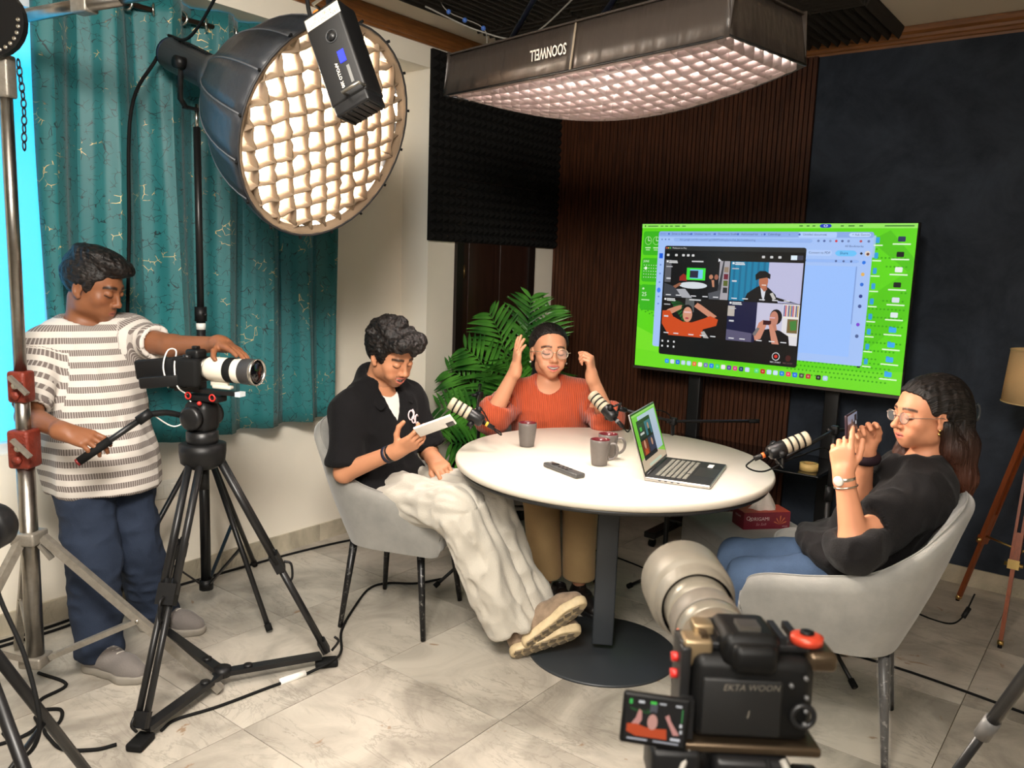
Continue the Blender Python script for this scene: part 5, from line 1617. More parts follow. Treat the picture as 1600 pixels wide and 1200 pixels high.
MB(FGc).rbox(-.046, .016, .058, .022, .024, .012, .003).build('clamp_block', mat('pale_bronze', rgb(150, 130, 100), .35, .7), fc, OC2)
for z_ in (.012, .03):
    MB(FGc).cyl((-.079, -.0, z_), (-.07, -.0, z_), .005).build('red_screw', mat('red_plastic', rgb(190, 40, 34), .4), fc, OC2)
MB(FGc).lathe([(.012, .0), (.0165, .002), (.0165, .009), (.012, .011), (.006, .011)], 28, T(.058, -.005, .052)).build('red_dial', mat('orange_red_ring', rgb(196, 66, 44), .35, .3), fc, OC2)
MB(FGc).lathe([(.001, .01), (.007, .01), (.007, .014), (.001, .014)], 20, T(.058, -.005, .052)).build('dial_cap', cam_black, fc, OC2)
MB(FGc).rbox(.07, .0, .04, .03, .05, .02, .006).build('shoulder', cage, fc, OC2)
for (x_, z_) in ((.05, .028), (.036, .02), (.052, .008), (.052, -.006), (.052, -.02)):
    MB(FGc).cyl((x_, -.036, z_), (x_, -.032, z_), .0024, n=10).build('button', mat('dim_button', rgb(84, 84, 84), .4), fc, OC2)
MB(FGc).torus(.011, .003, T(.05, -.033, -.012) @ R(PI / 2, 'X')).build('control_wheel', black_m, fc, OC2)
# flip-out display
FD = FGc @ T(-.098, -.032, -.024) @ R(-.10, 'Z') @ R(.05, 'Y')
MB(FD).rbox(0, 0, 0, .067, .008, .054, .003).build('flip_display', cam_black, fc, OC2)
sc = Screen(.060, .046)
sc.rect(0, 0, 1, 1, (14, 12, 14))
for k in range(8): sc.poly([(.36, .35), (.05 + .05 * k, .22 + .02 * (k % 3)), (.1 + .05 * k, .3)], (30, 80, 36))
sc.rect(.4, .1, .52, .3, (84, 84, 90))
sc.poly([(.06, .72), (.18, .46), (.22, .26), (.27, .3), (.28, .5), (.2, .7)], (214, 150, 140)); sc.poly([(.66, .36), (.72, .3), (.76, .44), (.92, .74), (.82, .76)], (214, 150, 140))
sc.poly([(.04, .62), (.2, .6), (.36, .66), (.56, .66), (.7, .64), (.72, .88), (.2, .88), (.04, .8)], (206, 78, 34))
sc.ell(.46, .48, .1, .2, (24, 20, 22)); sc.ell(.46, .52, .085, .18, (216, 158, 144))
sc.rect(.0, .9, 1, 1, (10, 10, 12)); sc.rect(.06, .93, .4, .97, (190, 190, 196)); sc.rect(.5, .93, .92, .97, (170, 170, 176)); sc.rect(.78, .82, .94, .88, (220, 220, 224))
sc.rect(.05, .05, .1, .16, (70, 200, 90)); sc.rect(.2, .06, .3, .12, (220, 220, 220)); sc.rect(.4, .05, .5, .11, (80, 220, 80)); sc.rect(.55, .06, .66, .1, (200, 200, 200)); sc.rect(.82, .06, .92, .11, (200, 200, 200)); sc.rect(.93, .15, .945, .45, (60, 160, 80)); sc.rect(.91, .48, .95, .56, (230, 230, 230)); sc.rect(.92, .62, .96, .7, (210, 210, 210))
sc.build('display_image', FD @ T(0, -.0043, .0005) @ R(PI / 2, 'X'), .62, fc, OC2)
MB(FGc).box(-.066, -.03, -.02, .012, .012, .04).build('display_hinge', black_m, fc, OC2)
# lens
FLn = FGc @ T(-.006, .03, .0) @ R(-PI / 2, 'X')
pale = mat('pale_grey_lens_paint', rgb(124, 117, 104), .34, .25)
darkr = mat('grey_rubber_ring', rgb(108, 100, 90), .5)
MB(FLn).lathe([(.033, 0), (.036, .01), (.04, .03), (.041, .05)], 48).build('rear_barrel', pale, fc, OC2)
MB(FLn).lathe([(.041, .05), (.0425, .053), (.0425, .085), (.041, .088)], 48).build('control_ring', mat('bronze_grey_ring', rgb(140, 126, 108), .35, .5), fc, OC2)
MB(FLn).lathe([(.041, .087), (.043, .09), (.043, .112), (.0425, .114)], 48).build('barrel', pale, fc, OC2)
MB(FLn).lathe([(.0425, .113), (.0445, .117), (.0445, .15), (.043, .153)], 48).build('focus_ring', darkr, fc, OC2)
MB(FLn).lathe([(.043, .152), (.043, .18), (.044, .19), (.0445, .21)], 48).build('front_barrel', pale, fc, OC2)
MB(FLn).lathe([(.048, .19), (.05, .196), (.05, .215), (.054, .222), (.0575, .226), (.059, .232), (.06, .305), (.058, .307), (.0555, .305), (.052, .2), (.048, .19)], 56, None, False).build('lens_hood', mat('warm_grey_hood', rgb(118, 111, 99), .45, .1), fc, OC2)
MB(FLn).lathe([(.049, .214), (.0515, .216), (.0515, .224), (.049, .226)], 48).build('hood_lock_ring', cam_black, fc, OC2)
MB(FLn).lathe([(.043, .2), (.02, .205), (.001, .206)], 32).build('front_glass', mat('coated_glass', rgb(10, 10, 14), .05), fc, OC2)
for z_ in (.05, .113): MB(FLn).torus(.0427, .0008, T(0, 0, z_), 40, 6).build('engraved_line', cam_black, fc, OC2)
MB(FGc).rbox(-.047, .125, .004, .006, .014, .01, .002).build('orange_badge', mat('orange_print', rgb(206, 110, 80), .5), fc, OC2)
MB(FGc).rbox(-.042, .07, .015, .01, .03, .022, .003).build('switch_panel', mat('pale_bronze', rgb(150, 130, 100), .35, .7), fc, OC2)
MB(FGc).rbox(.004, .09, .0425, .016, .012, .004, .0015).build('focus_button', pale, fc, OC2)
# support under it
ft_ = thing('camera_tripod', 'black tripod under the foreground camera', 'tripod', (CC.x, CC.y, 0))
OT2 = (CC.x, CC.y, 0)
MB(FGc).rbox(0, .0, -.068, .075, .09, .024, .006).build('quick_plate', black_m, ft_, OT2)
MB(FGc).rbox(.0, .0, -.115, .12, .1, .07, .02).build('fluid_head', blackp, ft_, OT2)
for s in (-1, 1):
    MB(FGc).lathe([(.001, 0), (.03, 0), (.03, .02), (.022, .026), (.001, .026)], 20, T(s * .06, 0, -.115) @ R(s * PI / 2, 'Y')).build('drag_knob', black_m, ft_, OT2)
MB().lathe([(.055, .86), (.06, .87), (.06, .955), (.04, .965)], 24).build('bowl', blackp, ft_)
for a_ in (.6, 2.7, 4.8):
    d2 = Vector((math.cos(a_), math.sin(a_), 0))
    MB().cyl(d2 * .05 + Vector((0, 0, .87)), d2 * .38 + Vector((0, 0, .03)), .014).build('leg', black_m, ft_)
    MB().sphere(tuple(d2 * .38 + Vector((0, 0, .02))), .02).build('foot', rubber, ft_)
MB(FGc).tube(bez([(.03, -.04, -.055), (.045, -.07, -.09), (.03, -.06, -.13), (.0, -.05, -.16)], 6), .004, 6).build('cable', mat('grey_cable', rgb(150, 146, 138), .4), ft_, OT2)
MB(FGc).tube(bez([(.015, -.04, -.055), (.02, -.06, -.09), (.015, -.05, -.15)], 6), .0035, 6).build('cable', rubber, ft_, OT2)
MB(FGc).tube(bez([(-.06, -.03, -.05), (-.075, -.05, -.085), (-.06, -.05, -.12), (-.04, -.03, -.14)], 6), .0032, 6).build('cable', mat('grey_cable', rgb(150, 146, 138), .4), ft_, OT2)
MB(FGc).rbox(-.075, -.01, -.075, .05, .06, .045, .006).build('battery_plate', blackp, ft_, OT2)

# ---------------------------------------------------------------- microphones
foam_w = mat('cream_mic_grille', rgb(188, 176, 152), .6, .1, bump=.3, bscale=500)
def mic(label, head, tail, ring_col, side):
    head, tail = Vector(head), Vector(tail)
    t = thing('microphone', label, 'microphone', tuple(tail), 0, 'podcast microphones')
    O = tuple(tail)
    x, y, z = basis(head - tail)
    F = frame(tail, x, y, z)
    MB(F).lathe([(.014, 0), (.022, .004), (.026, .012), (.0265, .062), (.0255, .064)], 28).build('body', black_m, t, O)
    z0 = .064
    for k in range(4):
        w = .019 if k < 3 else .021
        prof = [(.024, z0), (.0262, z0 + .002), (.0262, z0 + w - .004), (.0245, z0 + w - .002)]
        if k == 3: prof += [(.02, z0 + w + .001), (.001, z0 + w + .002)]
        MB(F).lathe(prof, 28).build('grille_band', foam_w, t, O)
        if k < 3: MB(F).lathe([(.0245, z0 + w - .002), (.027, z0 + w - .001), (.027, z0 + w + .003), (.0245, z0 + w + .004)], 28).build('black_band', blackp, t, O)
        z0 += w + .004
    sv = Vector(side)
    loc = F.inverted().to_3x3() @ sv
    a = math.atan2(loc.y, loc.x)
    Fb = F @ R(a, 'Z')
    for s in (-1, 1):
        MB(Fb).cyl((0, s * .026, .04), (0, s * .045, .04), .012).build('pivot_knob', blackp, t, O)
        MB(Fb).bar((0, s * .036, .04), (.048, s * .036, .03), .01, .005).build('bracket_arm', black_m, t, O)
    MB(Fb).bar((.048, -.04, .03), (.048, .04, .03), .012, .006).build('bracket_bridge', black_m, t, O)
    MB(F).cyl((0, 0, -.05), (0, 0, .002), .0095).build('plug', blackp, t, O)
    MB(F).cyl((0, 0, -.022), (0, 0, -.012), .0102).build('plug_ring', ring_col, t, O)
    p1 = F @ Vector((0, 0, -.05))
    return t, Fb @ Vector((.05, 0, .03)), p1
org = mat('orange_ring', rgb(222, 110, 50), .4); yel = mat('yellow_ring', rgb(228, 170, 50), .4); gry = mat('grey_ring', rgb(120, 120, 120), .4)
up3 = (0, 0, 1)
mR, jR, pR = mic('podcast microphone with orange plug ring beside the person in the black blouse', (-.888, 2.853, .988), (-.996, 2.758, .927), org, (.6, .79, -.3))
mB, jB, pB = mic('podcast microphone with yellow plug ring before the person in the black shirt', (-2.168, 2.374, 1.003), (-2.045, 2.454, .925), yel, (-.3, .7, -.6))
mC, jC, pC = mic('podcast microphone pointing at the person in orange', (-1.868, 2.994, .992), (-1.755, 2.989, .912), gry, (.6, .7, .1))
def mic_stand(label, base, topz, joint, rear, feet_r, a0, tag_g='microphone stands'):
    t = thing('microphone_stand', label, 'mic stand', (base[0], base[1], 0), 0, tag_g)
    O = (base[0], base[1], 0)
    MB().cyl((0, 0, .12), (0, 0, topz - .25), .0115).build('lower_tube', black_m, t)
    MB().cyl((0, 0, topz - .28), (0, 0, topz), .0085).build('upper_tube', black_m, t)
    MB().cyl((0, 0, topz - .29), (0, 0, topz - .23), .016).build('clutch', blackp, t)
    MB().cyl((0, 0, .1), (0, 0, .2), .021).build('leg_collar', blackp, t)
    for k in range(3):
        a = a0 + k * 2 * PI / 3
        f_ = Vector((feet_r * math.cos(a), feet_r * math.sin(a), .015))
        MB().cyl((0.01 * math.cos(a), .01 * math.sin(a), .15), f_, .008).build('leg', black_m, t)
        MB().cyl(f_.lerp(Vector((0, 0, .16)), .1), f_, .0125).build('rubber_foot', rubber, t)
    j = Vector(joint); tp_ = Vector((base[0], base[1], topz))
    MB().rbox(0, 0, topz, .03, .03, .035, .006).build('boom_clutch', blackp, t)
    MB().cyl((-.02, -.03, topz), (.0, -.0, topz), .008).build('clutch_knob', blackp, t)
    MB().tube([j, tp_, Vector(rear)], .0068, 8).build('boom', black_m, t, O)
    MB().cyl(j, j + (tp_ - j).normalized() * .04, .011).build('boom_tip', blackp, t, O)
    MB().cyl(Vector(rear), Vector(rear).lerp(tp_, .12), .0095).build('boom_end', rubber, t, O)
    return t
mic_stand('black mic stand between the ottoman and the person in the black blouse', (-.93, 3.30), .945, jR, (-.93 + .12, 3.30 + .13, .95), .30, -.75)
mic_stand('black boom mic stand between the person in the black shirt and the door', (-2.47, 2.93), .93, jB, (-2.68, 3.18, .93), .22, 2.3)
mic_stand('black boom mic stand behind the laptop', (-1.652, 3.335), .87, jC, (-1.343, 3.575, .885), .2, .9)
def cable(name, label, pts, r, m=rubber, n=8, grp=None):
    p0 = pts[0]
    o = MB().tube(bez(pts, n), r, 6).build(name, m, None, (p0[0], p0[1], p0[2]))
    return tag(o, label, 'cable', grp)
def vadd(p, x, y, z): return (p[0] + x, p[1] + y, p[2] + z)
cable('microphone_cable', 'thin black cable hanging from the microphone by the person in black blouse', [tuple(pR), vadd(pR, -.02, -.015, -.03), vadd(pR, .03, .03, -.045), vadd(pR, .1, .15, -.0), (-.93, 3.28, .85), (-.94, 3.3, .5)], .003)
cable('microphone_cable', 'thin black cable looping from the microphone before person in the black shirt', [tuple(pB), vadd(pB, .02, .015, -.015), vadd(pB, .01, .03, -.03), vadd(pB, -.08, .08, -.015), (-2.3, 2.75, .9), (-2.46, 2.92, .8), (-2.48, 2.94, .4)], .003)
cable('microphone_cable', 'thin black cable arching along the boom behind the laptop', [tuple(pC), vadd(pC, .02, .02, -.02), (-1.72, 3.1, .93), (-1.69, 3.2, .935), (-1.66, 3.31, .9), (-1.645, 3.325, .8), (-1.645, 3.33, .5)], .003)

# ---------------------------------------------------------------- cables on the floor
cable('floor_cable', 'black cable running along the wall skirting', [(-3.44, 1.9, .006), (-3.43, 2.10, .006), (-3.42, 2.318, .006), (-3.398, 2.597, .006), (-3.347, 2.883, .006), (-3.25, 3.1, .006)], .006)
cable('floor_cable', 'black cable with white joint running from tripod foot to chair', [(-2.378, 1.26, .006), (-2.403, 1.326, .006), (-2.371, 1.461, .006), (-2.349, 1.653, .006), (-2.33, 1.786, .006), (-2.30, 1.90, .03), (-2.375, 2.01, .006), (-2.515, 2.13, .006), (-2.66, 2.33, .006), (-2.76, 2.503, .006), (-2.75, 2.608, .006), (-2.645, 2.702, .006), (-2.594, 2.828, .006)], .0055)
o = MB().cyl((-2.349, 1.70, .008), (-2.332, 1.80, .008), .0125).build('cable_joint', mat('white_plastic', rgb(235, 232, 226), .35), None, (-2.34, 1.75, 0))
tag(o, 'white plastic cable joint lying by the tripod foot', 'connector')
cable('floor_cable', 'black cable looping beside the combo stand base', [(-2.41, 1.13, .006), (-2.431, 1.075, .006), (-2.504, 1.011, .006), (-2.596, 1.008, .006), (-2.664, 1.021, .006), (-2.668, 1.066, .006), (-2.743, 1.104, .006), (-2.80, 1.06, .006), (-2.86, 1.09, .006), (-2.90, 1.19, .006), (-3.058, 1.16, .006)], .006)
cable('floor_cable', 'black cable crossing the left frame edge near stand base', [(-2.7, .82, .006), (-2.671, .94, .006), (-2.68, 1.005, .016), (-2.76, 1.03, .006)], .006)
for k, (a, b) in enumerate(((.0, .0), (.045, .03))):
    cable('floor_cable', ('upper' if k else 'lower') + ' of two black cables along the skirting behind the person in striped shirt', [(-3.43 + a, .9, .006), (-3.42 + a, 1.194, .006), (-3.42 + a, 1.36 + b, .006), (-3.44 + a * .5, 1.55, .006), (-3.44 + a * .5, 1.75, .006)], .006)
cable('floor_cable', 'black cable across the marble behind the right armchair', [(-1.02, 3.42, .006), (-.951, 3.395, .006), (-.879, 3.375, .006), (-.768, 3.392, .006), (-.586, 3.392, .006), (-.401, 3.373, .006), (-.1, 3.33, .006), (.2, 3.3, .006)], .005)
o = MB().box(0, 0, 0, .07, .05, .002).build('tape_strip', mat('masking_tape', rgb(224, 190, 120), .6)); o.location = (-.851, 3.37, .0125); o.rotation_euler = (0, 0, .2)
tag(o, 'strip of pale tape holding the cable behind right armchair', 'tape')
cable('floor_cable', 'thin black cable on the floor behind the table pedestal', [(-1.7, 3.56, .005), (-1.906, 3.651, .005), (-2.128, 3.698, .005), (-2.4, 3.72, .005)], .004)
cable('hanging_cable', 'black power cable hanging down the curtain from the softbox', [(-3.27, 1.80, 2.33), (-3.26, 1.68, 2.1), (-3.27, 1.66, 1.6), (-3.28, 1.64, 1.1), (-3.27, 1.62, .5), (-3.3, 1.66, .01)], .007)
cable('overhead_cable', 'black cable slung below the ceiling to the round softbox', [(-3.25, 1.84, 2.42), (-2.95, 1.75, 2.35), (-2.6, 1.65, 2.42), (-2.3, 1.6, 2.62), (-2.2, 1.6, 2.79)], .006)
cable('overhead_cable', 'thin grey cable sagging across the ceiling foam', [(-2.85, 2.9, 2.74), (-2.7, 3.1, 2.66), (-2.45, 3.15, 2.6), (-2.1, 3.0, 2.66), (-1.9, 2.9, 2.74)], .004, mat('grey_cable', rgb(150, 146, 138), .4))
wcn = thing('wire_connector', 'row of blue crimp connectors on a wire under the ceiling', 'connector', (-2.82, 2.95, 2.73))
MB().tube(bez([(0, 0, .07), (.03, .05, 0), (.12, .2, -.05), (.13, .22, -.16)], 6), .0025, 6).build('wire', mat('grey_cable', rgb(150, 146, 138), .4), wcn)
for q_ in ((.028, .05, .002), (.07, .12, -.025), (.12, .2, -.05)):
    MB().sphere(q_, .012).build('connector', mat('blue_plastic', rgb(70, 110, 190), .4), wcn)

# ---------------------------------------------------------------- stands cut by the left and right frame edges
ls = thing('black_light_stand', 'black light stand with round weight at bottom left corner', 'light stand', (-1.93, .60, 0))
OL = (-1.93, .60, 0)
MB().cyl((-1.93, .60, .2), (-1.93, .60, 1.35), .016).build('column', black_m, ls, OL)
MB().cyl((-1.93, .60, .74), (-1.93, .60, .82), .028).build('collar', blackp, ls, OL)
for k, ft in enumerate(((-1.52, .68), (-2.15, .22), (-2.16, .98))):
    MB().cyl((-1.93, .60, .75), (ft[0], ft[1], .02), .0135).build('leg', black_m, ls, OL)
    MB().sphere((ft[0], ft[1], .016), .017).build('rubber_foot', rubber, ls, OL)
    MB().cyl((-1.93, .60, .3), ((-1.93 + ft[0]) / 2, (.6 + ft[1]) / 2, .39), .007).build('brace', black_m, ls, OL)
MB(frame(Vector((-2.075, .70, .90)), tor, Vector((0, 0, 1)), tocam)).lathe([(.001, -.03), (.05, -.03), (.055, -.02), (.055, .02), (.045, .03), (.001, .03)], 28).build('round_weight', black_m, ls, OL)
MB().bar((-1.93, .60, .86), (-2.07, .70, .9), .016, .012).build('weight_arm', black_m, ls, OL)
cable('stand_cable', 'black cable drooping round the left corner light stand', [(-1.97, .64, 1.0), (-1.94, .66, .8), (-1.86, .68, .66), (-1.80, .68, .52), (-1.84, .66, .44), (-1.95, .66, .45)], .005, rubber, 8)
tR = thing('photo_tripod', 'black tripod legs cutting the bottom right corner', 'tripod', (-.02, 1.86, 0))
OR_ = (-.02, 1.86, 0)
apx = Vector((-.02, 1.86, 1.0))
for ft in ((-.37, 2.20, .02), (-.02, 1.42, .02), (.34, 2.1, .02)):
    f3 = Vector(ft); md = apx.lerp(f3, .45)
    MB().cyl(apx, md, .0145).build('upper_leg', black_m, tR, OR_)
    MB().cyl(md, f3, .0105).build('lower_leg', black_m, tR, OR_)
    MB().cyl(md - (f3 - apx).normalized() * .03, md + (f3 - apx).normalized() * .03, .018).build('twist_lock', mat('grey_lock', rgb(90, 88, 86), .5), tR, OR_)
    MB().sphere(tuple(f3), .017).build('rubber_foot', rubber, tR, OR_)
MB().cyl(apx - Vector((0, 0, .05)), apx + Vector((0, 0, .3)), .017).build('centre_column', black_m, tR, OR_)
MB().rbox(-.02, 1.86, 1.33, .06, .06, .06, .015).build('ball_head', blackp, tR, OR_)
# low cream shelf end with books at the right edge
sh_ = thing('bookcase', 'cream bookcase end at the right frame edge', 'bookcase', (.12, 2.62, 0))
crm = mat('cream_laminate', rgb(222, 208, 180), .5)
MB().box(-.125, 0, .24, .02, .3, .48).build('side_board', crm, sh_)
MB().box(.12, 0, .24, .02, .3, .48).build('side_board', crm, sh_)
for z in (.02, .24, .47): MB().box(0, 0, z, .23, .3, .018).build('shelf_board', crm, sh_)
bks = [('teal', rgb(88, 150, 156)), ('ochre', rgb(176, 120, 60)), ('white', rgb(214, 208, 196))]
for k, (n_, c_) in enumerate(bks):
    b = thing('book', '%s covered book on the cream bookcase shelf' % n_, 'book', (.12 - .09 + k * .045, 2.60, .25), 0, 'books on the cream bookcase')
    MB().box(0, 0, .09, .032, .14, .18).build('pages', mat('book_pages', rgb(226, 218, 200), .8), b)
    MB().box(0, -.003, .092, .036, .142, .186).build('cover', mat('book_%s' % n_, c_, .5), b)
# ---------------------------------------------------------------- smooth body modelling
class Sd:
    """list of smooth-blended shapes; meshed on a grid"""
    def __init__(s): s.p = []
    def rc(s, a, b, ra, rb=None, k=.02, op='u', fl=None):
        a = np.array(a, float); b = np.array(b, float); rb = ra if rb is None else rb
        r = max(ra, rb)
        lo = np.minimum(a, b) - r; hi = np.maximum(a, b) + r
        def f(X, Y, Z, a=a, b=b, ra=ra, rb=rb):
            d = b - a; L2_ = max(float(d @ d), 1e-12)
            t = ((X - a[0]) * d[0] + (Y - a[1]) * d[1] + (Z - a[2]) * d[2]) / L2_
            t = np.clip(t, 0, 1)
            return np.sqrt((X - a[0] - t * d[0]) ** 2 + (Y - a[1] - t * d[1]) ** 2 + (Z - a[2] - t * d[2]) ** 2) - (ra + (rb - ra) * t)
        s.p.append((f, lo, hi, k, op)); return s
    def chain(s, pts, rs, k=.02, op='u'):
        for i in range(len(pts) - 1): s.rc(pts[i], pts[i + 1], rs[i], rs[i + 1], k, op)
        return s
    def ell(s, c, r, M=None, k=.02, op='u'):
        c = np.array(c, float); r = np.array(r, float)
        Rm = np.eye(3) if M is None else np.array(M, float)   # columns: axes in world
        R_ = float(r.max())
        ext = np.sqrt(((Rm * r) ** 2).sum(1))
        lo, hi = c - ext, c + ext
        def f(X, Y, Z, c=c, r=r, Rm=Rm):
            x, y, z = X - c[0], Y - c[1], Z - c[2]
            u = (x * Rm[0, 0] + y * Rm[1, 0] + z * Rm[2, 0]) / r[0]
            v = (x * Rm[0, 1] + y * Rm[1, 1] + z * Rm[2, 1]) / r[1]
            w = (x * Rm[0, 2] + y * Rm[1, 2] + z * Rm[2, 2]) / r[2]
            k0 = np.sqrt(u * u + v * v + w * w)
            k1 = np.sqrt((u / r[0]) ** 2 + (v / r[1]) ** 2 + (w / r[2]) ** 2) + 1e-9
            return k0 * (k0 - 1) / k1
        s.p.append((f, lo, hi, k, op)); return s
    def box(s, c, h, M=None, r=.01, k=.01, op='u'):
        c = np.array(c, float); h = np.array(h, float)
        Rm = np.eye(3) if M is None else np.array(M, float)
        ext = (np.abs(Rm) * h).sum(1) + r
        def f(X, Y, Z, c=c, h=h, Rm=Rm, r=r):
            x, y, z = X - c[0], Y - c[1], Z - c[2]
            q = [np.abs(x * Rm[0, i] + y * Rm[1, i] + z * Rm[2, i]) - h[i] for i in range(3)]
            o = np.sqrt(sum(np.maximum(a, 0) ** 2 for a in q))
            return o + np.minimum(np.maximum(q[0], np.maximum(q[1], q[2])), 0) - r
        s.p.append((f, c - ext, c + ext, k, op)); return s
    def cut(s, fn):
        """keep only where fn(X,Y,Z) < 0"""
        s.p.append((fn, None, None, 0, 'i')); return s
    def inflate(s, t):
        q = Sd()
        q.p = [((lambda X, Y, Z, f=f: f(X, Y, Z) - t), None if lo is None else lo - t, None if hi is None else hi + t, k, op) for f, lo, hi, k, op in s.p]
        return q
    def plus(s, o): q = Sd(); q.p = s.p + o.p; return q
    def bounds(s):
        lo = np.min([p[1] for p in s.p if p[1] is not None and p[4] == 'u'], 0); hi = np.max([p[2] for p in s.p if p[2] is not None and p[4] == 'u'], 0)
        return lo, hi
    def field(s, lo, hi, h):
        n = np.maximum(np.ceil((hi - lo) / h).astype(int) + 1, 2)
        ax_ = [lo[i] + h * np.arange(n[i]) for i in range(3)]
        D = np.full(n, 1.0, np.float32)
        for f, plo, phi, k, op in s.p:
            if plo is None:
                sl = (slice(0, n[0]), slice(0, n[1]), slice(0, n[2]))
            else:
                m = k * 1.0 + 3 * h
                i0 = np.clip(np.floor((plo - m - lo) / h).astype(int), 0, n); i1 = np.clip(np.ceil((phi + m - lo) / h).astype(int) + 1, 0, n)
                if np.any(i1 <= i0): continue
                sl = tuple(slice(i0[i], i1[i]) for i in range(3))
            X, Y, Z = ax_[0][sl[0]][:, None, None], ax_[1][sl[1]][None, :, None], ax_[2][sl[2]][None, None, :]
            d = f(X, Y, Z).astype(np.float32) if op != 'i' else np.broadcast_to(f(X, Y, Z), D[sl].shape).astype(np.float32)
            o = D[sl]
            if op == 'u':
                if k > 0:
                    hh = np.maximum(k - np.abs(o - d), 0) / k
                    D[sl] = np.minimum(o, d) - hh * hh * k * .25
                else: D[sl] = np.minimum(o, d)
            elif op == 's':
                d = -d
                if k > 0:
                    hh = np.maximum(k - np.abs(o - d), 0) / k
                    D[sl] = np.maximum(o, d) + hh * hh * k * .25
                else: D[sl] = np.maximum(o, d)
            else:
                D[sl] = np.maximum(o, d)
        return D
    def mesh(s, h, lo=None, hi=None, pad=2):
        if lo is None:
            lo, hi = s.bounds(); lo = lo - pad * h - .004; hi = hi + pad * h + .004
        lo = np.array(lo, float); hi = np.array(hi, float)
        return surface_nets(s.field(lo, hi, h), lo, h)

def surface_nets(D, lo, h):
    S = D < 0
    c = [S[i:S.shape[0] - 1 + i, j:S.shape[1] - 1 + j, k:S.shape[2] - 1 + k] for i in (0, 1) for j in (0, 1) for k in (0, 1)]
    anyv = c[0].copy(); allv = c[0].copy()
    for q in c[1:]: anyv |= q; allv &= q
    M = anyv & ~allv
    idx = np.full(M.shape, -1, np.int64)
    I = np.argwhere(M)
    if len(I) == 0: return np.zeros((0, 3)), np.zeros((0, 4), int)
    idx[M] = np.arange(len(I))
    acc = np.zeros((len(I), 3)); cnt = np.zeros(len(I))
    corners = [(i, j, k) for i in (0, 1) for j in (0, 1) for k in (0, 1)]
    V = {cc: D[I[:, 0] + cc[0], I[:, 1] + cc[1], I[:, 2] + cc[2]] for cc in corners}
    for a in corners:
        for d in range(3):
            if a[d] == 0:
                b = tuple(1 if t == d else a[t] for t in range(3))
                va, vb = V[a], V[b]
                cr_ = (va < 0) != (vb < 0)
                t = np.where(cr_, va / np.where(np.abs(va - vb) < 1e-12, 1, va - vb), 0)
                p = np.tile(np.array(a, float), (len(I), 1)); p[:, d] = t
                acc[cr_] += p[cr_]; cnt[cr_] += 1
    verts = lo + h * (I + acc / cnt[:, None])
    quads = []
    for d in range(3):
        u, v = (d + 1) % 3, (d + 2) % 3
        n = D.shape
        sl0 = [slice(None)] * 3; sl1 = [slice(None)] * 3
        sl0[d] = slice(0, n[d] - 1); sl1[d] = slice(1, n[d])
        for t in (u, v):
            sl0[t] = slice(1, n[t] - 1); sl1[t] = slice(1, n[t] - 1)
        A, B = S[tuple(sl0)], S[tuple(sl1)]
        E = np.argwhere(A != B)
        if not len(E): continue
        fl = A[A != B]
        base = E.copy(); base[:, u] += 1; base[:, v] += 1
        def at(du, dv):
            q = base.copy(); q[:, u] -= du; q[:, v] -= dv
            return idx[q[:, 0], q[:, 1], q[:, 2]]
        Q = np.stack([at(1, 1), at(0, 1), at(0, 0), at(1, 0)], 1)
        Q[~fl] = Q[~fl][:, ::-1]
        quads.append(Q)
    Q = np.concatenate(quads)
    Q = Q[(Q >= 0).all(1)]
    return verts, Q

_rs = np.random.RandomState(4)
_LAT = _rs.rand(64, 64, 64).astype(np.float32)
def vnoise(P, f):
    q = P * np.array(f) + 100.0
    i = np.floor(q).astype(int); t = q - i; t = t * t * (3 - 2 * t)
    r = 0
    for a in (0, 1):
        for b in (0, 1):
            for c in (0, 1):
                w = (t[:, 0] if a else 1 - t[:, 0]) * (t[:, 1] if b else 1 - t[:, 1]) * (t[:, 2] if c else 1 - t[:, 2])
                r = r + w * _LAT[(i[:, 0] + a) % 64, (i[:, 1] + b) % 64, (i[:, 2] + c) % 64]
    return r
def normals(V, Q):
    n = np.cross(V[Q[:, 2]] - V[Q[:, 0]], V[Q[:, 3]] - V[Q[:, 1]])
    N = np.zeros_like(V)
    for j in range(4): np.add.at(N, Q[:, j], n)
    return N / (np.linalg.norm(N, axis=1, keepdims=True) + 1e-12)
def relax(V, Q, it=2, lam=.5):
    for _ in range(it):
        acc = np.zeros_like(V); cnt = np.zeros(len(V))
        for a, b in ((0, 1), (1, 2), (2, 3), (3, 0)):
            np.add.at(acc, Q[:, a], V[Q[:, b]]); np.add.at(cnt, Q[:, a], 1)
            np.add.at(acc, Q[:, b], V[Q[:, a]]); np.add.at(cnt, Q[:, b], 1)
        m = cnt > 0
        V = V.copy(); V[m] = V[m] * (1 - lam) + lam * acc[m] / cnt[m][:, None]
    return V
def folds(V, Q, amp, f, ridged=True, seed=0.0, mask=None):
    N = normals(V, Q)
    n = vnoise(V + seed, f)
    d = (1 - np.abs(2 * n - 1) ** 1.0 * 1.6) if ridged else (2 * n - 1)
    d = d * amp
    if mask is not None: d = d * mask
    return V + N * d[:, None]
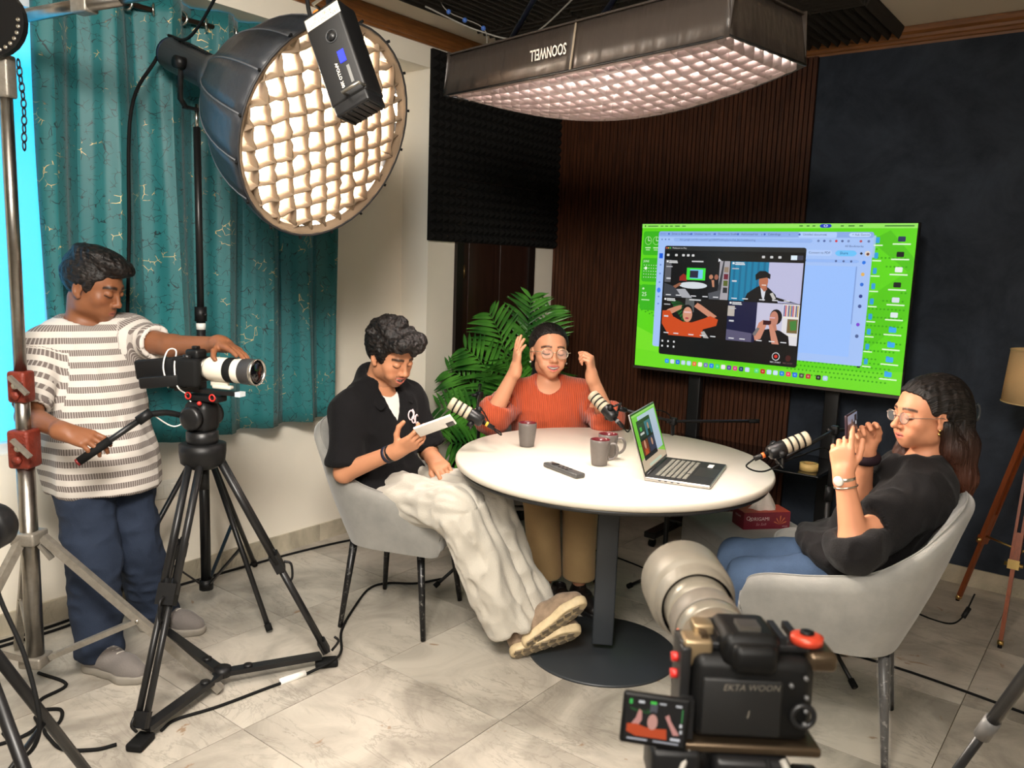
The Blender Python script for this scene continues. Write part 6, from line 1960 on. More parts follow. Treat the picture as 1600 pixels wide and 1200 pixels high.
def np_mesh(name, V, Q, m, parent, origin, col=None, st=None, smooth=True):
    me = bpy.data.meshes.new(name)
    O = np.array(origin, float)
    me.vertices.add(len(V)); me.vertices.foreach_set('co', (V - O).astype(np.float32).ravel())
    me.loops.add(len(Q) * 4); me.loops.foreach_set('vertex_index', Q.astype(np.int32).ravel())
    me.polygons.add(len(Q)); me.polygons.foreach_set('loop_start', np.arange(0, len(Q) * 4, 4, dtype=np.int32))
    me.polygons.foreach_set('loop_total', np.full(len(Q), 4, np.int32))
    me.polygons.foreach_set('use_smooth', np.full(len(Q), smooth))
    me.update(); me.validate()
    if col is not None:
        a = me.color_attributes.new('Col', 'FLOAT_COLOR', 'POINT')
        c = np.ones((len(V), 4), np.float32); c[:, :3] = col
        a.data.foreach_set('color', c.ravel())
    if st is not None:
        a = me.attributes.new('st', 'FLOAT_VECTOR', 'POINT')
        a.data.foreach_set('vector', st.astype(np.float32).ravel())
    me.materials.append(m)
    return link(name, me, parent)
def multires(sd, h, fine):
    """coarse mesh of the whole plus finer meshes inside the boxes (lo, hi, h)"""
    V, Q = sd.mesh(h)
    out = []
    keep = np.ones(len(Q), bool)
    for lo, hi, hf in fine:
        lo, hi = np.array(lo), np.array(hi)
        ins = ((V > lo + 1.2 * h) & (V < hi - 1.2 * h)).all(1)
        keep &= ~ins[Q].all(1)
        out.append(sd.mesh(hf, lo, hi))
    Q = Q[keep]
    Vs, Qs = [V], [Q]; n = len(V)
    for v, q in out:
        Vs.append(v); Qs.append(q + n); n += len(v)
    V, Q = np.concatenate(Vs), np.concatenate(Qs)
    used = np.zeros(len(V), bool); used[Q.ravel()] = True
    remap = np.cumsum(used) - 1
    return V[used], remap[Q]

def unit(v): v = np.array(v, float); return v / np.linalg.norm(v)
TOC = np.array([.6134, -.7897, 0.]); TOR = np.array([.7897, .6134, 0.]); UPZ = np.array([0, 0, 1.])
def head_frame(c, facing, pitch=0.0, roll=0.0):
    """columns: person's left, forward, up"""
    f = unit(np.array([facing[0], facing[1], 0])); l = np.cross(UPZ, f)
    f2 = f * math.cos(pitch) + UPZ * math.sin(pitch)
    u2 = np.cross(-l, f2)
    l2 = l * math.cos(roll) + u2 * math.sin(roll)
    u3 = np.cross(-l2, f2)
    return np.array(c, float), np.stack([l2, f2, u3], 1)
def loc2w(F, s):
    c, Rm = F
    return lambda x, y, z: c + Rm @ (np.array([x, y, z]) * s)
def mouth_dims(smile):
    """half width, half opening, lift of the corners, height"""
    return .0205 + .0075 * smile, .0004 + .0056 * smile, .0085 * smile, -.0665
def head_prims(sd, F, s=1.0, wide=1.0, smile=0.0, jaw=1.0, nose=1.0):
    W = loc2w(F, s); Rm = F[1]
    E = lambda c, r, k, op='u': sd.ell(W(*c), np.array(r) * s, Rm, k * s, op)
    C = lambda a, b, ra, rb, k, op='u': sd.rc(W(*a), W(*b), ra * s, rb * s, k * s, op)
    E((0, -.02, .036), (.073 * wide, .092, .077), .02)
    E((0, .028, .0), (.061 * wide, .056, .085), .03)
    E((0, .03, -.055), (.051 * wide * jaw, .047, .048), .03)
    E((0, .062, -.094), (.019, .016, .015), .022)
    for q in (-1, 1):
        E((q * .041 * wide, .052, -.026), (.021, .021, .02), .022)
        E((q * .043 * wide * jaw, .0, -.062), (.014, .022, .022), .03)
    C((-.03, .077, .021), (.03, .077, .021), .009, .009, .016)
    for q in (-1, 1):
        E((q * .031, .088, .0), (.0155, .011, .0095), .012, 's')
        E((q * .031, .0735, .0), (.0148, .0148, .0125), .003)
    C((0, .084, .008), (0, .099 * nose, -.028), .0062, .0088, .011)
    E((0, .1005 * nose, -.033), (.0115, .0112, .0098), .008)
    for q in (-1, 1):
        E((q * .0115, .091, -.037), (.0075, .0095, .0072), .006)
        E((q * .006, .098, -.043), (.0032, .005, .003), .002, 's')
    wc, o0, cv, zm = mouth_dims(smile)
    yc = .079 - .006 * smile
    E((0, .066, zm), (.036, .022, .026), .02)                       # muzzle
    for q in (-1, 1):
        C((0, .0875, zm + o0 + .004), (q * wc * .55, .0855, zm + o0 * .7 + cv * .3 + .0035), .0048, .0042, .004)
        C((q * wc * .55, .0855, zm + o0 * .7 + cv * .3 + .0035), (q * wc, yc, zm + cv), .0042, .002, .004)
        C((0, .0865, zm - o0 - .0055), (q * wc * .5, .0845, zm - o0 * .75 + cv * .25 - .005), .0058, .0048, .004)
        C((q * wc * .5, .0845, zm - o0 * .75 + cv * .25 - .005), (q * wc, yc, zm + cv), .0048, .002, .004)
        if smile: E((q * (wc + .012), .062, zm + .012), (.014, .018, .016), .014)      # lifted cheek
        # ears
        E((q * .0735 * wide, -.012, -.008), (.009, .018, .031), .008)
        E((q * .081 * wide, -.008, -.004), (.006, .010, .020), .004, 's')
        E((q * .073 * wide, -.002, -.034), (.007, .009, .009), .006)
    if smile:
        E((0, .086, zm + cv * .15), (wc * .72, .0045, o0 * 1.05), .002, 's')     # open between the lips
    return sd
def face_colour(V, F, s, base, lip, smile=0.0, beard=0.0, brow=(.01, .008, .007), brow_t=1.0):
    c, Rm = F
    P = (V - c) @ Rm / s
    col = np.tile(np.array(base), (len(V), 1))
    x, y, z = P[:, 0], P[:, 1], P[:, 2]
    ax_ = np.abs(x)
    near = ((P ** 2).sum(1) < .155 ** 2).astype(float)
    def mix(m, cc):
        m = (np.clip(m, 0, 1) * near)[:, None]
        col[:] = col * (1 - m) + np.array(cc) * m
    front = np.clip((y - .03) / .02, 0, 1)
    # cheeks and nose a little redder, under-eye darker
    mix(.25 * front * np.exp(-(((ax_ - .042) / .02) ** 2 + ((z + .03) / .02) ** 2)), np.array(base) * np.array([1.1, .75, .7]))
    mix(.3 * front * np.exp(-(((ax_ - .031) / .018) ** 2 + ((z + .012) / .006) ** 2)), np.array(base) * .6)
    if beard:
        m = beard * np.clip((-.045 - z) / .02, 0, 1) * np.clip((y + .0) / .03, 0, 1) * (z > -.13)
        mu = beard * 1.2 * np.exp(-((z + .0505) / .0055) ** 2) * (ax_ < .026) * front
        mix(np.maximum(m * .6, mu), np.array(base) * .35)
    wc, o0, cv, zm = mouth_dims(smile)
    tt = np.clip(ax_ / wc, 0, 1)
    zl = zm + cv * tt ** 1.6; op_ = o0 * (1 - tt ** 2)
    dz = np.abs(z - zl)
    inm = (ax_ < wc * 1.02) & (y > .06)
    mix(inm * np.clip((op_ + .0095 * (1 - .6 * tt ** 2) - dz) / .002, 0, 1) * .85, lip)
    mix(inm * np.clip((op_ + .0012 - dz) / .0012, 0, 1), (.035, .012, .012))
    if smile: mix(inm * (tt < .82) * np.clip((op_ - .0006 - np.abs(z - zl - .0008)) / .0012, 0, 1), (.74, .70, .64))
    # brows
    bz = .0235 - .006 * np.clip((ax_ - .03) / .02, 0, 1) ** 2 + .002 * (ax_ > .02)
    m = (ax_ > .012) * (ax_ < .052) * np.clip(1.5 - np.abs(z - bz) / (.0042 * brow_t), 0, 1) * front
    mix(m * .92, brow)
    # lash line of the lowered lid
    d = ((ax_ - .031) / .0165)
    lz = -.004 - .005 * (1 - d ** 2)
    m = (np.abs(d) < 1) * np.clip(1.5 - np.abs(z - lz) / .0022, 0, 1) * (y > .062) * (z > -.016)
    mix(m * .9, (.012, .008, .008))
    # inner ear and nostril shade is geometry; hairline stays skin
    return col
def hair_cap(F, s, hl, top=(.014, .016), wide=1.0, lumps=(), fl=None):
    """hair as a shell over the skull kept above the hairline table hl of (y, z)"""
    sd = Sd(); W = loc2w(F, s); Rm = F[1]
    sd.ell(W(0, -.022, .038), np.array((.073 * wide + top[0], .093 + top[0], .078 + top[1])) * s, Rm, .02 * s)
    for c, r, k in lumps: sd.ell(W(*c), np.array(r) * s, Rm, k * s)
    ys = [a for a, b in hl]; zs = [b for a, b in hl]
    c, R0 = F
    def fn(X, Y, Z):
        x = ((X - c[0]) * R0[0, 0] + (Y - c[1]) * R0[1, 0] + (Z - c[2]) * R0[2, 0]) / s
        y = ((X - c[0]) * R0[0, 1] + (Y - c[1]) * R0[1, 1] + (Z - c[2]) * R0[2, 1]) / s
        z = ((X - c[0]) * R0[0, 2] + (Y - c[1]) * R0[1, 2] + (Z - c[2]) * R0[2, 2]) / s
        return (np.interp(y, ys, zs) + (0 if fl is None else fl(x, y)) - z) * s
    sd.cut(fn)
    return sd
def hand_prims(sd, wrist, Rm, curls, side=1, spread=(.10, .03, -.04, -.12), thumb=((.75, .55, -.35), (.45, .85, -.25), (.3, .92, -.2)), s=1.0, fr=1.0):
    """Rm columns: thumb side, finger direction, back of hand. side kept by the caller's frame"""
    w = np.array(wrist, float)
    P = lambda x, y, z: w + Rm @ (np.array([x, y, z]) * s)
    xs = (.029, .0095, -.0095, -.0275); ys = (.088, .092, .088, .080)
    ln = (.070, .078, .072, .057); rad = np.array((.0088, .0090, .0086, .0076)) * fr
    sd.rc(P(.006, -.02, 0), P(.008, .02, 0), .024 * s, .022 * s, .02 * s)
    sd.rc(P(-.012, -.02, 0), P(-.012, .02, 0), .021 * s, .02 * s, .02 * s)
    sd.ell(P(0, .05, -.002), np.array((.036, .044, .0145)) * s, Rm, .012 * s)
    tips = []
    for i in range(4):
        sd.rc(P(xs[i] * .6, .015, 0), P(xs[i], ys[i] - .006, -.001), .0125 * s, .0108 * s, .012 * s)
        p = np.array([xs[i], ys[i] - .004, -.001]); a = 0.0
        az = spread[i]
        r0 = rad[i] * 1.1
        for j, fr_ in enumerate((.46, .30, .24)):
            a += curls[i][j]
            d = np.array([math.sin(az) * math.cos(a), math.cos(az) * math.cos(a), -math.sin(a)])
            q = p + d * ln[i] * fr_
            r1 = rad[i] * (1.0, .92, .78)[j]
            sd.rc(P(*p), P(*q), r0 * s, r1 * s, .003 * s)
            p, r0 = q, r1
        tips.append(P(*p))
    p = np.array([.020, .020, -.006]); r0 = .0135
    for d, l_, r1 in zip(thumb, (.042, .032, .026), (.0112, .0102, .0085)):
        d = unit(d); q = p + d * l_
        sd.rc(P(*p), P(*q), r0 * s, r1 * s, .008 * s if r0 > .012 else .004 * s)
        p, r0 = q, r1
    sd.ell(P(.02, .03, -.009), np.array((.014, .024, .012)) * s, Rm, .01 * s)
    return tips + [P(*p)]
def hframe(fingers, back):
    """frame from finger direction and back-of-hand normal; thumb side = fingers x back for a right hand"""
    f = unit(fingers); b = np.array(back, float); b = unit(b - f * (b @ f))
    return f, b
def right_hand(fingers, back):
    f, b = hframe(fingers, back)
    return np.stack([-np.cross(f, b), f, b], 1)      # right hand, palm down, fingers forward: thumb to the left
def left_hand(fingers, back):
    f, b = hframe(fingers, back)
    return np.stack([np.cross(f, b), f, b], 1)
def bone_box(pts, m):
    P = np.array(pts); return P.min(0) - m, P.max(0) + m
# ---------------------------------------------------------------- people
A3 = lambda *v: np.array(v, float)
lerp = lambda a, b, t: np.array(a) * (1 - t) + np.array(b) * t
def lin(r, g, b): return np.array(rgb(r, g, b)[:3])
skin_m = vcol_mat('skin', rough=.48, bump=.04, bscale=260, spec=.35)
hair_m, nt, p = new_mat('black_hair')
tc = node(nt, 'ShaderNodeTexCoord'); mp = node(nt, 'ShaderNodeMapping'); mp.inputs['Scale'].default_value = (1, 1, .22)
nt.links.new(tc.outputs['Object'], mp.inputs[0])
nz = node(nt, 'ShaderNodeTexNoise', ins={'Scale': 1.0, 'Detail': 3.0})
at = node(nt, 'ShaderNodeAttribute', attribute_name='st'); nt.links.new(at.outputs['Vector'], nz.inputs['Vector'])
bu = node(nt, 'ShaderNodeBump', ins={'Strength': .8, 'Distance': .006}); nt.links.new(nz.outputs[0], bu.inputs['Height']); nt.links.new(bu.outputs[0], p.inputs['Normal'])
rp = node(nt, 'ShaderNodeValToRGB'); rp.color_ramp.elements[0].color = rgb(8, 7, 7); rp.color_ramp.elements[1].color = rgb(42, 35, 32); rp.color_ramp.elements[0].position = .38; rp.color_ramp.elements[1].position = .72
nt.links.new(nz.outputs[0], rp.inputs[0]); nt.links.new(rp.outputs[0], p.inputs['Base Color'])
p.inputs['Roughness'].default_value = .5
p.inputs['Specular IOR Level'].default_value = .3
def hair_brown():
    m = hair_m.copy(); m.name = 'dark_brown_long_hair'
    nt = m.node_tree
    p = nt.nodes['Principled BSDF']
    tc = [n for n in nt.nodes if n.type == 'TEX_COORD'][0]
    sp_ = node(nt, 'ShaderNodeSeparateXYZ'); nt.links.new(tc.outputs['Object'], sp_.inputs[0])
    mr = node(nt, 'ShaderNodeMapRange', ins={'From Min': .72, 'From Max': 1.1}); nt.links.new(sp_.outputs[2], mr.inputs[0])
    mx = node(nt, 'ShaderNodeMix', data_type='RGBA'); mx.inputs[6].default_value = rgb(92, 46, 26); 
    old = [l for l in nt.links if l.to_socket == p.inputs['Base Color']][0].from_socket
    nt.links.new(mr.outputs[0], mx.inputs[0]); nt.links.new(old, mx.inputs[7]); nt.links.new(mx.outputs[2], p.inputs['Base Color'])
    return m
def hst(V, F, s, mode='back'):
    """strand coordinates: fine across the strands, slow along them"""
    c, Rm = F
    P_ = (V - c) @ Rm / s
    if mode == 'back':
        a = np.arctan2(P_[:, 0], P_[:, 2] + .05)
        return np.stack([a * 34, P_[:, 1] * 12, a * 0], 1)
    if mode == 'down':
        return np.stack([P_[:, 0] * 170, P_[:, 1] * 170, P_[:, 2] * 9], 1)
    return P_ * np.array([120, 60, 120])
def cloth(name, col, rough=.85, var=.08, sheen=.15, bump=.25, bscale=240, vscale=7):
    return mat(name, col, rough, var=var, vscale=vscale, bump=bump, bscale=bscale, sheen=sheen)
denim = mat('blue_denim', rgb(40, 49, 66), .85, var=.28, vscale=5, bump=.3, bscale=320)
denim2 = mat('washed_blue_denim', rgb(68, 86, 112), .85, var=.25, vscale=6, bump=.3, bscale=320)
def torso(sd, P, N, SL, SR, inf=0.0, w=1.0, d=1.0, belly=1.0, k=.04):
    P, N, SL, SR = map(np.array, (P, N, SL, SR))
    up = unit(N - P); lat = SL - SR; lat = unit(lat - up * (lat @ up)); fw = np.cross(up, lat) * -1
    Rm = np.stack([lat, fw, up], 1)
    Ln = np.linalg.norm(N - P)
    sd.ell(lerp(P, N, .66) + fw * .012, A3(.158 * w + inf, .102 * d + inf, .21 * Ln / .46 + inf), Rm, k)
    sd.ell(lerp(P, N, .3) + fw * .012, A3(.142 * w * belly + inf, .1 * d * belly + inf, .19 * Ln / .46 + inf), Rm, k)
    sd.ell(P, A3(.155 * w + inf, .112 * d + inf, .115 + inf), Rm, k)
    sd.rc(SL, SR, .054 + inf, .054 + inf, k)
    sd.rc(N + up * .0, lerp(N, SL, .7), .05 + inf, .047 + inf, k)
    sd.rc(N + up * .0, lerp(N, SR, .7), .05 + inf, .047 + inf, k)
    return lat, fw, up
def plane_cut(pt, n):
    pt = np.array(pt, float); n = unit(n)
    return lambda X, Y, Z: (X - pt[0]) * n[0] + (Y - pt[1]) * n[1] + (Z - pt[2]) * n[2]
def shoe(F, s, parent, origin, mu, ms, ml, name='shoe', letter=False):
    c, Rm = F
    W = lambda x, y, z: c + Rm @ (np.array([x, y, z]) * s)
    inv = lambda X, Y, Z, i: ((X - c[0]) * Rm[0, i] + (Y - c[1]) * Rm[1, i] + (Z - c[2]) * Rm[2, i])
    so = Sd().chain([W(0, .036, .014), W(0, .11, .014), W(.004, .195, .016), (W(.002, .238, .022))], [.036 * s, .033 * s, .044 * s, .036 * s], .02 * s)
    so.cut(lambda X, Y, Z: np.maximum(-inv(X, Y, Z, 2), inv(X, Y, Z, 2) - .03 * s))
    up_ = Sd().chain([W(0, .045, .05), W(0, .12, .058), W(.002, .19, .044), W(.002, .236, .034)], [.037 * s, .037 * s, .038 * s, .032 * s], .03 * s)
    up_.rc(W(0, .05, .06), W(0, .055, .098), .036 * s, .034 * s, .03 * s)
    up_.cut(lambda X, Y, Z: np.maximum(.022 * s - inv(X, Y, Z, 2), inv(X, Y, Z, 2) - .108 * s))
    up_.rc(W(0, .06, .085), W(0, .06, .16), .028 * s, .03 * s, .004, 's')
    V, Q = up_.mesh(.004); V = relax(V, Q, 1)
    sh_ = np_mesh(name, V, Q, mu, parent, origin)
    V, Q = so.mesh(.004); V = relax(V, Q, 1)
    np_mesh('sole', V, Q, ms, sh_, origin)
    mb = MB()
    for k in range(5):
        t = .1 + k * .021
        zt = .1035 - k * .0045
        mb.tube([W(-.024, t, zt - .012), W(-.01, t + .004, zt + .0005), W(.01, t - .002, zt + .0005), W(.024, t, zt - .012)], .0028 * s, 6)
    mb.build('laces', ml, sh_, origin)
    if letter:
        tr_ = MB()
        for i in range(7):
            for j in (-1, 1):
                x_, y_ = j * (.016 + .004 * (3 < i < 6)), .03 + i * .033
                tr_.box(0, 0, 0, .024 * s, .024 * s, .004 * s, frame(W(x_, y_, -.001), Rm[:, 0], Rm[:, 1], Rm[:, 2]) @ R(.4 * j, 'Z'))
        tr_.build('tread', mat('grey_tread', rgb(128, 116, 98), .8), sh_, origin)
        for q in (-1, 1):
            Fl = frame(W(q * .0395, .12, .055), Rm[:, 1] * q, Rm[:, 2], Rm[:, 0] * q)
            vs, fs2 = text_mesh('N', .05 * s)
            MB(Fl).add(vs, fs2).build('side_letter', mat('maroon_suede', rgb(110, 56, 46), .8), sh_, origin)
    return sh_
def trousers(sd, P, hips, knees, ankles, r, inf=0.0):
    P = np.array(P)
    for h, kn, an in zip(hips, knees, ankles):
        sd.rc(h, kn, r[0] + inf, r[1] + inf, .03)
        sd.rc(kn, an, r[1] + inf, r[2] + inf, .03)
def leg_folds(V, Q, hips, knees, ank, amp, fs, fa, seed):
    """creases that run slantwise along each leg"""
    N_ = normals(V, Q); best = np.full(len(V), 9.0); S_ = np.zeros(len(V)); A_ = np.zeros(len(V)); I_ = np.zeros(len(V))
    for i in range(2):
        off = 0.0
        for a, b in ((hips[i], knees[i]), (knees[i], ank[i])):
            d = b - a; l = np.linalg.norm(d); d = d / l
            t = np.clip((V - a) @ d, 0, l); r = V - a - t[:, None] * d; dist = np.linalg.norm(r, axis=1)
            x = unit(np.cross(d, UPZ + .01)); y = np.cross(d, x)
            m = dist < best
            best[m] = dist[m]; S_[m] = (off + t)[m]; A_[m] = np.arctan2(r @ y, r @ x)[m]; I_[m] = i
            off += l
    P3 = np.stack([S_ * fs + np.cos(A_) * .8, np.sin(A_) * fa + seed, np.cos(A_) * fa + I_ * 7.3], 1)
    n = vnoise(P3, (1, 1, 1))
    return V + N_ * (amp * (1 - np.abs(2 * n - 1) * 2.0))[:, None]
def glasses(F, s, parent, origin, m, name='glasses', rim=.0016, w=.0225, h=.018, cz=-.004, gl=True):
    W = loc2w(F, s)
    g = MB()
    for q in (-1, 1):
        g.tube([W(q * .033 + w * math.cos(a) * (1 if abs(math.cos(a)) < .7 else .96), .099 - .004 * abs(math.cos(a)), cz + h * math.sin(a)) for a in [2 * PI * i / 22 for i in range(22)]], rim * s, 6, closed=True)
        g.tube([W(q * .056, .097, cz + .006), W(q * .07, .085, cz + .006), W(q * .078, .03, .0), W(q * .08, -.01, .0), W(q * .08, -.03, -.012)], rim * s, 6)
    g.tube([W(-.011, .099, cz + .003), W(0, .103, cz + .006), W(.011, .099, cz + .003)], rim * s, 6)
    o = g.build(name, m, parent, origin)
    if gl:
        for q in (-1, 1):
            b = MB(); b.add([tuple(W(q * .033 + w * .97 * math.cos(a), .0975, cz + h * .97 * math.sin(a))) for a in [2 * PI * i / 22 for i in range(22)]], [tuple(range(22))])
            b.build('lens', mat('spectacle_lens', (1, 1, 1, 1), .02, alpha=.10), o, origin)
    return o

# ======================= standing man in striped T-shirt
pA = thing('person', 'standing person in a striped T-shirt working the tripod camera', 'person', (-3.08, 1.43, 0))
oA = tuple(pA.location)
P, N = A3(-3.11, 1.435, .80), A3(-3.185, 1.425, 1.245)
SR, SL = A3(-3.165, 1.275, 1.178), A3(-3.11, 1.575, 1.218)
ER, WR = A3(-3.036, 1.165, .968), A3(-2.795, 1.18, .948)
EL, WLh = A3(-2.862, 1.608, 1.205), A3(-2.58, 1.632, 1.236)
hips = [A3(-3.105, 1.355, .79), A3(-3.095, 1.515, .79)]
knees = [A3(-3.0, 1.345, .41), A3(-3.055, 1.535, .40)]
ank = [A3(-2.945, 1.335, .075), A3(-3.10, 1.64, .075)]
FA = head_frame((-3.127, 1.45, 1.415), TOR * .99 + TOC * .12, math.radians(-18))
sA = 1.09
bd = Sd()
torso(bd, P, N, SL, SR)
WA = loc2w(FA, sA)
bd.rc(N - A3(0, 0, .01), WA(0, -.03, -.055), .06, .054, .03)
bd.rc(SR, ER, .05, .042, .03); bd.rc(ER, WR, .041, .026, .02)
bd.rc(SL, EL, .05, .042, .03); bd.rc(EL, WLh, .041, .026, .02)
for h, k_, a in zip(hips, knees, ank): bd.rc(h, k_, .075, .055, .03); bd.rc(k_, a, .055, .038, .03)
head_prims(bd, FA, sA, jaw=1.05)
HR = right_hand(A3(.80, .55, -.25), A3(.25, -.45, .85))
hand_prims(bd, WR, HR, [(.35, .5, .35), (.45, .55, .4), (.55, .6, .4), (.65, .6, .4)], thumb=((.55, .6, -.6), (.2, .8, -.6), (.1, .9, -.4)))
HL = left_hand(A3(.97, -.02, -.16), A3(.1, .25, .95))
hand_prims(bd, WLh, HL, [(.05, .1, .08), (.06, .12, .08), (.1, .14, .1), (.16, .18, .12)], thumb=((.75, .55, -.45), (.4, .8, -.45), (.2, .9, -.35)))
fine = [(FA[0] - .17, FA[0] + .17, .003), bone_box([WR, WR + HR[:, 1] * .17], .055) + (.003,), bone_box([WLh, WLh + HL[:, 1] * .18], .055) + (.003,)]
V, Q = multires(bd, .008, fine)
base = lin(132, 84, 56)
col = face_colour(V, FA, sA, base, lin(150, 84, 70), brow_t=1.25)
body = np_mesh('body', V, Q, skin_m, pA, oA, col=col)
def hl_short(y0=0): return [(-.13, -.055), (-.06, -.06), (-.035, -.035), (-.012, .012), (.0, .006), (.014, -.016), (.026, -.018), (.036, .03), (.06, .052), (.085, .064), (.13, .066)]
hr = hair_cap(FA, sA, hl_short(), (.011, .012), lumps=[((.0, .05, .1), (.06, .05, .022), .03), ((.01, .082, .086), (.045, .028, .018), .02), ((-.01, -.02, .115), (.06, .07, .016), .03)])
V, Q = hr.mesh(.0035); V = folds(relax(V, Q, 1), Q, .004, (55, 55, 40)); 
np_mesh('hair', V, Q, hair_m, pA, oA, st=hst(V, FA, sA, 'x'))
# T-shirt
ts = Sd()
lat, fwA, upA = torso(ts, P, N, SL, SR, .022, w=1.02, d=1.05)
ts.rc(lerp(P, N, .35), P - A3(-.015, 0, .06), .135, .15, .06)
Rt = np.stack([lat, fwA, UPZ], 1)
ts.ell(P - A3(-.02, 0, .08), A3(.2, .165, .22), Rt, .05)
ts.ell(lerp(P, N, .25), A3(.18, .135, .22), Rt, .05)
ts.rc(SR, lerp(SR, ER, .92), .062, .06, .035); ts.rc(SL, lerp(SL, EL, .62), .062, .058, .035)
aR, aL = unit(ER - SR), unit(EL - SL)
hemA = .655
ts.cut(lambda X, Y, Z: hemA - Z + 0 * X)
pr, pl_ = lerp(SR, ER, .86), lerp(SL, EL, .58)
def sleeve_cut(p, a, rad):
    def fn(X, Y, Z):
        d = (X - p[0]) * a[0] + (Y - p[1]) * a[1] + (Z - p[2]) * a[2]
        r = np.sqrt((X - p[0]) ** 2 + (Y - p[1]) ** 2 + (Z - p[2]) ** 2)
        return np.where(r < rad, d, -1.0)
    return fn
ts.cut(sleeve_cut(pr, aR, .12)); ts.cut(sleeve_cut(pl_, aL, .12))
ts.rc(pr - aR * .03, pr + aR * .1, .05, .056, .003, 's'); ts.rc(pl_ - aL * .03, pl_ + aL * .1, .05, .056, .003, 's')
nb = N + A3(0, 0, .0)
ts.rc(N + upA * .02 + fwA * .03, N + upA * .1 + fwA * .05, .073, .08, .008, 's')
V, Q = ts.mesh(.006); V = relax(V, Q, 1)
V = folds(V, Q, .010, (9, 9, 4), seed=3.1); V = folds(V, Q, .006, (16, 16, 10), seed=9.7); V = relax(V, Q, 1)
# stripe coordinates
dR = np.clip(((V - SR) @ (ER - SR)) / ((ER - SR) @ (ER - SR)), 0, 1); dL = np.clip(((V - SL) @ (EL - SL)) / ((EL - SL) @ (EL - SL)), 0, 1)
distR = np.linalg.norm(V - (SR + dR[:, None] * (ER - SR)), axis=1); distL = np.linalg.norm(V - (SL + dL[:, None] * (EL - SL)), axis=1)
latp = (V - P) @ lat
stc = V[:, 2].copy(); dsh = np.arctan2((V - P) @ fwA, latp) * .15
armR = (distR < .1) & (((V - SR) @ aR) > .03); armL = (distL < .1) & (((V - SL) @ aL) > .03)
stc[armR] = 1.18 - ((V - SR) @ aR)[armR]; stc[armL] = 1.22 - ((V - SL) @ aL)[armL]
st3 = np.stack([stc, dsh, np.zeros(len(V))], 1)
tm, nt, p = new_mat('striped_jersey')
at = node(nt, 'ShaderNodeAttribute', attribute_name='st'); sp_ = node(nt, 'ShaderNodeSeparateXYZ'); nt.links.new(at.outputs['Vector'], sp_.inputs[0])
def mth(op, a, b=None):
    n = node(nt, 'ShaderNodeMath', operation=op)
    for i, v in enumerate((a, b)):
        if v is None: continue
        if isinstance(v, (int, float)): n.inputs[i].default_value = v
        else: nt.links.new(v, n.inputs[i])
    return n.outputs[0]
fr1 = mth('FRACT', mth('MULTIPLY', sp_.outputs[0], 1 / .044))
s1 = mth('MULTIPLY', mth('GREATER_THAN', fr1, .5), 1.0)
fr2 = mth('FRACT', mth('MULTIPLY', sp_.outputs[1], 1 / .007))
s2 = mth('GREATER_THAN', fr2, .32)
mk_ = mth('MULTIPLY', s1, mth('ADD', mth('MULTIPLY', s2, .6), .4))
mx = node(nt, 'ShaderNodeMix', data_type='RGBA'); nt.links.new(mk_, mx.inputs[0])
mx.inputs[6].default_value = rgb(208, 201, 193); mx.inputs[7].default_value = rgb(112, 102, 98)
nt.links.new(mx.outputs[2], p.inputs['Base Color']); p.inputs['Roughness'].default_value = .9
np_mesh('t_shirt', V, Q, tm, pA, oA, st=st3)
# neckband
mb = MB()
ring = []
for i in range(28):
    a = 2 * PI * i / 28
    ring.append(tuple(N + upA * (.022 - .03 * math.sin(a) ) + lat * .074 * math.cos(a) + fwA * (.03 + .07 * math.sin(a))))
# jeans
js = Sd(); js.ell(P, A3(.165, .125, .12), Rt, .04)
trousers(js, P, hips, knees, ank, (.1, .083, .078)); 
js.cut(lambda X, Y, Z: np.maximum(.055 - Z, Z - .675) + 0 * X)
V, Q = js.mesh(.006); V = relax(V, Q, 1); V = folds(V, Q, .012, (9, 9, 7), seed=5.3); V = folds(V, Q, .006, (20, 20, 22), seed=1.3); V = relax(V, Q, 1)
np_mesh('jeans', V, Q, denim, pA, oA)
gsh = cloth('grey_sneaker_knit', rgb(118, 112, 108), .8); gso = mat('grey_sneaker_sole', rgb(140, 134, 124), .7); glc = mat('white_laces', rgb(206, 200, 190), .8)
def ffr(c, d, roll=0): d = unit(d); r_ = np.cross(d, UPZ); r_ = unit(r_); return (np.array(c, float), np.stack([r_, d, np.cross(r_, d)], 1))
shoe(ffr((-2.985, 1.292, 0), (.93, .32, 0)), 1.06, pA, oA, gsh, gso, glc)
shoe(ffr((-3.155, 1.59, 0), (.83, .52, 0)), 1.06, pA, oA, gsh, gso, glc)

# ======================= seated man in black shirt
pB = thing('person', 'seated person in black shirt and white trousers looking at a phone', 'person', (-2.45, 2.4, 0))
oB = tuple(pB.location)
P, N = A3(-2.53, 2.345, .585), A3(-2.535, 2.325, 1.005)
SR, SL = A3(-2.515, 2.165, .932), A3(-2.515, 2.505, .945)
ER, WR = A3(-2.475, 2.105, .70), A3(-2.215, 2.145, .828)
EL, WLh = A3(-2.43, 2.545, .725), A3(-2.285, 2.425, .735)
hips = [A3(-2.46, 2.29, .575), A3(-2.47, 2.46, .575)]
knees = [A3(-1.985, 2.255, .622), A3(-1.985, 2.41, .635)]
ank = [A3(-1.845, 2.415, .15), A3(-1.835, 2.54, .165)]
FBh = head_frame((-2.43, 2.315, 1.168), TOR * .76 + TOC * .66, math.radians(-24), 0.05)
sB = 1.05
bd = Sd()
lat, fwB, upB = torso(bd, P, N, SL, SR)
WB = loc2w(FBh, sB)
bd.rc(N - A3(0, 0, .01), WB(0, -.03, -.055), .058, .052, .03)
bd.rc(SR, ER, .047, .04, .03); bd.rc(ER, WR, .041, .027, .02)
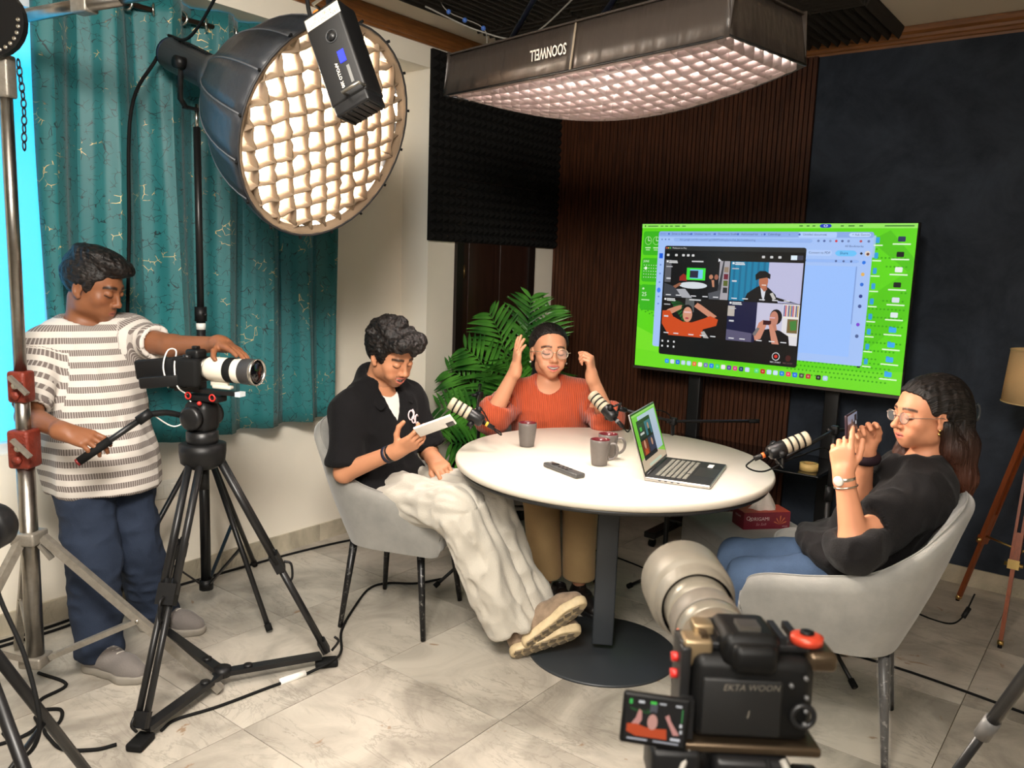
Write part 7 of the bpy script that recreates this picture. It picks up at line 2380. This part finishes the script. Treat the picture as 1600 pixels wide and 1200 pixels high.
bd.rc(SL, EL, .047, .04, .03); bd.rc(EL, WLh, .041, .027, .02)
for h, k_, a in zip(hips, knees, ank): bd.rc(h, k_, .075, .055, .03); bd.rc(k_, a, .055, .036, .03)
head_prims(bd, FBh, sB, smile=1.0)
nPh = unit(A3(-.6, .35, .72)); lPh = TOR * .8 + UPZ * .4; lPh = unit(lPh - nPh * (lPh @ nPh))
cPh = A3(-2.04, 2.172, .938)
fR_ = unit(cPh - WR + lPh * .05)
HR = right_hand(fR_, -nPh + A3(.2, -.5, -.2))
hand_prims(bd, WR, HR, [(.25, .5, .4), (.3, .55, .4), (.35, .6, .45), (.4, .65, .5)], thumb=((.7, .5, -.5), (.45, .75, -.55), (.1, .95, -.3)))
HL = left_hand(A3(.82, -.25, -.25), A3(.15, -.35, .9))
hand_prims(bd, WLh, HL, [(.5, .8, .5), (.6, .85, .5), (.65, .85, .5), (.7, .85, .5)], thumb=((.5, .75, -.5), (.0, .9, -.5), (-.2, .9, -.4)))
fine = [(FBh[0] - .16, FBh[0] + .16, .003), bone_box([WR, WR + HR[:, 1] * .17], .055) + (.003,), bone_box([WLh, WLh + HL[:, 1] * .15], .06) + (.003,)]
V, Q = multires(bd, .008, fine)
col = face_colour(V, FBh, sB, lin(190, 132, 98), lin(196, 104, 92), smile=1.0, beard=.8, brow_t=1.35)
np_mesh('body', V, Q, skin_m, pB, oB, col=col)
rr_ = random.Random(8)
lum = [((.03, .07, .1), (.045, .045, .03), .02), ((-.02, .085, .098), (.045, .035, .026), .02), ((.01, .108, .09), (.034, .022, .02), .012), ((.05, .05, .07), (.03, .04, .035), .02), ((-.05, .06, .075), (.028, .04, .03), .02), ((.0, .118, .074), (.016, .012, .014), .008)]
for i in range(26):
    a = rr_.uniform(0, 2 * PI); e = rr_.uniform(.2, 1.45)
    lum.append(((.078 * math.cos(a) * math.cos(e), -.02 + .096 * math.sin(a) * math.cos(e), .04 + .094 * math.sin(e)), (rr_.uniform(.02, .034), rr_.uniform(.02, .034), rr_.uniform(.014, .024)), .012))
hr = hair_cap(FBh, sB, [(-.14, -.05), (-.06, -.055), (-.035, -.03), (-.012, .012), (.0, .006), (.014, -.02), (.028, -.022), (.04, .036), (.06, .056), (.085, .066), (.14, .06)], (.016, .02), lumps=lum)
V, Q = hr.mesh(.0035); V = folds(relax(V, Q, 1), Q, .005, (45, 45, 60), seed=2.0); V = folds(V, Q, .0025, (120, 120, 60), seed=4.0)
np_mesh('hair', V, Q, hair_m, pB, oB, st=hst(V, FBh, sB, 'x'))
# white undershirt
us = Sd(); torso(us, P, N, SL, SR, .008)
us.rc(N + upB * .03 + fwB * .05, N + upB * .12 + fwB * .06, .062, .08, .006, 's')
us.cut(plane_cut(P, -UPZ))
V, Q = us.mesh(.007); np_mesh('undershirt', V, Q, cloth('white_cotton', rgb(232, 228, 220)), pB, oB)
# shirt
bs = Sd(); torso(bs, P, N, SL, SR, .02, w=1.03, d=1.06)
bs.rc(SR, lerp(SR, ER, .95), .064, .075, .04); bs.rc(SL, lerp(SL, EL, .95), .064, .075, .04)
bs.rc(N + upB * .01, N + upB * .055 - fwB * .012, .07, .062, .02)       # stand of the collar
Rb = np.stack([lat, fwB, upB], 1)
bs.ell(P + fwB * .04 + upB * .02, A3(.19, .16, .13), Rb, .05)
bs.cut(plane_cut(P - upB * .035 + fwB * .05, -upB + fwB * .28))
aR, aL = unit(ER - SR), unit(EL - SL)
pr, pl_ = lerp(SR, ER, .88), lerp(SL, EL, .9)
bs.cut(sleeve_cut(pr, aR, .11)); bs.cut(sleeve_cut(pl_, aL, .11))
bs.rc(pr - aR * .02, pr + aR * .1, .056, .06, .004, 's'); bs.rc(pl_ - aL * .02, pl_ + aL * .1, .056, .06, .004, 's')
bs.rc(N + upB * .05 + fwB * .02, N + upB * .14 + fwB * .03, .062, .075, .006, 's')
# open V at the front
for t in np.linspace(0, 1, 7):
    c_ = N + fwB * (.095 + .03 * t) + upB * (.03 - .15 * t)
    bs.ell(c_, A3(.055 * (1 - t) + .008, .06, .035), Rb, .004, 's')
V, Q = bs.mesh(.0055); V = relax(V, Q, 1)
V = folds(V, Q, .012, (8, 8, 6), seed=1.7); V = folds(V, Q, .006, (18, 18, 14), seed=6.2); V = relax(V, Q, 1)
bl_cl = cloth('black_linen', rgb(15, 14, 16), .9, .15, .03)
shB = np_mesh('black_shirt', V, Q, bl_cl, pB, oB)
for q in (-1, 1):       # collar flaps
    mb = MB()
    a0 = N + upB * .062 + lat * q * .055 - fwB * .02; a1 = N + upB * .045 + lat * q * .062 + fwB * .045; a2 = N + fwB * .125 + upB * -.045 + lat * q * .048
    o1 = N + upB * .01 + lat * q * .115 - fwB * .01; o2 = N - upB * .0 + lat * q * .112 + fwB * .07; o3 = N + fwB * .125 + upB * -.075 + lat * q * .1
    lift = fwB * .012 + upB * .01
    mb.grid([[tuple(x) for x in (a0, a1, a2)], [tuple(lerp(a, b, .5) + lift) for a, b in ((a0, o1), (a1, o2), (a2, o3))], [tuple(x + lift * .5) for x in (o1, o2, o3)]])
    o = mb.build('collar_flap', bl_cl, pB, oB)
    sd_ = o.modifiers.new('cloth', 'SOLIDIFY'); sd_.thickness = .006; sd_.offset = 0
    ss = o.modifiers.new('round', 'SUBSURF'); ss.levels = 2; ss.render_levels = 2
# script emblem on the chest
em = lerp(P, N, .74) + fwB * .152 + lat * .07
mb = MB()
ec = lambda u, v: em + lat * u + upB * v - fwB * (abs(u) * .25)
mb.tube([ec(x, y) for x, y in [(.012 * math.cos(t) - .012, .02 * math.sin(t) + .012) for t in np.linspace(0, 2 * PI, 14)][:-1]], .0028, 6, closed=True)
mb.tube([ec(x, y) for x, y in [(.010 * math.cos(t) + .002 , .016 * math.sin(t) - .008) for t in np.linspace(0, 2 * PI, 14)][:-1]], .0028, 6, closed=True)
mb.tube([ec(x, y) for x, y in [(.011 * math.cos(t) + .024, .02 * math.sin(t) - .012) for t in np.linspace(.6, 5.6, 12)]], .0028, 6)
mb.tube([ec(x, y) for x, y in ((-.004, .036), (.006, .02), (.0, .0), (.012, -.02), (.03, -.034))], .0028, 6)
mb.build('script_emblem', mat('pale_pink_embroidery', rgb(236, 214, 218), .8), pB, oB)
# trousers
wt = Sd(); wt.ell(P - upB * .0 + fwB * .02, A3(.165, .14, .1), Rb, .05)
trousers(wt, P, hips, knees, ank, (.088, .08, .088))
for k_, a in zip(knees, ank):
    d_ = unit(a - k_); wt.cut(sleeve_cut(a + d_ * .012, d_, .16))
V, Q = wt.mesh(.006); V = relax(V, Q, 1)
V = leg_folds(V, Q, hips, knees, ank, .016, 5.0, 1.3, 3.0); V = leg_folds(V, Q, hips, knees, ank, .009, 11.0, 2.6, 8.0); V = folds(V, Q, .006, (9, 9, 9), seed=8.1); V = relax(V, Q, 1)
np_mesh('white_trousers', V, Q, cloth('white_cargo_cotton', rgb(186, 180, 168), .9, .04), pB, oB)
suede = cloth('taupe_sneaker_suede', rgb(138, 118, 98), .8, .35, vscale=30); sol = mat('cream_gum_sole', rgb(205, 184, 146), .6, var=.18, vscale=40); lcs = mat('grey_laces', rgb(150, 140, 130), .8)
toe = unit(TOR * .77 + UPZ * .64); nsl = unit(TOC * .72 + (TOR * .64 - UPZ * .77) * .7)
upv = -nsl; rgt = np.cross(toe, upv)
shoe((A3(-1.79, 2.425, .085) + nsl * .03, np.stack([rgt, toe, upv], 1)), 1.13, pB, oB, suede, sol, lcs, letter=True)
toe2 = unit(TOR * .93 + UPZ * .32 - TOC * .1); nsl2 = unit(nsl - toe2 * (nsl @ toe2)); 
shoe((A3(-1.835, 2.405, .035) + nsl2 * .02, np.stack([np.cross(toe2, -nsl2), toe2, -nsl2], 1)), 1.1, pB, oB, suede, sol, lcs, letter=True)
for k, t in enumerate((.10, .17)):      # wrist bands
    c_ = lerp(WR, ER, t); Fw = frame(c_, *basis(WR - ER))
    MB(Fw).lathe([(.031, -.008), (.034, -.006), (.034, .006), (.031, .008)], 24).build('wrist_band', mat('black_navy_band' if k else 'black_band', rgb(24, 26, 44) if k else rgb(18, 18, 18), .6), pB, oB)
MB(frame(lerp(WLh, EL, .08), *basis(WLh - EL))).torus(.033, .0035).build('bracelet', mat('dark_bracelet', rgb(50, 44, 40), .5), pB, oB)
# his phone
ph = thing('smartphone', 'white smartphone in the hand of the person in the black shirt', 'phone', tuple(cPh))
Fp = frame(cPh + nPh * .012, np.cross(lPh, nPh), lPh, nPh)
MB(Fp).rbox(0, 0, 0, .074, .150, .0085, .004).build('case', mat('white_phone_case', rgb(236, 232, 226), .35), ph, tuple(cPh))
MB(Fp).rbox(-.018, .055, -.005, .03, .03, .003, .0014).build('camera_bump', mat('dark_lens_bump', rgb(40, 38, 40), .3), ph, tuple(cPh))
MB(Fp).box(0, 0, .0044, .068, .142, .0006).build('screen', mat('phone_screen', rgb(20, 20, 24), .1, emit=rgb(190, 200, 220), estr=.35), ph, tuple(cPh))

# ======================= woman in orange
pC = thing('person', 'seated person in a rust orange sweater raising both hands, eyes closed', 'person', (-2.3, 3.3, 0))
oC = tuple(pC.location)
P, N = A3(-2.29, 3.29, .60), A3(-2.288, 3.236, .955)
SR, SL = A3(-2.415, 3.145, .905), A3(-2.165, 3.345, .915)
ER, WR = A3(-2.385, 2.925, .835), A3(-2.282, 2.962, 1.072)
EL, WLh = A3(-1.945, 3.245, .845), A3(-1.985, 3.15, 1.06)
hips = [A3(-2.33, 3.215, .585), A3(-2.18, 3.325, .585)]
knees = [A3(-2.075, 2.915, .53), A3(-1.93, 3.02, .53)]
ank = [A3(-2.06, 2.955, .12), A3(-1.935, 3.05, .12)]
FCh = head_frame((-2.273, 3.212, 1.138), TOC * .96 + TOR * .2, math.radians(4), -.04)
sC = 1.13
bd = Sd()
lat, fwC, upC = torso(bd, P, N, SL, SR, w=1.1, d=1.15, belly=1.08)
WC = loc2w(FCh, sC)
bd.rc(N - A3(0, 0, .01), WC(0, -.028, -.06), .053, .046, .03)
bd.rc(SR, ER, .056, .05, .03); bd.rc(ER, WR, .047, .026, .02)
bd.rc(SL, EL, .056, .05, .03); bd.rc(EL, WLh, .047, .026, .02)
for h, k_, a in zip(hips, knees, ank): bd.rc(h, k_, .08, .06, .03); bd.rc(k_, a, .058, .036, .03)
head_prims(bd, FCh, sC, wide=1.0, smile=.85, jaw=.92)
HR = right_hand(UPZ * 1 + TOR * .05 + TOC * .05, -TOR + TOC * .35)
hand_prims(bd, WR, HR, [(.08, .1, .1), (.12, .12, .1), (.2, .2, .15), (.3, .25, .2)], thumb=((.6, .7, -.4), (.3, .9, -.3), (.2, .95, -.2)), s=.95)
HL = left_hand(UPZ * 1 - TOR * .12 + TOC * .1, TOR * .9 + TOC * .35)
hand_prims(bd, WLh, HL, [(1.0, .35, .15), (1.0, 1.1, .7), (1.1, 1.2, .8), (1.15, 1.2, .8)], thumb=((.4, .8, -.5), (.0, .85, -.6), (-.2, .7, -.6)), s=.95)
fine = [(FCh[0] - .17, FCh[0] + .17, .003), bone_box([WR, WR + HR[:, 1] * .18], .05) + (.003,), bone_box([WLh, WLh + HL[:, 1] * .14], .065) + (.003,)]
V, Q = multires(bd, .008, fine)
col = face_colour(V, FCh, sC, lin(208, 148, 114), lin(196, 92, 88), smile=.85)
np_mesh('body', V, Q, skin_m, pC, oC, col=col)
hr = hair_cap(FCh, sC, [(-.14, -.075), (-.05, -.08), (-.03, -.04), (-.012, .014), (.0, .02), (.02, .03), (.04, .062), (.06, .079), (.085, .087), (.14, .087)], (.009, .010), wide=1.02,
              lumps=[((0, -.1, -.02), (.055, .045, .06), .03), ((.0, -.11, -.1), (.05, .04, .08), .03)], fl=lambda x, y: .012 * (np.abs(x) > .05) * (y < -.0) * 0)
hr.cut(lambda X, Y, Z: FCh[0][2] - .17 - Z + 0 * X)
hr2 = Sd(); hr2.rc(WC(.0, -.1, -.05), WC(-.02, -.1, -.17), .045, .04, .02)
V, Q = hr.mesh(.0035); V = folds(relax(V, Q, 1), Q, .0022, (90, 90, 60)); np_mesh('hair', V, Q, hair_m, pC, oC, st=hst(V, FCh, sC))
V, Q = hr2.mesh(.005); V = folds(V, Q, .004, (60, 60, 30)); np_mesh('ponytail', V, Q, hair_m, pC, oC, st=hst(V, FCh, sC, 'down'))
gold_w = mat('pale_gold_wire', rgb(214, 190, 160), .3, .7)
glasses(FCh, sC * 1.02, pC, oC, gold_w, w=.0245, h=.0205)
for q in (-1, 1): MB().sphere(tuple(WC(q * .08, -.002, -.046)), .005).build('earring', mat('pearl', rgb(236, 230, 222), .25), pC, oC)
sw = Sd(); torso(sw, P, N, SL, SR, .014, w=1.13, d=1.18, belly=1.1)
Rc = np.stack([lat, fwC, upC], 1)
for q in (-1, 1): sw.ell(lerp(P, N, .58) + fwC * .085 + lat * q * .062, A3(.068, .06, .068), Rc, .05)
sw.rc(SR, ER, .076, .074, .04); sw.rc(ER, lerp(ER, WR, .36), .074, .06, .03)
sw.rc(SL, EL, .076, .074, .04); sw.rc(EL, lerp(EL, WLh, .30), .074, .06, .03)
aR, aL = unit(WR - ER), unit(WLh - EL)
pr, pl_ = lerp(ER, WR, .28), lerp(EL, WLh, .24)
sw.cut(sleeve_cut(pr, aR, .1)); sw.cut(sleeve_cut(pl_, aL, .1))
sw.rc(pr - aR * .02, pr + aR * .1, .052, .055, .004, 's'); sw.rc(pl_ - aL * .02, pl_ + aL * .1, .052, .055, .004, 's')
sw.rc(N + upC * .03 + fwC * .045, N + upC * .14 + fwC * .06, .066, .09, .008, 's')
sw.cut(lambda X, Y, Z: .56 - Z + 0 * X)
V, Q = sw.mesh(.0055); V = relax(V, Q, 1); V = folds(V, Q, .010, (8, 8, 11), seed=2.9); V = folds(V, Q, .004, (18, 18, 24), seed=5.5); V = relax(V, Q, 1)
om, nt, p = new_mat('rust_orange_ribbed_knit')
at = node(nt, 'ShaderNodeAttribute', attribute_name='st'); sp_ = node(nt, 'ShaderNodeSeparateXYZ'); nt.links.new(at.outputs['Vector'], sp_.inputs[0])
sn = mth('SINE', mth('MULTIPLY', sp_.outputs[0], 2 * PI / .0095))
mx = node(nt, 'ShaderNodeMix', data_type='RGBA'); mx.inputs[6].default_value = rgb(150, 56, 26); mx.inputs[7].default_value = rgb(196, 84, 42)
nt.links.new(mth('ADD', mth('MULTIPLY', sn, .35), .5), mx.inputs[0]); nt.links.new(mx.outputs[2], p.inputs['Base Color'])
bu = node(nt, 'ShaderNodeBump', ins={'Strength': .5, 'Distance': .003}); nt.links.new(sn, bu.inputs['Height']); nt.links.new(bu.outputs[0], p.inputs['Normal'])
p.inputs['Roughness'].default_value = .9; p.inputs['Sheen Weight'].default_value = .2
np_mesh('orange_sweater', V, Q, om, pC, oC, st=np.stack([(V - P) @ lat, V[:, 2], 0 * V[:, 0]], 1))
bt_ = Sd(); bt_.ell(P + fwC * .02, A3(.175, .15, .1), Rc, .05)
trousers(bt_, P, hips, knees, ank, (.1, .078, .07))
bt_.cut(lambda X, Y, Z: .13 - Z + 0 * X)
V, Q = bt_.mesh(.0065); V = relax(V, Q, 1); V = folds(V, Q, .006, (9, 9, 3), seed=4.4)
np_mesh('beige_trousers', V, Q, cloth('beige_twill', rgb(190, 158, 112)), pC, oC)
blk = mat('black_leather', rgb(24, 20, 19), .4)
shoe(ffr((-2.045, 3.02, 0), TOC * .9 + TOR * .25), .92, pC, oC, blk, mat('black_sole', rgb(16, 15, 15), .6), blk, 'sandal')
shoe(ffr((-1.985, 3.085, 0), TOC * .9 + TOR * .35), .92, pC, oC, blk, mat('black_sole', rgb(16, 15, 15), .6), blk, 'sandal')

# ======================= woman in black at right
pD = thing('person', 'seated person in black blouse with long hair filming with a phone', 'person', (-.6, 2.9, 0))
oD = tuple(pD.location)
P, N = A3(-.665, 2.885, .59), A3(-.525, 2.93, .93)
SL, SR = A3(-.50, 2.80, .868), A3(-.595, 3.06, .845)
EL, WLh = A3(-.632, 2.56, .745), A3(-.680, 2.553, .948)
ER, WR = A3(-.70, 2.85, .725), A3(-.680, 2.785, .985)
hips = [A3(-.655, 2.815, .56), A3(-.705, 2.945, .555)]
knees = [A3(-.985, 2.635, .505), A3(-1.08, 2.78, .515)]
ank = [A3(-.98, 2.60, .12), A3(-1.08, 2.75, .12)]
FDh = head_frame((-.541, 2.904, 1.115), -TOR * .97 + TOC * .16, math.radians(-3), 0.0)
sD = 1.0
bd = Sd()
lat, fwD, upD = torso(bd, P, N, SL, SR, w=1.0, d=.92, belly=.9)
WD = loc2w(FDh, sD)
bd.rc(N - A3(0, 0, .01), WD(0, -.03, -.055), .054, .05, .03)
bd.rc(SR, ER, .05, .044, .03); bd.rc(ER, WR, .043, .025, .02)
bd.rc(SL, EL, .05, .045, .03); bd.rc(EL, WLh, .046, .026, .02)
for h, k_, a in zip(hips, knees, ank): bd.rc(h, k_, .075, .058, .03); bd.rc(k_, a, .055, .036, .03)
head_prims(bd, FDh, sD, wide=1.02, smile=.2, jaw=1.05, nose=1.06)
cP2 = A3(-.697, 2.642, 1.092)
aP = unit(-TOC + TOR * .66); nP2 = unit(TOR - aP * (TOR @ aP) + UPZ * .1); nP2 = unit(nP2 - aP * (nP2 @ aP)); uP = np.cross(nP2, aP); uP = uP if uP[2] > 0 else -uP
HL = left_hand(UPZ * 1 - TOR * .14 - TOC * .12, TOC * .8 - TOR * .5)
hand_prims(bd, WLh, HL, [(.22, .2, .12), (.75, .9, .5), (.85, 1.0, .6), (.95, 1.0, .6)], thumb=((.6, .75, -.3), (.3, .9, -.3), (.2, .95, -.2)), s=.95)
HR = right_hand(UPZ * 1 + TOC * .3 - TOR * .3, -TOC * .6 + TOR * .1 + UPZ * .2)
hand_prims(bd, WR, HR, [(.5, .6, .4), (.6, .7, .4), (.7, .8, .5), (.8, .8, .5)], thumb=((.4, .8, -.3), (.1, .95, -.3), (-.1, .95, -.3)), s=.95)
fine = [(FDh[0] - .15, FDh[0] + .15, .0028), bone_box([WLh, WLh + HL[:, 1] * .18], .055) + (.0028,), bone_box([WR, WR + HR[:, 1] * .16], .06) + (.0028,)]
V, Q = multires(bd, .008, fine)
col = face_colour(V, FDh, sD, lin(202, 138, 104), lin(196, 96, 88), smile=.2)
np_mesh('body', V, Q, skin_m, pD, oD, col=col)
hb = hair_brown()
hr = hair_cap(FDh, sD, [(-.16, -.4), (-.05, -.4), (-.035, -.2), (-.02, .014), (-.004, .018), (.012, .004), (.022, .012), (.036, .05), (.056, .072), (.085, .086), (.14, .088)], (.012, .012), wide=1.02,
              lumps=[((0, -.07, .03), (.085, .075, .09), .04), ((0, -.105, -.05), (.085, .05, .1), .04)])
dn = N - upD * .0
bk = -fwD
hr.p = hr.p[:-1] + [hr.p[-1]]
V, Q = hr.mesh(.0035)
V = folds(relax(V, Q, 1), Q, .003, (70, 70, 20), seed=1.0)
hobj = np_mesh('hair', V, Q, hb, pD, oD, st=hst(V, FDh, sD))
lh = Sd()
h0, h1, h2, h3 = WD(0, -.085, .0), WD(0, -.105, -.1), WD(-.0, -.112, -.21), WD(-.0, -.11, -.31)
for q, w_ in ((-.055, .038), (-.02, .042), (.02, .042), (.055, .038)):
    sdv = FDh[1][:, 0] * q
    lh.chain([h0 + sdv * .8, h1 + sdv, h2 + sdv * 1.15, h3 + sdv * 1.1], [w_, w_, w_ * .85, w_ * .45], .03)
lh.chain([WD(.07, -.03, -.03), WD(.075, -.055, -.11), WD(.07, -.09, -.2), WD(.06, -.11, -.29)], [.02, .028, .028, .012], .03)
V, Q = lh.mesh(.0045); V = folds(relax(V, Q, 1), Q, .005, (50, 50, 2.5), seed=2.0); V = folds(V, Q, .003, (130, 130, 4), seed=6.0)
np_mesh('long_hair', V, Q, hb, pD, oD, st=hst(V, FDh, sD, 'down'))
fs_ = Sd(); fs_.chain([WD(-.07, -.02, -.04), WD(-.075, .0, -.13), WD(-.06, .06, -.2), WD(-.05, .11, -.26)], [.022, .028, .03, .015], .03)
V, Q = fs_.mesh(.0045); V = folds(V, Q, .006, (60, 60, 12), seed=2.0); np_mesh('hair_lock', V, Q, hb, pD, oD, st=hst(V, FDh, sD, 'down'))
clm = mat('grey_claw_clip', rgb(52, 56, 60), .35)
mb = MB(); cc = WD(.02, -.172, .0)
mb.tube([tuple(cc + FDh[1] @ A3(.0, -.012 * math.sin(t), .028 * math.cos(t))) for t in np.linspace(0, PI, 9)], .005, 7); mb.tube([tuple(cc + FDh[1] @ A3(.0, .004, .028 - .056 * t)) for t in (0, 1)], .005, 7)
mb.build('claw_clip', clm, pD, oD)
glasses(FDh, sD, pD, oD, mat('thin_steel_frame', rgb(170, 150, 140), .3, .8), rim=.0013)
for zz, r_ in ((-.04, .0045), (-.052, .005)): MB().sphere(tuple(WD(.079, .0 + (zz + .04) * -.2, zz)), r_).build('earring', mat('gold', rgb(226, 190, 120), .2, 1.0), pD, oD)
bs = Sd(); torso(bs, P, N, SL, SR, .018, w=1.04, d=1.0, belly=.95)
Rd = np.stack([lat, fwD, upD], 1)
bs.ell(lerp(P, N, .62) + fwD * .075 + lat * .0, A3(.12, .055, .075), Rd, .05)
bs.rc(SL, EL, .07, .078, .05); bs.rc(EL, lerp(EL, WLh, .30), .078, .06, .03)
bs.rc(SR, ER, .07, .078, .05); bs.rc(ER, lerp(ER, WR, .25), .078, .06, .03)
bs.ell(P + fwD * .05 - UPZ * .02, A3(.18, .14, .08), Rd, .06)
bs.ell(P + fwD * .12 - UPZ * .02 + lat * .03, A3(.17, .12, .045), Rd, .05)
aL, aR = unit(WLh - EL), unit(WR - ER)
pl_, pr = lerp(EL, WLh, .12), lerp(ER, WR, .18)
bs.cut(sleeve_cut(pl_, aL, .1)); bs.cut(sleeve_cut(pr, aR, .1))
bs.rc(pl_ - aL * .02, pl_ + aL * .1, .055, .058, .004, 's'); bs.rc(pr - aR * .02, pr + aR * .1, .055, .058, .004, 's')
bs.rc(N + upD * .05 + fwD * .05, N + upD * .16 + fwD * .09, .085, .13, .01, 's')
bs.cut(lambda X, Y, Z: .535 - Z + 0 * X)
V, Q = bs.mesh(.0055); V = relax(V, Q, 1); V = folds(V, Q, .014, (10, 10, 6), seed=4.9); V = folds(V, Q, .008, (20, 20, 12), seed=8.5); V = relax(V, Q, 1)
np_mesh('black_blouse', V, Q, cloth('black_cotton_blouse', rgb(20, 18, 19), .85, .12, .05), pD, oD)
jd = Sd(); jd.ell(P + fwD * .03, A3(.17, .15, .1), Rd, .05)
trousers(jd, P, hips, knees, ank, (.09, .068, .06))
jd.cut(lambda X, Y, Z: .1 - Z + 0 * X)
V, Q = jd.mesh(.006); V = relax(V, Q, 1); V = folds(V, Q, .006, (12, 12, 12), seed=4.4)
np_mesh('jeans', V, Q, denim2, pD, oD)
for c_, d_ in ((A3(-.93, 2.62, 0), A3(-.9, -.4, 0)), (A3(-1.03, 2.77, 0), A3(-.9, -.4, 0))):
    shoe(ffr(c_, d_), .92, pD, oD, blk, mat('black_sole', rgb(16, 15, 15), .6), blk)
Fw = frame(lerp(WLh, EL, .06), *basis(WLh - EL))
wat = MB(Fw).lathe([(.030, -.006), (.0325, -.004), (.0325, .004), (.030, .006)], 24).build('watch_strap', mat('silver_bracelet', rgb(190, 182, 170), .3, 1.0), pD, oD)
fdir = unit(-TOR * .8 + TOC * .6); fz = unit(WLh - EL); fdir = unit(fdir - fz * (fdir @ fz))
MB(frame(lerp(WLh, EL, .06) + fdir * .03, np.cross(fz, fdir), fz, fdir)).lathe([(.015, 0), (.016, .002), (.016, .007), (.013, .009), (.001, .009)], 24).build('watch_face', mat('white_watch_dial', rgb(222, 218, 208), .25, .3), wat, oD)
MB(frame(lerp(WLh, EL, .17), *basis(WLh - EL))).torus(.0335, .003).build('bracelet', mat('silver_bracelet', rgb(190, 182, 170), .3, 1.0), pD, oD)
MB(frame(lerp(WR, ER, .08), *basis(WR - ER))).torus(.034, .016, None, 20, 8).build('scrunchie', mat('black_plum_scrunchie', rgb(34, 20, 28), .8), pD, oD)
ph = thing('smartphone', 'dark smartphone held sideways by the person in the black blouse', 'phone', tuple(cP2))
Fp = frame(cP2, aP, uP, nP2)
MB(Fp).rbox(0, 0, 0, .148, .074, .009, .004).build('case', mat('plum_phone_case', rgb(48, 26, 36), .4), ph, tuple(cP2))
sc = Screen(.14, .066)
sc.rect(0, 0, 1, 1, (40, 44, 52)); sc.rect(0, .0, 1, .4, (120, 130, 150)); sc.ell(.45, .42, .09, .2, (90, 70, 60)); sc.rect(.3, .55, .6, .95, (170, 190, 190)); sc.rect(.7, .1, .95, .9, (30, 30, 36)); sc.ell(.85, .5, .05, .1, (220, 220, 220))
sc.build('screen_image', Fp @ T(0, 0, .0047) if np.dot(np.cross(aP, uP), nP2) > 0 else Fp @ T(0, 0, .0047) @ Matrix.Diagonal((-1, 1, 1, 1)), .7, ph, tuple(cP2))
